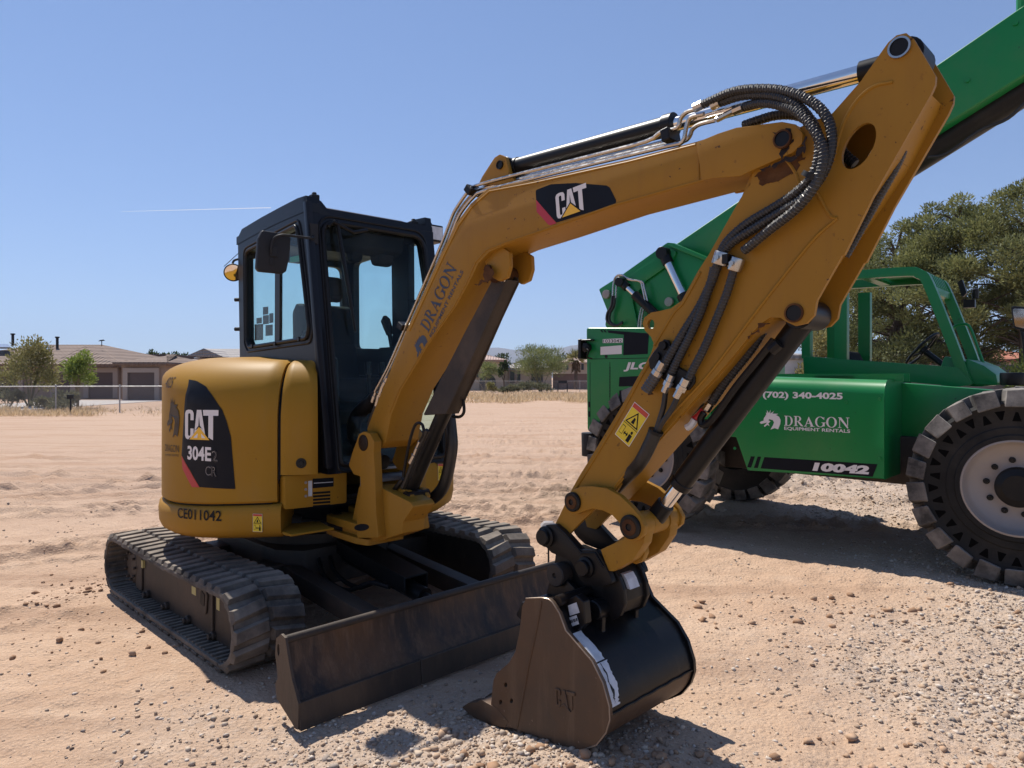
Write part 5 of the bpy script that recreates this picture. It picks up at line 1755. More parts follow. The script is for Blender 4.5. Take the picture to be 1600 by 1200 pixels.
def boltpin(px, py, y, r, name, parent, far=True):
    x, z = BF.side(px, py, y)
    mb = MB()
    for s in ((1, -1) if far else (1,)):
        ax_ = (bw(0, -1, 0) - bw(0, 0, 0)) * s; c = bw(x, y * s, z)
        mb.lathe(c, ax_, [(-.004, r), (.010, r), (.014, r * .9), (.014, r * .68)], 24, ms=[0, 0, 0])
        mb.lathe(c, ax_, [(.014, r * .70), (.017, r * .66), (.017, r * .3), (.012, r * .25), (.012, 0)], 24, ms=[1, 1, 0, 0])
    return mb.build(name, [M['black'], M['rust']], parent, smooth=40)


boltpin(896, 784, -YL_, .040, 'pivot_pin', LK)
boltpin(986, 823, -YL_, .046, 'pivot_pin', LK)

# ---- coupler
YC = .125
mb = MB()
cpl = fillet(BF.sides([(842, 838), (846, 826), (854, 820), (869, 819), (881, 829), (908, 859), (931, 859), (944, 880), (955, 905), (957, 912), (940, 916), (913, 913), (903, 901), (892, 876), (862, 864), (850, 852)], -YC), .010)
mb.plate(BF.ymap(), cpl, -YC, -YC + .028); mb.plate(BF.ymap(), cpl, YC - .028, YC)
core = fillet(BF.sides([(866, 860), (893, 872), (915, 890), (945, 895), (952, 905), (956, 945), (946, 964), (920, 960), (880, 915), (862, 893)], -.10), .02)
mb.plate(BF.ymap(), core, -.088, .088)
rim = BF.sides([(870, 822), (884, 834), (909, 864), (930, 864), (943, 886)], -YC - .001)
mb.tube([bw(a, -YC - .002, b) for a, b in rim], .006, 8)
CP = mb.build('quick_coupler', M['black'], EX, bevel=0.006)
mb = MB()
hk = fillet(BF.sides([(940, 898), (950, 889), (957, 891), (964, 903), (971, 922), (973, 942), (967, 960), (955, 966), (946, 950)], -.085), .012, 5)
mb.plate(BF.ymap(), hk, -.070, .070)
hks = fillet(BF.sides([(938, 898), (949, 885), (959, 887), (968, 902), (975, 922), (977, 944), (970, 963), (955, 970), (944, 952)], -.085), .012, 5)
mb.plate(BF.ymap(), hks, -.088, -.066); mb.plate(BF.ymap(), hks, .066, .088)
HKP = mb.build('coupler_hook', M['black'], EX, bevel=0.008)
mb = MB()
for px, py, y, r in ((854, 838, -YC, .034), (916, 886, -YC, .032)):
    x, z = BF.side(px, py, y)
    for s in (1, -1):
        mb.lathe(bw(x, y * s, z), (bw(0, -1, 0) - bw(0, 0, 0)) * s, [(-.02, r * 1.35), (.010, r * 1.3), (.014, r), (.030, r), (.034, r * .9), (.034, 0)], 22)
mb.build('coupler_pin', M['black'], CP)
for px, py, rr in ((871, 898, .048), (931, 953, .040)):
    x, z = BF.side(px, py, -.13)
    mb = MB()
    for s in (-1, 1):
        mb.lathe(bw(x, s * .09, z), bw(0, s, 0) - bw(0, 0, 0), [(-.02, rr), (.055, rr), (.060, rr * .9), (.060, rr * .25), (.05, rr * .2), (.05, 0)], 24)
    mb.build('bucket_pin', M['bucketblack'] if px > 900 else M['dirtysteel'], CP)
mb = MB()
a = [BF.side(*p, -.085) for p in ((963, 899), (968, 908), (973.5, 923))]
for (u0, v0), (u1, v1) in zip(a, a[1:]): mb.prism([bw(u0 + .012, -.052, v0), bw(u0 + .012, .012, v0), bw(u1 + .012, .012, v1), bw(u1 + .012, -.052, v1)], [bw(u0 - .006, -.050, v0), bw(u0 - .006, .015, v0), bw(u1 - .006, .015, v1), bw(u1 - .006, -.050, v1)])
mb.build('serial_plate', M['whitelabel'], HKP, smooth=0)

# ---- bucket
WB = .30
bn = BF.sides([(822, 935), (846, 934), (857, 936), (863, 941), (874, 958), (884, 985), (901, 1005), (925, 1033), (942, 1067), (952, 1104), (953, 1125), (947, 1145), (932, 1164), (908, 1173), (880, 1172), (840, 1151), (802, 1138), (764, 1131), (771, 1063), (776, 1052), (795, 1036), (805, 1019), (812, 985), (816, 947)], -WB)
holes = [[BF.side(px + 2.6 * math.cos(t), py + 4 * math.sin(t), -WB) for t in np.linspace(0, 2 * math.pi, 11)[:-1]] for px, py in ((790, 1070), (782, 1097), (799, 1095))]
BK = None
mb = MB()
mb.plate(BF.ymap(), [bn] + holes, -WB, -WB + .018)
BK = mb.build('bucket', M['bucketrust'], EX, smooth=30)
mb = MB(); mb.plate(BF.ymap(), [bn] + holes, WB - .018, WB); mb.build('side_plate', M['bucketblack'], BK, smooth=30)
# wrapper following the back of the side plates
wr = spline([Vector((u, 0, v)) for u, v in BF.sides([(848, 937), (860, 944), (871, 962), (881, 988), (899, 1009), (922, 1037), (938, 1070), (947.5, 1104), (948.5, 1124), (943, 1142), (930, 1159), (908, 1168)], -WB)], 4)
fl = [Vector((u, 0, v)) for u, v in BF.sides([(908, 1168), (880, 1167), (840, 1147), (802, 1134), (764, 1128)], -WB)]
cx_, cz_ = BF.side(860, 1060, -WB)
nrm = lambda p: (Vector((p.x - cx_, 0, p.z - cz_))).normalized() * .014


def wrap(P, name, m):
    mb = MB()
    rows = []
    for p in P:
        n_ = nrm(p); q = p - n_
        rows.append([bw(p.x, -WB + .017, p.z), bw(p.x, WB - .017, p.z), bw(q.x, WB - .017, q.z), bw(q.x, -WB + .017, q.z), bw(p.x, -WB + .017, p.z)])
    mb.grid(rows); mb.poly(rows[0][:4]); mb.poly(rows[-1][:4])
    return mb.build(name, m, BK, smooth=40)


k = next(i for i, p in enumerate(wr) if p.z < BF.side(953, 1119, -WB)[1])
wrap(wr[:k + 1], 'bucket_back', M['bucketblack'])
wrap(wr[k:] + fl[1:], 'bucket_floor', M['bucketrust'])
mb = MB()
p = wr[k]; n_ = nrm(p) * .25
pts = [bw(p.x + n_.x, y, p.z + n_.z + .0015 * math.sin(y * 60)) for y in np.linspace(-WB + .02, WB - .02, 30)]
mb.tube(pts, .005, 6); mb.build('weld_bead', M['bucketblack'], BK)
mb = MB()                            # stiffener weld on the side plate
mb.tube(bpts([(846, 940), (838, 985), (826, 1040), (817, 1090), (808, 1137)], -WB - .001), .004, 6)
mb.build('weld_bead', M['bucketrust'], BK)
# ears that take the coupler pins
earp = fillet(BF.sides([(858, 935), (866, 900), (876, 890), (892, 905), (912, 925), (935, 935), (948, 955), (947, 985), (960, 1010), (975, 1045), (950, 1060), (915, 1020), (880, 965)], -.10), .012)
mb = MB()
for s in (-1, 1):
    mb.plate(BF.ymap(), earp, s * .115 - .012, s * .115 + .012)
mb.plate(BF.ymap(), fillet(BF.sides([(852, 945), (862, 925), (880, 935), (900, 960), (890, 985), (872, 965)], -.10), .008), -WB + .018, WB - .018)
mb.build('bucket_ear', M['bucketblack'], BK, bevel=0.005)
mb = MB()
xx, zz = BF.side(866, 941, -WB); mb.cyl(bw(xx, -WB + .018, zz), bw(xx, WB - .018, zz), .022, 14)
mb.build('cross_tube', M['bucketblack'], BK)
mb = MB()
for yy in (-.27, -.135, 0, .135, .27):
    t = BF.sides([(722, 1105), (732, 1098), (745, 1097), (752, 1093), (776, 1106), (795, 1128), (789, 1137), (765, 1132), (741, 1121), (730, 1113)], -WB)
    tm = MB(); tm.plate(BF.ymap(), fillet(t, .006), yy - .032, yy + .032)
    tm.build('tooth', M['bucketrust'], BK, bevel=0.006)
mb = MB()
lp = BF.sides([(770, 1120), (800, 1127), (800, 1136), (768, 1130)], -WB); mb.plate(BF.ymap(), lp, -WB + .017, WB - .017); mb.build('bucket_lip', M['bucketrust'], BK)
mb = MB()
fc = affine(BF, -WB, (868, 1102), (900, 1111), (867, 1074), .0005)
for L in (C_L, A_L, T_L):
    P = [(u / 1.14, v) for u, v in L]
    mb.prism([fc(u, v, .005) for u, v in P], [fc(u, v, -.003) for u, v in P])
mb.prism([fc(u / 1.14, v, .007) for u, v in ((.2, -.1), (.54, .3), (.9, -.12), (.54, .12))], [fc(u / 1.14, v, -.003) for u, v in ((.2, -.1), (.54, .3), (.9, -.12), (.54, .12))])
mb.build('embossed_letters', M['bucketrust'], BK, bevel=0.0015, seg=1)


# worn rim of the near side plate, brightened as a painted edge highlight
mb = MB(); mb.tube([bw(u, -WB - .0005, v) for u, v in bn[:15]], .0028, 6); mb.build('worn_edge_highlight', M['wornhighlight'], BK)
# stickers on the bucket back
def back_pt(t, y, lift):
    i = min(int(t * (len(wr) - 1)), len(wr) - 2); f = t * (len(wr) - 1) - i
    p = wr[i].lerp(wr[i + 1], f); n_ = nrm(p).normalized()
    return bw(p.x + n_.x * lift, y, p.z + n_.z * lift)


mb = MB()
rr_ = np.random.default_rng(5)
mb.grid([[back_pt(.30 + .16 * i / 12, -WB + .022 + (.062 + .003 * rr_.normal()) * j / 3, .0025) for j in range(4)] for i in range(13)])
mb.grid([[back_pt(.467 + .19 * i / 22, -WB + .022 + (.06 + .004 * rr_.normal() - .020 * (i > 14) * rr_.random()) * j / 3, .0025) for j in range(4)] for i in range(23)])
tm2 = MB()
for a_, b_, w_ in ((.47, .56, .010), (.55, .62, .016), (.60, .64, .010)): tm2.grid([[back_pt(a_ + (b_ - a_) * i / 6, -WB + .045 + .010 * rr_.normal() * .3 + w_ * j * (1 - abs(i / 3 - 1) * .8), .0032) for j in (0, 1)] for i in range(7)])
tm2.build('label_tear', M['bucketblack'], BK, smooth=0, recalc=False)
mb.build('torn_label', M['whitelabel'], BK, smooth=0, recalc=False)
mb = MB()
for q in ([(888, 946), (901, 941), (906, 957), (891, 962)], [(883, 967), (901, 961), (905, 975), (887, 981)]):
    pl = [BF.side(a, b, -.24) for a, b in q]
    mb.plate(BF.ymap(), pl, -.2425, -.2405)
mb.build('white_sticker', M['whitelabel'], BK, smooth=0)
mb = MB()
for kx in range(6):
    q = [(889 + kx * 2.2, 969.5 - kx * .7), (890 + kx * 2.2 + (kx % 2) * .5, 969.2 - kx * .7), (891 + kx * 2.2 + (kx % 2) * .5, 974 - kx * .7), (890 + kx * 2.2, 974.4 - kx * .7)]
    mb.plate(BF.ymap(), [BF.side(a, b, -.243) for a, b in q], -.2440, -.2428)
mb.build('barcode', M['vinylblack'], BK, smooth=0)
mb = MB()
mb.plate(BF.ymap(), fillet(BF.sides([(866, 946), (900, 930), (912, 940), (915, 975), (905, 985), (885, 985), (874, 960)], -.24), .01), -.2405, -.20)
mb.build('ear_gusset', M['bucketblack'], BK, bevel=0.004, seg=1)


# ============================================================ TELEHANDLER
t0 = TF.w(1.5, 1.2, 0)
TH = root('telehandler', 'green telehandler with open cab and raised boom parked behind the excavator', 'telehandler', (t0.x, t0.y, 0), 42)
tw = TF.w
tout = tw(0, -1, 0) - tw(0, 0, 0)


def th_wheel(x, y, face, name='wheel'):
    """solid-tyre wheel; face -1 shows its disc on the near side"""
    s = face
    ax = (tw(0, 1, 0) - tw(0, 0, 0)) * s
    c = tw(x, y, .715)               # centre of the outer side face
    Rr, W = .625, .36
    mb = MB()
    mb.lathe(c, -ax, [(.03, .33), (.0, .345), (.0, .375), (.010, .385), (.010, .43), (.018, .44), (.020, .575), (.004, .60), (.02, Rr), (W - .02, Rr), (W, .60), (W, .33), (.03, .33)], 64)
    wh = mb.build('wheel', M['tyre'], TH, smooth=35)
    # tread blocks: two staggered rows of angled lugs
    mb = MB()
    n = 22
    u = ax.orthogonal().normalized(); u = Vector((0, 0, 1)) - ax * ax.dot(Vector((0, 0, 1))); u.normalize(); w = ax.cross(u)

    def cp(a, r, t): return c + (u * math.cos(a) + w * math.sin(a)) * r - ax * t
    for i in range(n):
        for row in (0, 1):
            a0 = 2 * math.pi * (i + .5 * row) / n
            da = 2 * math.pi / n
            sk = .32 * da
            ta, tb = (-.012, W * .58) if row == 0 else (W + .012, W * .42)
            b = [cp(a0 - .42 * da, Rr - .05, ta), cp(a0 + .42 * da, Rr - .05, ta), cp(a0 + .36 * da + sk, Rr - .02, tb), cp(a0 - .36 * da + sk, Rr - .02, tb)]
            ti = ta + (.03 if row == 0 else -.03)
            t = [cp(a0 - .36 * da, Rr + .082, ti), cp(a0 + .36 * da, Rr + .082, ti), cp(a0 + .31 * da + sk, Rr + .090, tb), cp(a0 - .31 * da + sk, Rr + .090, tb)]
            mb.prism(b, t)
    mb.jitter(.005, int(x * 10 + y * 7))
    mb.build('tread_block', M['tread'], wh, bevel=0.006, seg=1, smooth=30)
    # ring of flat black triangles, painted shade of the sidewall openings
    mb = MB()
    for i in range(34):
        a = 2 * math.pi * i / 34
        up = i % 2
        r0, r1 = (.476, .552)
        da = .058
        if up: q = [(a - da, r1), (a + da, r1), (a + .014, r0 + .012), (a - .014, r0 + .012)]
        else: q = [(a - .014, r1 - .012), (a + .014, r1 - .012), (a + da, r0), (a - da, r0)]
        m_ = [sum(p[0] for p in q) / 4, sum(p[1] for p in q) / 4]
        A = [cp(p[0], p[1], .0175) for p in q]
        B = [cp(m_[0] + (p[0] - m_[0]) * .8, m_[1] + (p[1] - m_[1]) * .8, .075) for p in q]
        mb.poly(A)
    mb.build('sidewall_hole_shade', M['pitshade'], wh, smooth=0, recalc=False)
    mb = MB()
    mb.lathe(c, -ax, [(.010, .350), (.002, .343), (.002, .330), (.07, .318), (.10, .295), (.115, .16), (.10, .125)], 56)
    rim = mb.build('rim', M['grey'], wh, smooth=50)
    mb = MB()
    mb.lathe(c, -ax, [(.11, .145), (.055, .14), (.045, .13), (.035, .095), (.03, .09), (.03, .0)], 36)
    mb.build('hub', M['black'], wh, smooth=40)
    mb = MB()
    for i in range(10):
        a = 2 * math.pi * (i + .3) / 10
        mb.lathe(cp(a, .195, .113), ax, [(-.01, .022), (.010, .022), (.012, .015), (.030, .014), (.030, 0)], 10)
    mb.build('wheel_nut', M['black'], wh)
    return wh


th_wheel(0.0, 0.0, -1)
th_wheel(3.04, 0.0, -1)
th_wheel(0.0, 2.42, 1)
th_wheel(3.04, 2.42, 1)
mb = MB()
for x in (0.0, 3.04):
    mb.cyl(tw(x, .35, .70), tw(x, 2.07, .70), .11, 14)
    mb.box(TF.zmap(), x - .2, x + .2, .75, 1.65, .55, .85)
    for y in (.42, 2.0): mb.box(TF.zmap(), x - .12, x + .12, y - .08, y + .08, .50, .92)
mb.build('axle', M['dirtysteel'], TH, bevel=0.02)
# chassis
mb = MB()
mb.plate(TF.ymap(), fillet([(-.62, .70), (3.9, .62), (3.95, 1.10), (2.4, 1.35), (-.6, 1.30)], .04), .72, 1.70)
mb.build('chassis', M['green'], TH, bevel=0.015)
mb = MB()
mb.plate(TF.ymap(), [(.45, .62), (2.6, .60), (2.6, 1.0), (.45, 1.05)], .50, 1.9)
mb.build('underbody', M['dirtysteel'], TH, bevel=0.02)

# rear body with vents, name and lamps
Y0 = .02
rb = fillet(TF.sides([(916, 512), (1085, 512), (1110, 590), (1110, 655), (1010, 655), (945, 674), (917.5, 673)], Y0), [.03, .03, .02, .02, .1, .03, .03])
mb = MB(); mb.plate(TF.ymap(), rb, Y0, Y0 + .62)
rbf = fillet(TF.sides([(916, 512), (1060, 512), (1080, 560), (1080, 655), (917.5, 673)], Y0), .03)
mb.plate(TF.ymap(), rbf, 1.75, 2.36)
RB = mb.build('rear_body', M['green'], TH, bevel=0.014, seg=3)
mb = MB(); mb.plate(TF.ymap(), fillet([(-.80, .80), (-.45, .80), (-.45, 1.6), (-.80, 1.6)], .04), .64, 1.74); mb.build('counterweight', M['green'], TH, bevel=0.02)


def patch(name, px, m, parent, y=Y0, lift=.003, r=0.0):
    P = TF.sides(px, y)
    if r: P = fillet(P, r)
    mb = MB(); mb.plate(TF.ymap(), P, y - lift, y + .001)
    return mb.build(name, M[m], parent, smooth=0)


patch('dark_decal', [(949, 516), (1014, 521), (1012, 553), (974, 555), (975, 523), (951, 520)], 'vinylblack', RB)
for k in (0, 1): patch('dark_decal', [(938 + 5 * k, 515.3), (940.5 + 5 * k, 515.4), (943 + 5 * k, 519.5), (940.5 + 5 * k, 519.4)], 'vinylblack', RB)
patch('number_plate', [(938.5, 542), (971.5, 539.5), (971.5, 553), (938.5, 554.5)], 'white', RB)
patch('number_strip', [(942, 530), (973, 528.5), (973, 535.5), (942, 536)], 'white', RB, lift=.002)
mb = MB(); put_text(mb, affine(TF, Y0, (943, 535.5), (972, 535), (943, 530.5), .0030), '1033042', 0, 0.004); mb.build('fleet_number', M['vinylblack'], RB, smooth=0, recalc=False)
mb = MB(); put_text(mb, affine(TF, Y0, (974, 580.5), (1013, 580.5), (978.5, 566), .0030), 'JLG', 0, 0.04); mb.build('maker_lettering', M['white'], RB, smooth=0, recalc=False)
for a, b in ((589, 604), (610, 625), (631, 644)): patch('vent', [(968, a), (1010, a - 2), (1010, b - 1), (967, b)], 'vinylblack', RB, r=.01)
mb = MB()
for a_, b_ in (((925, 561), (1060, 558.5)), ((953, 566), (953, 668)), ((922, 566), (922, 668))):
    p0, p1 = TF.side(*a_, Y0), TF.side(*b_, Y0); L_ = math.hypot(p1[0] - p0[0], p1[1] - p0[1]); nx_, nz_ = -(p1[1] - p0[1]) / L_ * .003, (p1[0] - p0[0]) / L_ * .003
    mb.plate(TF.ymap(), [(p0[0] + nx_, p0[1] + nz_), (p1[0] + nx_, p1[1] + nz_), (p1[0] - nx_, p1[1] - nz_), (p0[0] - nx_, p0[1] - nz_)], Y0 - .0012, Y0 + .001)
mb.build('panel_seam', M['vinylblack'], RB, smooth=0)
mb = MB()
for i in range(20):
    x, z = TF.side(953, 574 + i * 2.4, Y0); mb.box(TF.ymap(), x - .006, x + .006, z - .004, z + .004, Y0 - .002, Y0)
x, z = TF.side(921, 632, Y0); mb.box(TF.ymap(), x - .012, x + .012, z - .03, z + .03, Y0 - .003, Y0)
x, z = TF.side(921, 647, Y0); mb.box(TF.ymap(), x - .012, x + .012, z - .03, z + .03, Y0 - .003, Y0)
mb.build('hinge', M['vinylblack'], RB, smooth=0)
mb = MB()
x, z = TF.side(920, 546, Y0 - .02)
mb.box(TF.ymap(), x - .10, x - .065, z - .10, z + .11, Y0 - .08, Y0 + .14)
mb.box(TF.ymap(), x - .065, x + .06, z + .09, z + .105, Y0 - .07, Y0 + .12)
LB = mb.build('lamp_bracket', M['black'], RB, bevel=0.004, seg=1)
mb = MB(); mb.lathe(tw(x - .02, Y0 - .03, z + .02), tout, [(-.05, .045), (.03, .05), (.035, .04), (.035, 0)], 16)
mb.tube(spline([tw(x - .02, Y0 - .06, z + .02), tw(x + .05, Y0 - .09, z - .02), tw(x + .02, Y0 - .08, z - .08), tw(x + .05, Y0 - .03, z - .10)], 5), .008, 6)
mb.build('tail_lamp', M['black'], LB)
mb = MB()
x, z = TF.side(921, 695, .1)
mb.lathe(tw(x, .12, z - .12), (0, 0, 1), [(0, 0), (0, .095), (.25, .10), (.25, 0)], 18)
mb.build('rear_bumper', M['darkgrey'], TH, bevel=0.008)

# engine pod
pod = TF.sides([(1148, 585), (1150, 683), (1168, 735), (1382, 748.5), (1382, 604), (1300, 588)], Y0)
a = TF.side(1146, 583, Y0 + .08); b = TF.side(1395, 596, Y0 + .08)
xl, xr_ = TF.side(1130, 600, Y0)[0], TF.side(1382, 700, Y0)[0]
zt0, zt1 = 1.520, 1.478
mb = MB()
D = .58


def podsec(x, bot):
    t = (x - xl) / (xr_ - xl); zt_ = zt0 + (zt1 - zt0) * t
    r = .115
    s = [tw(x, Y0 + D, bot), tw(x, Y0, bot), tw(x, Y0, zt_ - r)]
    for i in range(1, 9):
        q = R(90 * i / 8); s.append(tw(x, Y0 + r - r * math.cos(q), zt_ - r + r * math.sin(q)))
    return s + [tw(x, Y0 + D, zt_ + .004)]


zb0 = TF.side(1168, 735, Y0); zb1 = TF.side(1382, 748.5, Y0)
zs_ = TF.side(1150, 683, Y0)
secs = [podsec(xl, zs_[1]), podsec(zs_[0], zs_[1]), podsec(zb0[0], zb0[1]), podsec(xr_ * .5 + zb0[0] * .5, (zb0[1] + zb1[1]) / 2), podsec(xr_, zb1[1])]
mb.grid([s + [s[0]] for s in secs]); mb.poly(secs[0]); mb.poly(secs[-1][::-1])
POD = mb.build('engine_pod', M['green'], TH, bevel=0.006, seg=2, smooth=40)
mb = MB(); put_text(mb, affine(TF, Y0, (1192, 624), (1317, 627.2), (1192, 611.5), .003), '(702) 340-4025', 0, 0.035); mb.build('phone_lettering', M['white'], POD, smooth=0, recalc=False)
mb = MB()
put_dragon_word(mb, affine(TF, Y0, (1225.5, 665), (1327, 669), (1225.5, 649.5), .003))
put_text(mb, affine(TF, Y0, (1225.5, 672.5), (1328.5, 677.5), (1225.5, 666.5), .003), 'EQUIPMENT RENTALS', 0, 0.02)
put_dragon_head(mb, affine(TF, Y0, (1187, 671), (1220, 671.5), (1187, 640), .003))
mb.build('rental_decal', M['white'], POD, smooth=0, recalc=False)
mb = MB()
for q in ([(1173.5, 713), (1179.5, 713.3), (1173.5, 730.5), (1167.5, 730)], [(1184, 713.5), (1189, 713.7), (1184, 731.3), (1178, 731)], [(1194.5, 714.3), (1371, 725.3), (1363.5, 745), (1188.5, 731.8)]):
    P = TF.sides(q, Y0); mb.plate(TF.ymap(), P, Y0 - .002, Y0 + .001)
mb.build('stripe_decal', M['vinylblack'], POD, smooth=0)
mb = MB(); put_text(mb, affine(TF, Y0, (1269.5, 735.5), (1357, 741.5), (1273.5, 722.5), .003), '10042', 0, 0.06, 0.98); mb.build('model_lettering', M['white'], POD, smooth=0, recalc=False)
mb = MB()                            # latches, screws and a hatch outline on the pod
for x, z in ((.75, 1.30), (1.9, 1.30), (2.15, .86), (.95, .86), (2.15, 1.33)):
    mb.lathe(tw(x, Y0, z), tout, [(0, .014), (.006, .013), (.006, 0)], 10)
mb.build('panel_bolt', M['green'], POD)
mb = MB()
for x, z in ((-.45, 1.15), (-.45, 1.72), (.30, 1.88)): mb.lathe(tw(x, Y0, z), tout, [(0, .018), (.006, .016), (.006, 0)], 10)
for x in (-.62, -.58): mb.lathe(tw(x, Y0, .88), tout, [(0, .010), (.005, .010), (.005, 0)], 8)
mb.build('panel_bolt', M['darkgrey'], RB)
mb = MB()
P = [tw(1.55 + u, v, 1.512) for u, v in ((0, .28), (.32, .28), (.32, .42), (0, .42))]
mb.poly(P); mb.build('pod_vent', M['vinylblack'], POD, smooth=0)
mb = MB(); mb.box(TF.zmap(), .6, 2.25, Y0 + .30, Y0 + .31, 1.47, 1.53); mb.box(TF.zmap(), .6, 2.25, Y0 + .50, Y0 + .51, 1.47, 1.535); mb.build('pod_seam', M['green'], POD)
# frame panel between pod and front wheel
fpn = TF.sides([(1405, 598), (1560, 610), (1600, 640), (1600, 712), (1405, 690)], .55)
mb = MB(); mb.plate(TF.ymap(), fpn, .55, .74); mb.build('frame_panel', M['green'], TH, bevel=0.01)
mb = MB(); mb.plate(TF.ymap(), TF.sides([(1405, 700), (1540, 706), (1540, 738), (1405, 730)], .6), .6, 1.8); mb.build('frame_rail', M['black'], TH, bevel=0.01)

# boom: root section, telescoping box, slave cylinders
YBm0, YBm1 = .92, 1.48
bmn = TF.sides([(1040, 391), (1062, 377), (1640, -20), (1860, -170), (1860, -48), (1600, 117), (1443, 216), (1105, 425), (1050, 420)], YBm0)
mb = MB(); mb.plate(TF.ymap(), bmn, YBm0, YBm1); TB = mb.build('boom', M['green'], TH, bevel=0.02, seg=3)
towr = fillet(TF.sides([(936, 452), (955, 440), (974, 428), (1043, 379), (1054, 380), (1108, 402), (1140, 440), (1100, 520), (952, 520), (946, 508), (949, 485), (943, 470)], YBm0 - .13), [.02, .05, .05, .06, .05, .02, .1, .05, .03, .03, .05, .03])
mb = MB()
mb.plate(TF.ymap(), towr, YBm0 - .135, YBm0 - .11); mb.plate(TF.ymap(), towr, YBm1 + .11, YBm1 + .135)
mb.plate(TF.ymap(), fillet(TF.sides([(936, 452), (974, 428), (1043, 379), (1060, 382), (1000, 430), (960, 460)], YBm0 - .11), .01), YBm0 - .11, YBm1 + .11)
TW = mb.build('boom_root', M['green'], TH, bevel=0.008)
mb = MB()
mb.plate(TF.ymap(), fillet(TF.sides([(975, 438), (1045, 390), (1060, 392), (1050, 412), (1010, 440), (990, 470), (1000, 515), (960, 515), (962, 460)], YBm0 - .14), .05), YBm0 - .165, YBm0 - .135)
mb.plate(TF.ymap(), fillet(TF.sides([(1045, 384), (1056, 381), (1110, 404), (1108, 409)], YBm0 - .14), .01), YBm0 - .20, YBm0 - .135)
mb.build('root_flange', M['green'], TW, bevel=0.012)
mb = MB()
a = [TF.side(px, py, YBm0 + .28) for px, py in ((1330, 312), (1412, 262), (1600, 141), (1860, -25))]
mb.cyl(tw(a[0][0], YBm0 + .28, a[0][1]), tw(a[3][0], YBm0 + .28, a[3][1]), .135, 24)
mb.build('boom_cylinder', M['black'], TH)
mb = MB()
P = [TF.side(*p, YBm0 + .02) for p in ((1450, 246), (1480, 240), (1530, 205), (1575, 185), (1615, 150), (1700, 90))]
mb.tube(spline([tw(u, YBm0 + .02, v) for u, v in P], 5), .014, 8); mb.build('hydraulic_hose', M['hose'], TH)
mb = MB()
c = TF.side(1358, 214, YBm0); put = [tw(c[0] + u, YBm0 - .003, c[1] + v) for u, v in arc(0, 0, .10, .075, 0, 360, 20)[:-1]]
mb.poly(put)
for (dx, dz, w, h) in ((-.02, .12, .10, .04), (.10, .07, .03, .05), (.06, -.12, .12, .03)):
    mb.poly([tw(c[0] + dx + u, YBm0 - .003, c[1] + dz + v) for u, v in rect(-w / 2, -h / 2, w / 2, h / 2)])
c = TF.side(1466, 171, YBm0)
for p in ring(0, 0, .045, .03, .014, .010, 0, 360, 16): mb.poly([tw(c[0] + u * .8 + v * .5, YBm0 - .003, c[1] + v + u * .55) for u, v in p])
mb.build('boom_decal', M['white'], TB, smooth=0, recalc=False)
mb = MB()
for px, py in ((1587, 37), (1512, 126)): 
    c = TF.side(px, py, YBm0); mb.lathe(tw(c[0], YBm0, c[1]), tout, [(0, .02), (.02, .018), (.02, 0)], 10)
c = TF.side(1597, 8, YBm0 + .05); mb.lathe(tw(c[0], YBm0 + .05, c[1]), (0, 0, 1), [(-.05, .04), (.05, .04), (.06, 0)], 10)
mb.build('boom_bolt', M['green'], TB)


def tcyl(p0, p1, split, r0, r1, y, head=.05, flip=False):
    a, b = TF.side(*p0, y), TF.side(*p1, y)
    A, B = tw(a[0], y, a[1]), tw(b[0], y, b[1])
    mb = MB(); mb.cyl(A.lerp(B, split), B, r0, 16); mh = MB(); mh.cyl(A - (B - A) * .03, A + (B - A) * .16, head, 14); mh.cyl(A - (tw(0, 1, 0) - tw(0, 0, 0)) * .06, A + (tw(0, 1, 0) - tw(0, 0, 0)) * .06, head * 1.1, 16)
    oo = mb.build('lift_cylinder', M['black'], TH, bevel=0.003, seg=1)
    mh.build('rod_eye', M['black'], oo, bevel=0.003, seg=1)
    mb = MB(); mb.cyl(A, A.lerp(B, split + .02), r1, 14); mb.build('cylinder_rod', M['chrome'], oo)


tcyl((1037, 396), (1086, 500), .62, .07, .050, YBm0 - .20, .062)
tcyl((971, 441), (1030, 496), .36, .052, .030, YBm0 - .20, .050)
for k in (0, 1):
    mb = MB()
    P = [TF.side(*p, YBm0 - .22) for p in ((957 + 5 * k, 466), (959 + 5 * k, 440), (964 + 4 * k, 431), (970 + 3 * k, 430), (983, 436 + k), (1000 + 3 * k, 440), (1004 + 3 * k, 450), (1008 + 4 * k, 470))]
    mb.tube(spline([tw(u, YBm0 - .22, v) for u, v in P], 5), .011, 8); mb.build('steel_tube', M['zinc'], TH)
    mb = MB()
    P = [TF.side(*p, YBm0 - .22) for p in ((957 + 4 * k, 462), (955 + 4 * k, 478), (949 + 4 * k, 490), (949 + 4 * k, 502), (960 + 3 * k, 509), (973, 505 - k * 2))]
    mb.tube(spline([tw(u, YBm0 - .22, v) for u, v in P], 5), .016, 8); mb.build('hydraulic_hose', M['hose'], TH)
    mb = MB()
    P = [TF.side(*p, YBm0 - .2) for p in ((997 + 4 * k, 512), (999 + 4 * k, 496), (1003 + 4 * k, 481), (1010 + 3 * k, 480), (1015, 486 + k * 2), (1018, 500))]
    mb.tube(spline([tw(u, YBm0 - .2, v) for u, v in P], 5), .010, 8); mb.build('steel_tube', M['zinc'], TH)
mb = MB()
for px, py in ((949, 460), (1047, 472)):
    c = TF.side(px, py, YBm0 - .14); mb.lathe(tw(c[0], YBm0 - .165, c[1]), tout, [(-.02, .05), (.012, .05), (.016, .03), (.016, 0)], 16)
mb.build('pivot_pin', M['grey'], TW)

# open cab
YC0, YC1 = 1.42, 2.30


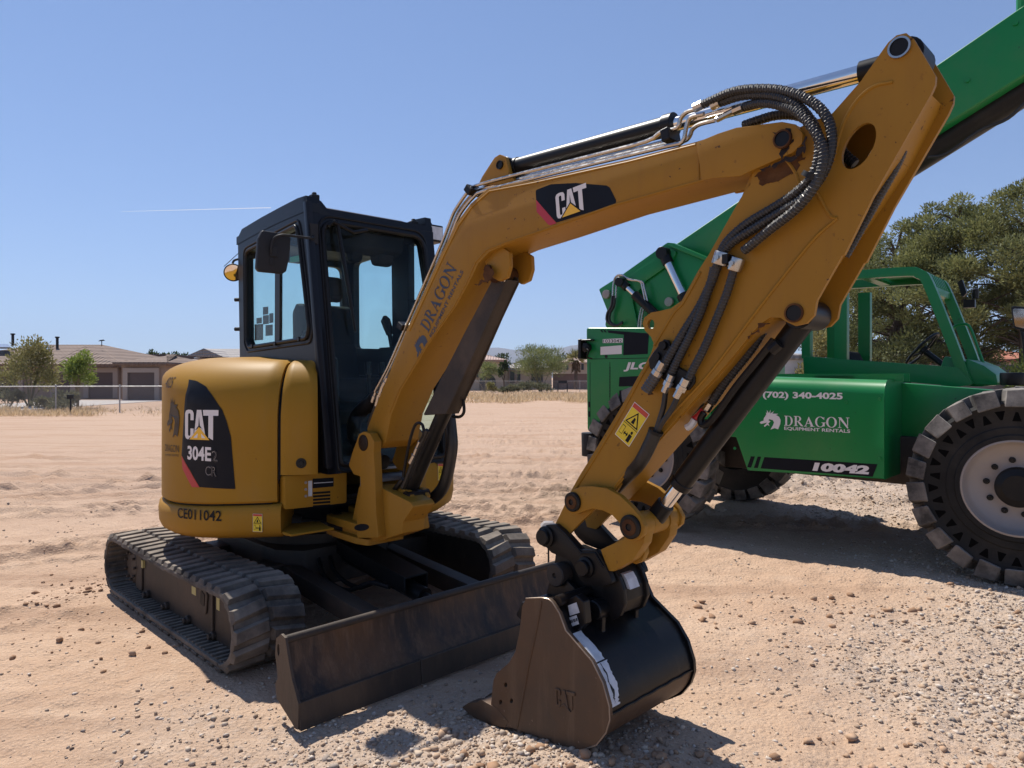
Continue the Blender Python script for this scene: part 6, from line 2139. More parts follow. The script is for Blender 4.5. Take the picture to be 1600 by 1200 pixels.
def cabframe(y, w, near):
    mb = MB()
    o_ = [(1326, 427), (1416, 416.5), (1438, 420), (1450, 436), (1500, 532), (1524, 598), (1497, 574), (1473, 520), (1440, 444), (1430, 440), (1330, 449)]
    return TF.sides(o_, y)


def bar(pts, w, h, mb, y):
    """square-section bar through (x,z) points on plane y"""
    k = len(pts)
    L, Rr = [], []
    for i in range(k):
        a = pts[max(i - 1, 0)]; b = pts[min(i + 1, k - 1)]
        l = math.hypot(b[0] - a[0], b[1] - a[1]); nx_, nz_ = -(b[1] - a[1]) / l, (b[0] - a[0]) / l
        L.append((pts[i][0] + nx_ * w / 2, pts[i][1] + nz_ * w / 2)); Rr.append((pts[i][0] - nx_ * w / 2, pts[i][1] - nz_ * w / 2))
    mb.plate(TF.ymap(), L + Rr[::-1], y, y + h)


near_loop = [(1259, 560), (1259, 480), (1262, 446), (1275, 435), (1326, 430), (1416, 424), (1436, 428), (1449, 442), (1486, 534), (1510, 600)]
nl = [TF.side(*p, YC0) for p in near_loop]
mb = MB()
cl = [Vector((u, 0, v)) for u, v in nl]; cl = [(p.x, p.z) for p in spline(cl, 4)]
bar(cl, .085, .09, mb, YC0)
off = YC1 - YC0 - .09
bar(cl, .085, .09, mb, YC1 - .09)
bar([TF.side(1313, 446, YC0), TF.side(1313, 562, YC0)], .12, .08, mb, YC0 + .004)
bar([TF.side(1313, 446, YC0), TF.side(1313, 562, YC0)], .12, .08, mb, YC1 - .08)
lb = TF.sides([(1255, 556), (1312, 561), (1497, 574), (1524, 601), (1500, 604), (1262, 584), (1256, 574)], YC0)
mb.plate(TF.ymap(), fillet(lb, .03), YC0 - .01, YC0 + .07); mb.plate(TF.ymap(), fillet(lb, .03), YC1 - .07, YC1 + .01)
mb.plate(TF.ymap(), TF.sides([(1256, 558), (1262, 557), (1262, 584), (1256, 584)], YC0), YC0, YC1)
CBN = mb.build('cab_frame', M['green'], TH, bevel=0.018, seg=3)
# roof bars and cross members
rx0, rx1 = TF.side(1275, 433, YC0)[0], TF.side(1430, 424, YC0)[0]
zr0, zr1 = TF.side(1300, 431, YC0)[1], TF.side(1420, 424, YC0)[1]
mb = MB()
for i in range(3):
    x = rx0 + .03 + (rx1 - rx0 - .06) * i / 2
    mb.box(TF.zmap(), x - .05, x + .05, YC0 + .06, YC1 - .06, zr0 - .05, zr0 - .02)
mb.plate(TF.zmap(), [(rx0 + .5, YC0 + .06), (rx1, YC0 + .06), (rx1, YC1 - .06), (rx0 + .5, YC1 - .06)], zr0 + .0, zr0 + .02)
for i in range(9):
    y = YC0 + .08 + i * (YC1 - YC0 - .16) / 8
    a = TF.side(1426, 424, YC0); b = TF.side(1452, 446, YC0)
    bar([(a[0], a[1]), ((a[0] + b[0]) / 2 + .03, (a[1] + b[1]) / 2 + .035), (b[0], b[1])], .05, .035, mb, y - .012)
b = TF.side(1452, 449, YC0); mb.box(TF.zmap(), b[0] - .03, b[0] + .03, YC0 + .05, YC1 - .05, b[1] - .05, b[1] + .02)
mb.build('roof_grille', M['green'], CBN, bevel=0.006)
mb = MB()
P = fillet(TF.sides([(1470, 575), (1476, 556), (1492, 560), (1540, 590), (1540, 604), (1470, 604)], YC0 + .1), .03)
mb.plate(TF.ymap(), P, YC0 + .08, YC1 - .08)
P = fillet(TF.sides([(1516, 600), (1516, 560), (1545, 572), (1563, 585), (1567, 602)], YC0 + .3), .03)
mb.plate(TF.ymap(), P, YC0 + .05, YC1 + .02)
mb.build('dashboard', M['green'], TH, bevel=0.02)
mb = MB()
c = TF.side(1441, 546, (YC0 + YC1) / 2); cc = tw(c[0], (YC0 + YC1) / 2, c[1])
tilt = (tw(-.75, 0, .66) - tw(0, 0, 0)).normalized(); uu = (tw(0, 1, 0) - tw(0, 0, 0)); ww = tilt.cross(uu)
mb.tube([cc + (uu * math.cos(t) + ww * math.sin(t)) * .20 for t in np.linspace(0, 2 * math.pi, 33)[:-1]], .014, 8, closed=True)
for t in (0.5, 2.6, 4.7): mb.cyl(cc - tilt * .03, cc + (uu * math.cos(t) + ww * math.sin(t)) * .20, .010, 6)
mb.cyl(cc - tilt * .02, cc - tilt * .45, .03, 10); mb.cyl(cc - tilt * .04, cc, .05, 14)
mb.build('steering_wheel', M['black'], TH)
mb = MB()
x, z = TF.side(1340, 560, 1.8)
mb.plate(TF.ymap(), fillet([(x - .12, z - .35), (x + .42, z - .35), (x + .45, z - .22), (x + .06, z - .18), (x - .06, z + .08), (x - .16, z + .06)], .04), 1.62, 2.08)
mb.build('driver_seat', M['seat'], TH, bevel=0.02)
mb = MB()
loop = [TF.side(*p, YC1) for p in ((1497, 520), (1502, 512), (1514, 509), (1524, 514), (1536, 545), (1545, 570))]
mb.tube(spline([tw(u, YC1 - .30, v) for u, v in loop], 4), .014, 8); mb.build('guard_loop', M['green'], TH)
mb = MB()
c = TF.side(1514, 462, YC1); mb.box(TF.ymap(), c[0] - .05, c[0] + .05, c[1] - .12, c[1] - .04, YC1, YC1 + .06)
mb.plate(TF.ymap(), fillet([(c[0] - .10, c[1] + .14), (c[0] - .06, c[1] + .18), (c[0] - .02, c[1] + .03), (c[0] - .06, c[1] - .02)], .02), YC1, YC1 + .05)
mb.lathe(tw(c[0] + .05, YC1 + .03, c[1] + .02), (0, 0, 1), [(-.05, .03), (.04, .03), (.06, 0)], 12)
mb.build('cab_lamp', M['black'], TH)
# front mirror on its stalk
ym = 1.3
mo = fillet(TF.sides([(1579, 480), (1584, 478), (1612, 480), (1612, 519), (1584, 513)], ym), .02)
mb = MB(); mb.plate(TF.ymap(), mo, ym, ym + .04); FM = mb.build('front_mirror', M['darkgrey'], TH, bevel=0.01)
P = [TF.side(*p, ym) for p in ((1595, 512), (1600, 540), (1604, 600), (1600, 640))]
mb = MB(); mb.tube(spline([tw(u, ym + .02, v) for u, v in P], 4), .014, 8); mb.build('mirror_stalk', M['black'], FM)
mb = MB(); P = fillet(TF.sides([(1582, 482), (1609, 483), (1609, 515), (1586, 510)], ym), .02); mb.plate(TF.ymap(), P, ym - .003, ym); mb.build('mirror_glass', M['mirrorsilver'], FM, smooth=0)
mb = MB(); c = TF.side(1583, 598, .7); mb.cyl(tw(c[0], .7, c[1] - .02), tw(c[0], .7, c[1] + .08), .09, 16); mb.build('fuel_cap', M['black'], TH, bevel=0.01)


# ============================================================ BACKGROUND
M['stucco'] = mat('tan_stucco', (0.29, 0.205, 0.155), 0.9, col2=(0.25, 0.178, 0.135), nscale=1.0, rvar=0.03)
M['stucco2'] = mat('cream_stucco', (0.42, 0.34, 0.25), 0.9, col2=(0.38, 0.30, 0.22), nscale=1.0, rvar=0.03)
M['trim'] = mat('stucco_trim', (0.33, 0.265, 0.225), 0.9, rvar=0.03)
M['garage'] = mat('brown_garage_door', (0.085, 0.055, 0.048), 0.6, rvar=0.05)
M['siding'] = mat('white_siding', (0.6, 0.6, 0.62), 0.7, rvar=0.05)
M['galv'] = mat('galvanised_steel', (0.35, 0.35, 0.35), 0.5, 0.6, rvar=0.1)
M['blockwall'] = mat('grey_block_wall', (0.25, 0.22, 0.20), 0.9, col2=(0.2, 0.175, 0.16), nscale=2.0, rvar=0.03)
M['brownwall'] = mat('brown_block_wall', (0.20, 0.135, 0.115), 0.9, col2=(0.17, 0.115, 0.10), nscale=0.6, rvar=0.03)
M['window'] = mat('dark_window_pane', (0.03, 0.035, 0.04), 0.15, rvar=0.03)
M['solar'] = mat('solar_panel', (0.20, 0.21, 0.24), 0.15, rvar=0.03)
M['concrete'] = mat('driveway_concrete', (0.40, 0.36, 0.33), 0.9, col2=(0.34, 0.30, 0.27), nscale=0.4, rvar=0.03)


def tile_mat(name, a, b, sx=3.2, sz=3.0):
    m = mat(name, a, 0.85, col2=b, nscale=1.2, rvar=0.03, dust=tuple(t * 1.35 for t in a), dscale=5, dlo=0.5, dhi=0.7, dmax=0.5)
    nt = m.node_tree; N = nt.nodes; L = nt.links
    tc = N.new('ShaderNodeTexCoord'); w = N.new('ShaderNodeTexWave'); w.wave_type = 'BANDS'; w.bands_direction = 'Z'; w.inputs['Scale'].default_value = 1.1
    L.new(tc.outputs['Object'], w.inputs['Vector'])
    w2 = N.new('ShaderNodeTexWave'); w2.bands_direction = 'X'; w2.inputs['Scale'].default_value = 1.0; L.new(tc.outputs['Object'], w2.inputs['Vector'])
    ad = N.new('ShaderNodeMath'); ad.operation = 'ADD'; L.new(w.outputs[0], ad.inputs[0]); L.new(w2.outputs[0], ad.inputs[1])
    bp = N.new('ShaderNodeBump'); bp.inputs['Strength'].default_value = 1.0; bp.inputs['Distance'].default_value = 0.08
    L.new(ad.outputs[0], bp.inputs['Height']); L.new(bp.outputs[0], N['Principled BSDF'].inputs['Normal'])
    return m


M['tilebrown'] = tile_mat('brown_roof_tiles', (0.175, 0.118, 0.090), (0.130, 0.086, 0.066))
M['tilegrey'] = tile_mat('grey_roof_tiles', (0.33, 0.30, 0.285), (0.26, 0.235, 0.22))
M['tilepink'] = tile_mat('faded_pink_roof_tiles', (0.40, 0.28, 0.235), (0.33, 0.235, 0.2))
M['tilered'] = tile_mat('red_clay_roof_tiles', (0.42, 0.155, 0.085), (0.33, 0.115, 0.065))


def W(px, py, d): return Vector((hit(px, d), d, zat(py, d)))


def hip_roof(mb, x0, x1, y0, y1, ze, zr, inset_x, ov=.5, m=0):
    """hip roof over a rectangle; ridge along x"""
    x0 -= ov; x1 += ov; y0 -= ov; y1 += ov
    ym = (y0 + y1) / 2
    a, b, c, d_ = (x0, y0, ze), (x1, y0, ze), (x1, y1, ze), (x0, y1, ze)
    r0, r1 = (x0 + inset_x, ym, zr), (x1 - inset_x, ym, zr)
    for q in ([a, b, r1, r0], [b, c, r1], [c, d_, r0, r1], [d_, a, r0]): mb.poly(q, m)
    for q in ([a, b], [b, c], [c, d_], [d_, a]):
        mb.poly([q[0], q[1], (q[1][0], q[1][1], ze - .22), (q[0][0], q[0][1], ze - .22)], m)
    mb.poly([(x0, y0, ze - .22), (x1, y0, ze - .22), (x1, y1, ze - .22), (x0, y1, ze - .22)], m)


IDW = lambda u, v, o: Vector((u, v, o))


def house(name, label, cat, x0, x1, y0, y1, ze, zr, inset, wall, roof, group=None, gable=False):
    h = root(name, label, cat, ((x0 + x1) / 2, y0, 0), 0, group)
    mb = MB(); mb.box(IDW, x0, x1, y0, y1, -.3, ze - .1); mb.build('wall', M[wall], h, smooth=0)
    mb = MB()
    if gable:
        ov = .5; xm = (x0 + x1) / 2
        a, b = (x0 - ov, ze), (x1 + ov, ze)
        mb.prism([(x0 - ov, y0 - ov, ze), (x1 + ov, y0 - ov, ze), (xm, y0 - ov, zr)], [(x0 - ov, y1 + ov, ze), (x1 + ov, y1 + ov, ze), (xm, y1 + ov, zr)])
    else: hip_roof(mb, x0, x1, y0, y1, ze, zr, inset)
    mb.build('roof', M[roof], h, smooth=0)
    return h


def openings(h, y, rects, m, name, frame=None, fm='trim'):
    for (x0, x1, z0, z1) in rects:
        if frame:
            mb = MB()
            xm = lambda u, v, o: Vector((u, o, v))
            mb.plate(xm, [rect(x0 - frame, z0, x1 + frame, z1 + frame), rect(x0, z0 - .0 + .001, x1, z1)], y - .16, y - .002)
            f = mb.build(name + '_surround', M[fm], h, smooth=0)
        mb = MB(); mb.box(lambda u, v, o: Vector((u, o, v)), x0, x1, z0, z1, y - .05, y - .004)
        mb.build(name, M[m], h, smooth=0)


def xz(px0, px1, py0, py1, d): return (hit(px0, d), hit(px1, d), zat(py1, d), zat(py0, d))


# left: tan house with brown tile roof and three garage doors
d = 50.0
h1 = house('garage_house', 'tan stucco house with brown tile roof and brown garage doors behind the chain link fence', 'house', hit(-140, d), hit(186, d), d, d + 13, zat(569, d), zat(538.5, d + 6.5), 5.5, 'stucco', 'tilebrown')
openings(h1, d, [xz(88, 112, 582, 622, d), xz(140, 178, 582, 622, d), xz(-20, 30, 585, 622, d)], 'garage', 'garage_door', .35)
d2 = 47.0
mb = MB(); mb.box(IDW, hit(190, d2), hit(258, d2), d2, d2 + 8, -.3, zat(571, d2)); mb.build('wall', M['stucco'], h1, smooth=0)
mb = MB(); hip_roof(mb, hit(190, d2), hit(256, d2), d2, d2 + 8, zat(566, d2), zat(554, d2 + 4), 2.2, .4); mb.build('roof', M['tilebrown'], h1, smooth=0)
openings(h1, d2, [xz(201, 243, 582, 626, d2)], 'garage', 'garage_door', .3)
mb = MB(); zE, zA, xA = zat(569, d), zat(541, d + 3.2), hit(133, d + 3.2)
FL, FR, AP, BL_, BR_, AB = (hit(86, d), d - .75, zE), (hit(189, d), d - .75, zE), (xA, d + 3.2, zA), (hit(86, d), d + 6.3, zE), (hit(189, d), d + 6.3, zE), (xA, d + 6.3, zA)
for q in ([FL, FR, AP], [FL, AP, AB, BL_], [FR, BR_, AB, AP], [FL, FR, (FR[0], FR[1], zE - .2), (FL[0], FL[1], zE - .2)]): mb.poly(q)
mb.build('roof', M['tilebrown'], h1, smooth=0)
for px, p0, p1 in ((20, 521, 540), (89.5, 526, 545)):
    mb = MB(); mb.cyl(W(px, p1, d + 5), W(px, p0, d + 5), .10, 8); mb.cyl(W(px, p0 + 2, d + 5), W(px, p0, d + 5), .16, 8); mb.build('vent_pipe', M['darkgrey'], h1)
for q in ((66, 80, 541, 548), (0, 18, 540, 545)):
    mb = MB()
    a = [W(q[0], q[3], d + 2.6), W(q[1], q[3], d + 2.6), W(q[1] - 4, q[2], d + 4.5), W(q[0], q[2], d + 4.5)]
    mb.prism(a, [p + Vector((0, -.1, .12)) for p in a]); mb.build('solar_panel', M['solar'], h1, smooth=0)
mb = MB(); a = W(159, 541, d + 4); mb.cyl(a, W(159, 531, d + 4), .03, 6)
for k in range(3): mb.cyl(W(154 + k, 533 - k * .6, d + 4), W(164 - k, 532 - k * .6, d + 4), .02, 5)
mb.build('antenna', M['darkgrey'], h1)
mb = MB(); mb.box(IDW, hit(120, 46.5), hit(270, 46.5), 31.5, 46.5, .002, .02); tag(mb.build('driveway', M['concrete'], smooth=0), 'pale concrete driveway in front of the garage doors', None, None, 'structure')

d = 75.0
h2 = house('gabled_house', 'grey gabled house with light tile roof partly hidden by the excavator cab', 'house', hit(298, d), hit(345, d), d, d + 12, zat(558, d), zat(544.5, d), 3, 'stucco', 'tilegrey', gable=True)
mb = MB(); mb.prism([W(345, 559, d + 1), W(420, 559, d + 1), W(420, 545, d + 6), W(322, 545, d + 6)], [W(345, 561, d + 1), W(420, 561, d + 1), W(420, 547, d + 6), W(322, 547, d + 6)]); mb.build('roof', M['tilegrey'], h2, smooth=0)
mb = MB(); mb.box(IDW, hit(346, d), hit(425, d), d + 1.2, d + 12, -.3, zat(560, d)); mb.build('wall', M['stucco'], h2, smooth=0)
d = 62.0
h3 = house('shed', 'low grey shed with flat pale roof beside the tan house', 'shed', hit(264, d), hit(300, d), d, d + 5, zat(565, d), zat(560, d), 1.5, 'trim', 'tilegrey')
mb = MB(); mb.box(IDW, hit(216, 66), hit(258, 66), 66, 72, -.3, zat(554, 66)); mb.box(IDW, hit(215, 66), hit(259, 66), 65.8, 72.2, zat(556, 66), zat(553.5, 66))
tag(mb.build('dark_building', M['garage'], smooth=0), 'dark flat topped building rising behind the tan house roof', 'building')

# middle: houses beyond the grass
d = 82.0
h4 = house('cream_house', 'cream house with pink hip roof and dark arched carport beyond the dry grass', 'house', hit(690, d), hit(786, d), d, d + 10, zat(562, d), zat(551, d + 5), 4.5, 'stucco2', 'tilepink')
mb = MB(); A = arc(hit(762, d), zat(597, d), .95, .95, 0, 180, 12); mb.plate(lambda u, v, o: Vector((u, o, v)), [(A[0][0], -.2)] + A + [(A[-1][0], -.2)], d - .06, d - .01); mb.build('carport_shade', M['window'], h4, smooth=0)  # dark panel on the wall, painting the shade inside the arch
openings(h4, d, [xz(742, 748, 574, 590, d)], 'window', 'window', .1)
h5 = house('grey_roofed_house', 'tan house with pale grey roof behind the palo verde tree', 'house', hit(786, d + 6), hit(862, d + 6), d + 6, d + 16, zat(575, d + 6), zat(562, d + 11), 4, 'stucco2', 'tilegrey')
openings(h5, d + 6, [xz(797, 804, 580, 598, d + 6), xz(808, 813, 580, 596, d + 6), xz(830, 848, 582, 597, d + 6)], 'window', 'window', .12)
d = 105.0
h6 = house('pale_house', 'pale tan house with low roof behind the brown wall and fan palm', 'house', hit(872, d), hit(945, d), d, d + 12, zat(566, d), zat(556, d + 6), 4, 'stucco2', 'tilepink')
openings(h6, d, [xz(884, 888, 570, 578, d), xz(908, 912, 568, 578, d)], 'window', 'window', .1)
mb = MB(); mb.box(IDW, hit(864, 90), hit(1000, 90), 90, 90.3, -.2, zat(585, 90)); mb.box(IDW, hit(863, 90), hit(1001, 90), 89.9, 90.4, zat(585, 90), zat(584, 90))
tag(mb.build('boundary_wall', M['brownwall'], smooth=0), 'low brown block wall beyond the dry grass', 'wall')

# right: red-roofed house, block wall, white sided shed
d = 62.0
h7 = house('red_roofed_house', 'house with red clay tile roof glimpsed under the pine branches', 'house', hit(1480, d), hit(1640, d), d, d + 10, zat(561, d), zat(541, d + 4), 3.5, 'stucco2', 'tilered')
openings(h7, d, [xz(1556, 1564, 563, 575, d)], 'window', 'window', .1)
mb = MB(); mb.box(IDW, hit(1420, 30), hit(1900, 30), 30, 30.25, -.2, zat(571, 30))
for k in range(24): mb.box(IDW, hit(1420, 30) + k * .55, hit(1420, 30) + k * .55 + .5, 29.985, 30.265, zat(571, 30), zat(570, 30))
tag(mb.build('block_wall', M['blockwall'], smooth=0), 'grey concrete block wall behind the telehandler', 'wall')
h8 = root('white_shed', 'white sided shed seen between the stick and the telehandler cab', 'shed', (hit(1220, 34), 34, 0))
mb = MB(); mb.box(IDW, hit(1130, 34), hit(1268, 34), 34, 38, -.1, zat(556, 34)); mb.build('wall', M['siding'], h8, smooth=0)
mb = MB()
for k in range(16): mb.box(lambda u, v, o: Vector((u, o, v)), hit(1130, 34), hit(1268, 34), .1 + k * .16, .22 + k * .16, 33.97, 34.0)
mb.build('siding_boards', M['siding'], h8, smooth=0)
mb = MB(); hip_roof(mb, hit(1130, 34), hit(1268, 34), 34, 38, zat(555, 34), zat(550, 36), 1.0, .2); mb.build('roof', M['tilegrey'], h8, smooth=0)
mb = MB(); mb.box(lambda u, v, o: Vector((u, o, v)), hit(1217, 34), hit(1223, 34), .1, 2.1, 33.94, 33.97); mb.build('door', M['galv'], h8, smooth=0)


# ---- chain link fences: posts, rail and wire of one run
def wire_mat():
    m = bpy.data.materials.new('chain_link_wire'); m.use_nodes = True
    nt = m.node_tree; N = nt.nodes; L = nt.links; b = N['Principled BSDF']
    b.inputs['Base Color'].default_value = (0.30, 0.29, 0.28, 1); b.inputs['Roughness'].default_value = 0.5
    tc = N.new('ShaderNodeTexCoord'); outs = []
    for s in (1, -1):
        sp = N.new('ShaderNodeSeparateXYZ'); L.new(tc.outputs['UV'], sp.inputs[0])
        a = N.new('ShaderNodeMath'); a.operation = 'MULTIPLY_ADD'; a.inputs[1].default_value = s; L.new(sp.outputs[1], a.inputs[0]); L.new(sp.outputs[0], a.inputs[2])
        f = N.new('ShaderNodeMath'); f.operation = 'FRACT'; L.new(a.outputs[0], f.inputs[0])
        c = N.new('ShaderNodeMath'); c.operation = 'LESS_THAN'; c.inputs[1].default_value = 0.10; L.new(f.outputs[0], c.inputs[0]); outs.append(c.outputs[0])
    mxm = N.new('ShaderNodeMath'); mxm.operation = 'MAXIMUM'; L.new(outs[0], mxm.inputs[0]); L.new(outs[1], mxm.inputs[1])
    L.new(mxm.outputs[0], b.inputs['Alpha'])
    return m


M['wire'] = wire_mat()


def fence(label, P, zt, step, group=None):
    f = root('chain_link_fence', label, 'fence', (P[0][0], P[0][1], 0), 0)
    a, b = Vector((*P[0], 0)), Vector((*P[1], 0)); L = (b - a).length; n = max(1, round(L / step))
    for i in range(n + 1):
        p = a.lerp(b, i / n); mb = MB(); mb.cyl(p, p + Vector((0, 0, zt + .04)), .030, 8); mb.lathe(p + Vector((0, 0, zt + .04)), (0, 0, 1), [(0, .035), (.03, .025), (.04, 0)], 8); mb.build('post', M['galv'], f)
    mb = MB(); mb.cyl(a + Vector((0, 0, zt)), b + Vector((0, 0, zt)), .022, 8); mb.build('top_rail', M['galv'], f)
    mb = MB(); mb.poly([a + Vector((0, 0, .04)), b + Vector((0, 0, .04)), b + Vector((0, 0, zt)), a + Vector((0, 0, zt))])
    w = mb.build('wire_mesh', M['wire'], f, smooth=0)
    uv = w.data.uv_layers.new(name='UVMap'); k = 1 / .075
    for l, (u, v) in zip(uv.data, ((0, 0), (L * k, 0), (L * k, zt * k), (0, zt * k))): l.uv = (u, v)
    return f


FD = 30.0
fence('galvanised chain link fence in front of the tan garage house', ((hit(-120, 29.2), 29.2), (hit(380, 31.0), 31.0)), 1.12, 2.45)
fence('distant chain link fence between the dry grass and the cream house', ((hit(430, 69), 69), (hit(1300, 75), 75)), 1.15, 3.0)
d = 29.5
mb = MB(); mb.cyl(Vector((hit(122, d), d - .5, 0)), Vector((hit(122, d), d - .5, .63)), .035, 8); mb.box(IDW, hit(122, d) - .07, hit(122, d) + .07, d - .65, d - .4, .62, .80)
tag(mb.build('mailbox', M['darkgrey'], bevel=0.01, smooth=40), 'dark mailbox on a short post at the chain link fence', 'mailbox')
d = 68.0
mb = MB()
for s in (-.45, .45):
    for q in (-.18, .18): mb.cyl(Vector((hit(879, d) + s, d + q, 0)), Vector((hit(879, d) + s, d, .95)), .04, 6)
mb.box(IDW, hit(879, d) - .42, hit(879, d) + .42, d - .2, d + .2, .95, 1.22)
tag(mb.build('barbecue_stand', M['darkgrey'], smooth=40), 'small dark stand on four legs in the dry grass by the brown wall', 'stand')

# ---- garden lamp on a stake behind the blade
d = 4.75
gx = hit(857, d)
gl = root('garden_lamp', 'small solar garden lamp on a stake behind the dozer blade', 'lamp', (gx, d, 0))
mb = MB(); mb.cyl((gx, d, -.1), (gx, d, zat(833, d)), .006, 8); mb.build('stake', M['darkgrey'], gl)
mb = MB(); z0_, z1_ = zat(833, d), zat(822, d)
for sx in (-1, 1):
    for sy in (-1, 1): mb.cyl((gx + sx * .026, d + sy * .026, z0_), (gx + sx * .036, d + sy * .036, z1_), .003, 5)
mb.box(IDW, gx - .028, gx + .028, d - .028, d + .028, z0_ - .006, z0_)
mb.build('lantern_frame', M['darkgrey'], gl)
mb = MB(); mb.prism([(gx - .055, d - .055, z1_), (gx + .055, d - .055, z1_), (gx + .055, d + .055, z1_), (gx - .055, d + .055, z1_)], [(gx - .03, d - .03, z1_ + .03), (gx + .03, d - .03, z1_ + .03), (gx + .03, d + .03, z1_ + .03), (gx - .03, d + .03, z1_ + .03)])
mb.build('lamp_cap', M['grey'], gl, bevel=0.004)


# ---- plants
def leaf_mat(name, a, b, c=None):
    m = bpy.data.materials.new(name); m.use_nodes = True
    nt = m.node_tree; N = nt.nodes; L = nt.links; bs = N['Principled BSDF']
    bs.inputs['Roughness'].default_value = 0.65; bs.inputs['Specular IOR Level'].default_value = 0.25
    at = N.new('ShaderNodeAttribute'); at.attribute_name = 'tone'
    r = N.new('ShaderNodeValToRGB'); r.color_ramp.elements[0].color = (*a, 1); r.color_ramp.elements[1].color = (*b, 1)
    if c: e = r.color_ramp.elements.new(0.93); e.color = (*b, 1); r.color_ramp.elements[-1].color = (*c, 1)
    L.new(at.outputs['Fac'], r.inputs[0])
    L.new(r.outputs[0], bs.inputs['Base Color'])
    tr = N.new('ShaderNodeBsdfTranslucent'); L.new(r.outputs[0], tr.inputs[0])
    mx = N.new('ShaderNodeMixShader'); mx.inputs[0].default_value = 0.28
    L.new(bs.outputs[0], mx.inputs[1]); L.new(tr.outputs[0], mx.inputs[2]); L.new(mx.outputs[0], N['Material Output'].inputs[0])
    return m


def leaves(P, D, ln, wd, name, m, parent=None, tone=None):
    """one diamond-shaped leaf or tuft per point; D the growing direction"""
    n = len(P)
    D = D / np.maximum(np.linalg.norm(D, axis=1, keepdims=True), 1e-6)
    rnd = RNG.normal(0, 1, (n, 3)); S = np.cross(D, rnd); S /= np.maximum(np.linalg.norm(S, axis=1, keepdims=True), 1e-6)
    l = (ln * RNG.uniform(.6, 1.3, n))[:, None]; w = (wd * RNG.uniform(.6, 1.3, n))[:, None]
    co = np.stack([P, P + D * l * .5 + S * w * .5, P + D * l, P + D * l * .5 - S * w * .5], 1).reshape(-1, 3)
    F = np.arange(n * 4).reshape(n, 4)
    if parent is not None:
        inv = np.array(WM[parent.name].inverted()); co = co @ inv[:3, :3].T + inv[:3, 3]
    o = np_mesh(name, co, F, [m])
    t = tone if tone is not None else RNG.random(n)
    at = o.data.attributes.new('tone', 'FLOAT', 'POINT'); at.data.foreach_set('value', np.repeat(np.clip(t, 0, 1), 4).astype(np.float32))
    if parent is not None: o.parent = parent; WM[o.name] = WM[parent.name]
    return o


def blob_pts(C, Rv, n, shell=.45):
    """points in ellipsoids, denser towards the surface"""
    k = len(C); C = np.asarray(C, float); Rv = np.asarray(Rv, float)
    vol = Rv.prod(1) ** .7; i = RNG.choice(k, n, p=vol / vol.sum())
    u = RNG.normal(0, 1, (n, 3)); u /= np.linalg.norm(u, axis=1, keepdims=True)
    r = (shell + (1 - shell) * RNG.random(n)) ** .8
    return C[i] + u * Rv[i] * r[:, None], u, i


def limb_tree(t, base, tips, r0, m, sub=2):
    mb = MB()
    for tip in tips:
        b = Vector(base); e = Vector(tip)
        mid = b.lerp(e, .5) + Vector((random.uniform(-.3, .3), random.uniform(-.3, .3), random.uniform(.1, .5))) * (e - b).length * .12
        P = spline([b, mid, e], 5); mb.tube(P, [r0 * (1 - .8 * i / (len(P) - 1)) for i in range(len(P))], 7)
        for _ in range(sub):
            s = P[random.randint(3, len(P) - 2)]; q = s + Vector((random.gauss(0, .5), random.gauss(0, .5), random.uniform(.1, .6))) * (e - b).length * .3
            mb.tube([s, s.lerp(q, .5) + Vector((0, 0, .1)), q], [r0 * .3, r0 * .2, r0 * .06], 5)
    return mb.build('trunk', m, t)


M['bark'] = mat('grey_brown_bark', (0.10, 0.072, 0.052), 0.9, col2=(0.06, 0.042, 0.03), nscale=6, bump=0.6, bscale=25)
M['barkpale'] = mat('olive_bark', (0.16, 0.14, 0.08), 0.9)
LP = leaf_mat('pine_needles', (0.085, 0.098, 0.040), (0.30, 0.31, 0.120), (0.17, 0.11, 0.055))
LPd = leaf_mat('dark_pine_needles', (0.040, 0.050, 0.020), (0.13, 0.14, 0.052), (0.15, 0.10, 0.055))
LO = leaf_mat('olive_leaves', (0.16, 0.15, 0.055), (0.34, 0.31, 0.13))
LG = leaf_mat('fresh_green_leaves', (0.12, 0.17, 0.035), (0.30, 0.37, 0.09))
LV = leaf_mat('palo_verde_twigs', (0.11, 0.14, 0.045), (0.27, 0.29, 0.115))
LS = leaf_mat('sage_leaves', (0.09, 0.095, 0.055), (0.22, 0.215, 0.13))
LD = leaf_mat('dark_green_leaves', (0.02, 0.035, 0.014), (0.07, 0.10, 0.03))
LSTRAW = leaf_mat('dry_straw', (0.42, 0.30, 0.17), (0.78, 0.62, 0.40))


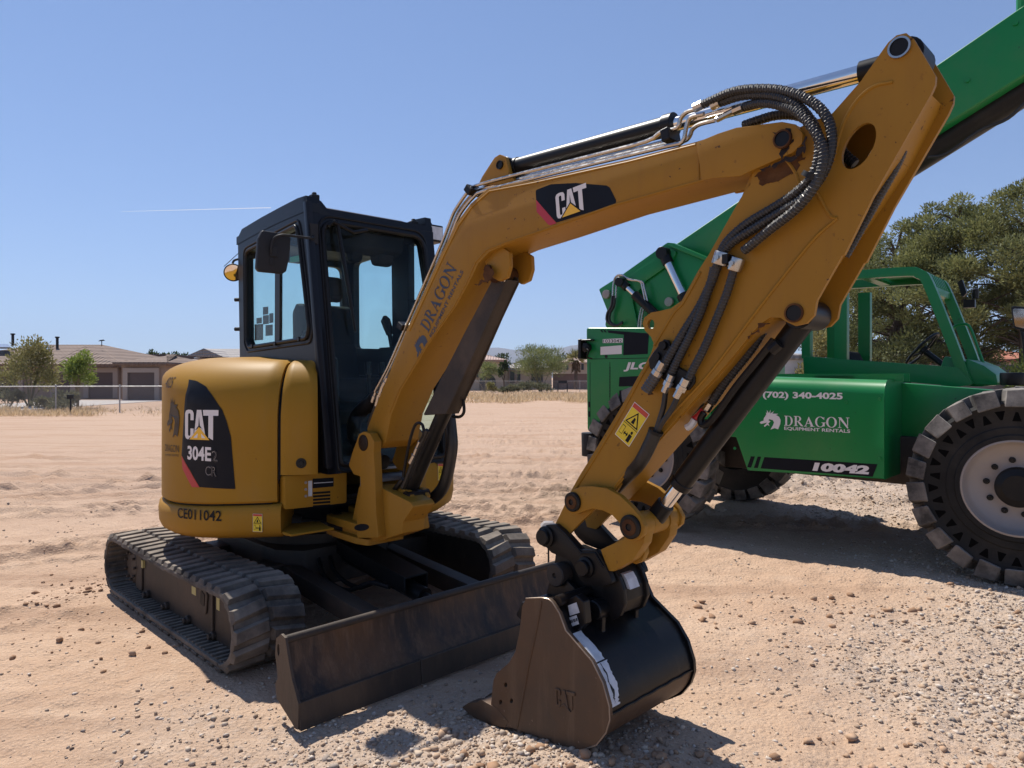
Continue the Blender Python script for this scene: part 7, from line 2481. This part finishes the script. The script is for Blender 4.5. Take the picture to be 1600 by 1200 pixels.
def pine(label, cx, d, ztop, zlow, rx, n, seed, m, trunks=1, group='pine trees behind the telehandler'):
    random.seed(seed)
    rs = np.random.default_rng(seed)
    t = root('pine_tree', label, 'pine tree', (cx, d, 0), 0, group)
    C, Rv, tips = [], [], []
    nb = 58
    for i in range(nb):
        f = (i + .5) / nb
        z = zlow + (ztop - zlow) * f
        env = rx * (1.02 - .75 * max(0, (f - .30) / .70) ** 1.5) * (.70 + .30 * min(1, f / .22))
        a = rs.uniform(0, 2 * math.pi); rr = env * math.sqrt(rs.uniform(.10, 1.0))
        s = rs.uniform(.42, .95) * (1.0 if f < .85 else .75)
        C.append((cx + rr * math.cos(a), d + rr * .9 * math.sin(a), z)); Rv.append((s * 1.25, s * 1.15, s * .72))
        tips.append((cx + rr * .8 * math.cos(a), d + rr * .75 * math.sin(a), z - .25))
    P, U, idx = blob_pts(C, Rv, n, .25)
    Dv = U * np.array([1, 1, .5]) + np.array([0, 0, .75]) + RNG.normal(0, .45, (n, 3))
    bt = rs.random(nb)
    tone = np.clip(.42 * bt[idx] + RNG.random(n) * .52, 0, 1)
    leaves(P, Dv, .17, .062, 'crown', m, t, tone)
    mb = MB()
    for k in range(trunks):
        x0 = cx + (k - (trunks - 1) / 2) * .9
        Q = spline([Vector((x0, d, -.2)), Vector((x0 + rs.uniform(-.2, .2), d, ztop * .3)), Vector((cx + rs.uniform(-.5, .5), d, ztop * .65)), Vector((cx, d, ztop * .93))], 6)
        mb.tube(Q, [.24 * (1 - .85 * i / (len(Q) - 1)) for i in range(len(Q))], 9)
        for tip in tips[k::trunks]:
            e = Vector(tip); s = min(Q, key=lambda q: abs(q.z - max(.8, e.z - .25 * (e - q).length - .3)))
            mb.tube(spline([s, s.lerp(e, .55) + Vector((0, 0, .12)), e], 3), [.07, .065, .058, .05, .04, .03, .018], 5)
    for k in range(26):              # bare dead twigs low in the crown
        z = rs.uniform(zlow * .55, zlow + (ztop - zlow) * .35); a = rs.uniform(0, 6.28); l = rs.uniform(.8, 2.2)
        s = Vector((cx + rs.uniform(-.2, .2), d, z)); e = s + Vector((math.cos(a) * l, math.sin(a) * l, rs.uniform(-.5, .6)))
        mb.tube(spline([s, s.lerp(e, .5) + Vector((rs.uniform(-.15, .15), 0, rs.uniform(-.15, .2))), e], 3), [.03, .028, .025, .02, .016, .011, .006], 4)
    mb.build('trunk', M['bark'], t)
    return t


pine('tall broad pine tree rising behind the telehandler cab', hit(1500, 33), 33, zat(316, 33), 2.3, 3.9, 46000, 3, LP, 2)
pine('pine tree cut off by the right edge of the photo, with the highest crown', hit(1605, 31), 31, zat(298, 31), 3.4, 3.5, 38000, 5, LP, 1)
pine('shorter pine tree beside the excavator stick', hit(1405, 35), 35, zat(352, 35), 1.4, 3.3, 34000, 8, LP, 2)
pine('dark pine tree furthest behind the stick', hit(1338, 42), 42, zat(378, 42), 1.3, 3.4, 26000, 13, LPd, 1)
pine('dark low pine tree filling the gap behind the cab window', hit(1445, 39), 39, zat(385, 39), .9, 3.6, 26000, 17, LPd, 1)


def bush(name, label, cat, px, d, w, h, n, m, ln=.12, wd=.05, group=None, stems=6, up=.8, zb=0.0, bark='barkpale', shell=.15, k=12, trunk=0.0):
    x = hit(px, d)
    t = root(name, label, cat, (x, d, 0), 0, group)
    C, Rv, tips = [], [], []
    for i in range(k):
        a = random.uniform(0, 6.28); f = random.random(); r = w * .5 * math.sqrt(random.uniform(.03, .75)) * (1 - .45 * f)
        z = zb + (h - zb) * (.25 + .62 * f)
        C.append((x + r * math.cos(a), d + r * math.sin(a), z)); s = random.uniform(.20, .32)
        Rv.append((w * s * .75, w * s * .75, (h - zb) * s * .72)); tips.append((C[-1][0], C[-1][1], z))
    P, U, i_ = blob_pts(C, Rv, n, shell)
    P[:, 2] = np.maximum(P[:, 2], .03)
    Dv = U + np.array([0, 0, up]) + RNG.normal(0, .4, (n, 3))
    bt = RNG.random(k)
    leaves(P, Dv, ln, wd, 'crown', m, t, .4 * bt[i_] + .6 * RNG.random(n))
    limb_tree(t, (x, d, -.1) if not trunk else (x, d, trunk), tips[:stems], .05 if h > 1.5 else .018, M[bark])
    if trunk:
        mb = MB(); mb.tube([(x, d, -.1), (x + .03, d, trunk * .6), (x, d, trunk + .05)], [.07, .06, .055], 8); mb.build('trunk', M[bark], t)
    return t


random.seed(21)
bush('tree', 'olive leaved multi stemmed tree behind the chain link fence', 'tree', 46, 36, 2.7, zat(523, 36), 5200, LO, .16, .07, stems=9, zb=.5, k=20)
bush('tree', 'bright green young tree in front of the brown garage door', 'tree', 121, 35, 1.75, zat(544, 35), 2800, LG, .16, .07, stems=6, zb=.8, k=14, trunk=.7)
bush('shrub', 'dark shrub at the left edge behind the chain link fence', 'shrub', 12, 34, 1.6, 1.05, 1500, LS, .16, .05)
bush('shrub', 'rounded green shrub under the bright green tree', 'shrub', 103, 33, 1.4, .85, 1300, LS, .16, .05)
bush('shrub', 'straggly grey weed clump at the fence post near the mailbox', 'shrub', 92, 31.5, 1.1, .5, 600, LS, .14, .05)
bush('shrub', 'low grey shrub between the olive tree and the mailbox', 'shrub', 70, 33, 1.3, .6, 900, LS, .14, .05)
for k, (px, d, w, h, lab) in enumerate(((232, 78, 3.2, zat(549, 78), 'small dark tree above the dark flat topped building'), (262, 84, 3.0, zat(552, 84), 'dark round tree left of the gabled house roof'), (284, 86, 3.4, zat(552, 86), 'dark bushy tree touching the gabled house roof'),
                                     (872, 120, 7.0, zat(553, 120), 'dark tree behind the palo verde tree'), (884, 124, 6.0, zat(555, 124), 'dark tree between the palo verde tree and the fan palm'), (786, 112, 4.0, zat(554, 112), 'dark tree behind the pink hip roof'))):
    bush('dark_tree', lab, 'tree', px, d, w, h, 900, LD, .35, .2, zb=1.5, k=10, stems=4, bark='bark')
bush('palo_verde_tree', 'wide feathery palo verde tree beyond the dry grass', 'tree', 845, 72, 6.0, zat(541, 72), 9000, LV, .36, .045, stems=12, up=.9, zb=1.1, k=26, shell=.05)
bush('palo_verde_tree', 'smaller feathery tree in front of the cream house carport', 'tree', 758, 74, 4.2, zat(567, 74), 2600, LV, .34, .05, stems=6, zb=.9, k=12, shell=.05)
bush('tree', 'slim dark leaved tree between cream house and palo verde', 'tree', 787, 70, 1.1, zat(565, 70), 700, LD, .22, .12, stems=3, zb=1.3, k=7, trunk=1.2, bark='bark')
bush('shrub', 'pale yellow green shrub before the carport opening', 'shrub', 768, 66, 1.1, 1.0, 600, LO, .2, .08)
for px, w, h, lab in ((800, 1.6, .85, 'grey green shrub left of the palo verde trunk'), (814, 1.9, 1.0, 'rounded sage shrub under the left of the palo verde'), (833, 2.2, 1.15, 'largest sage shrub beneath the palo verde tree'), (850, 1.9, .9, 'sage shrub right of the palo verde trunk'), (787, 1.0, .6, 'little dark shrub at the edge of the dry grass')):
    bush('shrub', lab, 'shrub', px, 65, w, h, 900, LS, .18, .07, group='sage shrubs at the far side of the grass')
bush('shrub', 'yellow green bush beside the red roofed house', 'shrub', 1592, 29, 1.5, zat(541, 29), 1400, LG, .16, .07, zb=.3)
bush('shrub', 'light green bush seen through the left of the telehandler cab', 'shrub', 1283, 33, 2.2, zat(512, 33), 2200, LO, .2, .09, zb=.3)
bush('shrub', 'low olive bush seen under the telehandler cab roof', 'shrub', 1400, 31, 2.6, zat(512, 31), 1500, LPd, .2, .09, zb=.3)

# fan palm
d = 88.0
px_ = hit(900, d)
pt = root('fan_palm', 'short fan palm with a skirt of dead fronds by the brown wall', 'palm tree', (px_, d, 0))
mb = MB(); mb.tube([(px_, d, -.1), (px_, d, 1.5), (px_, d, zat(563, d))], [.25, .22, .2], 10); mb.build('trunk', M['bark'], pt)
zc_ = zat(562, d)
n = 240; a = RNG.uniform(0, 6.28, n); e = RNG.uniform(-.3, 1.4, n)
Dv = np.stack([np.cos(a) * np.cos(e), np.sin(a) * np.cos(e), np.sin(e)], -1)
leaves(np.tile([px_, d, zc_], (n, 1)) + Dv * .35, Dv + RNG.normal(0, .1, (n, 3)), 1.05, .16, 'crown', LO, pt)
n = 160; a = RNG.uniform(0, 6.28, n)
leaves(np.stack([px_ + np.cos(a) * .25, d + np.sin(a) * .25, zc_ - RNG.uniform(0, 1.1, n)], -1), np.stack([np.cos(a) * .5, np.sin(a) * .5, -np.ones(n)], -1), .8, .16, 'dead_fronds', leaf_mat('dead_fronds', (.12, .075, .04), (.22, .15, .09)), pt)


# dry grass: strips of straw beyond the lot
def straw(name, label, n, fx, h):
    P = fx(n); z = height(P[:, 0], P[:, 1])
    n = len(P)
    Dv = np.stack([RNG.normal(0, .65, n), RNG.normal(0, .65, n), np.ones(n)], -1)
    hv = h * (.35 + 1.1 * fbm(P[:, 0] * .6, P[:, 1] * .6, 3, 91))
    o = leaves(np.stack([P[:, 0], P[:, 1], z - .02], -1), Dv, hv, h * .10, name, LSTRAW)
    return tag(o, label, None, None, 'stuff')


def fa_(n):
    d = 40 + RNG.random(n) * 24; px = RNG.uniform(330, 1350, n); k = fbm(hit(px, d) * .5, d * .35, 3, 43) > .40 + .16 * RNG.random(n); return np.stack([hit(px, d), d], -1)[k]


def fb2(n):
    d = 27 + RNG.random(n) ** 1.2 * 6.5; px = RNG.uniform(-60, 300, n); k = ((px < 150 + RNG.normal(0, 25, n)) | (RNG.random(n) < .12)) & (fbm(hit(px, d) * .6, d * .6, 3, 44) > .36 + .2 * RNG.random(n)); return np.stack([hit(px, d), d], -1)[k]


def fc2(n):
    t = RNG.random(n); d = 12 + 26 * t; x = RNG.uniform(-.45, .10, n) * d; k = fbm(x * .35, d * .35, 2, 41) > .63; return np.stack([x, d], -1)[k]


straw('dry_grass', 'tall dry straw coloured grass in front of the cream house', 60000, fa_, .40)
straw('dry_grass', 'dry grass along the foot of the chain link fence', 7000, fb2, .28)
straw('grass_tufts', 'thin dry grass tufts growing out of the dirt', 2500, fc2, .10)

# ---- mountains and contrail
M['mountain'] = mat('bare_desert_mountain', (0.13, 0.10, 0.085), 0.95, col2=(0.09, 0.07, 0.06), nscale=0.004, rvar=0.02)
xs = np.linspace(-3500, 5200, 220); D0 = 6200.0
ridge_px = np.interp(xs / D0 * FPX + CXP, [-200, 300, 560, 760, 800, 860, 880, 905, 940, 1000, 1200, 1600], [566, 562, 556, 543, 544, 545, 542, 537, 535, 541, 552, 562])
hz = np.maximum((CYP - ridge_px) * D0 / FPX, 20) * (1 + .10 * (fbm(xs * .004, xs * 0, 4, 61) - .5)) + 60 * (fbm(xs * .012, xs * 0, 3, 63) - .5) * .5
rows = []
for k, (f, dy) in enumerate(((0, -1500), (.22, -1000), (.50, -550), (.80, -180), (1.0, 0), (.6, 700), (0, 1800))):
    zz = hz * f * (1 + (.35 if 0 < f < 1 else 0) * (fbm(xs * .006 + k * 5, xs * 0 + k, 3, 70) - .5)) - (3 if f == 0 else 0)
    rows.append([Vector((x, D0 + dy + 160 * (v - .5), z)) for x, v, z in zip(xs, fbm(xs * .005, xs * 0 + k * 3.3, 2, 80), zz)])
mb = MB(); mb.grid(rows)
tag(mb.build('mountains', M['mountain'], smooth=60), 'low blue desert mountain range on the horizon', None, None, 'structure')
D1 = 9000.0
a, b = W(190, 330.5, D1), W(423, 324.5, D1)
P = [a.lerp(b, i / 30) for i in range(31)]
mb = MB(); mb.tube(P, [1.5 + 4.5 * (i / 30) ** .7 for i in range(31)], 8)
m = bpy.data.materials.new('ice_trail'); m.use_nodes = True
nt = m.node_tree; nt.nodes.remove(nt.nodes['Principled BSDF'])
b1, b2, b3, x1, x2 = (nt.nodes.new('ShaderNode' + k) for k in ('BsdfDiffuse', 'BsdfTranslucent', 'BsdfTransparent', 'MixShader', 'MixShader'))
b1.inputs[0].default_value = b2.inputs[0].default_value = (.95, .95, .97, 1); x2.inputs[0].default_value = .6
for s_, t_ in ((b1.outputs[0], x1.inputs[1]), (b2.outputs[0], x1.inputs[2]), (b3.outputs[0], x2.inputs[1]), (x1.outputs[0], x2.inputs[2]), (x2.outputs[0], nt.nodes['Material Output'].inputs[0])): nt.links.new(s_, t_)
tag(mb.build('contrail', m), 'thin white aircraft contrail in the clear sky left of the cab', 'contrail')

# ---- thin desert haze that turns the far mountains blue
mb = MB()
mb.box(IDW, -9000, 9000, -450, 8700, -6, 620)
hz_ = mb.build('haze', [], smooth=0)
hm = bpy.data.materials.new('desert_haze'); hm.use_nodes = True
nt = hm.node_tree; nt.nodes.remove(nt.nodes['Principled BSDF'])
pv = nt.nodes.new('ShaderNodeVolumePrincipled'); pv.inputs['Color'].default_value = (0.60, 0.76, 1.0, 1); pv.inputs['Density'].default_value = 1.0e-4; pv.inputs['Anisotropy'].default_value = 0.1
nt.links.new(pv.outputs[0], nt.nodes['Material Output'].inputs['Volume'])
hz_.data.materials.append(hm)
tag(hz_, 'thin pale blue haze over the far desert', None, None, 'stuff')
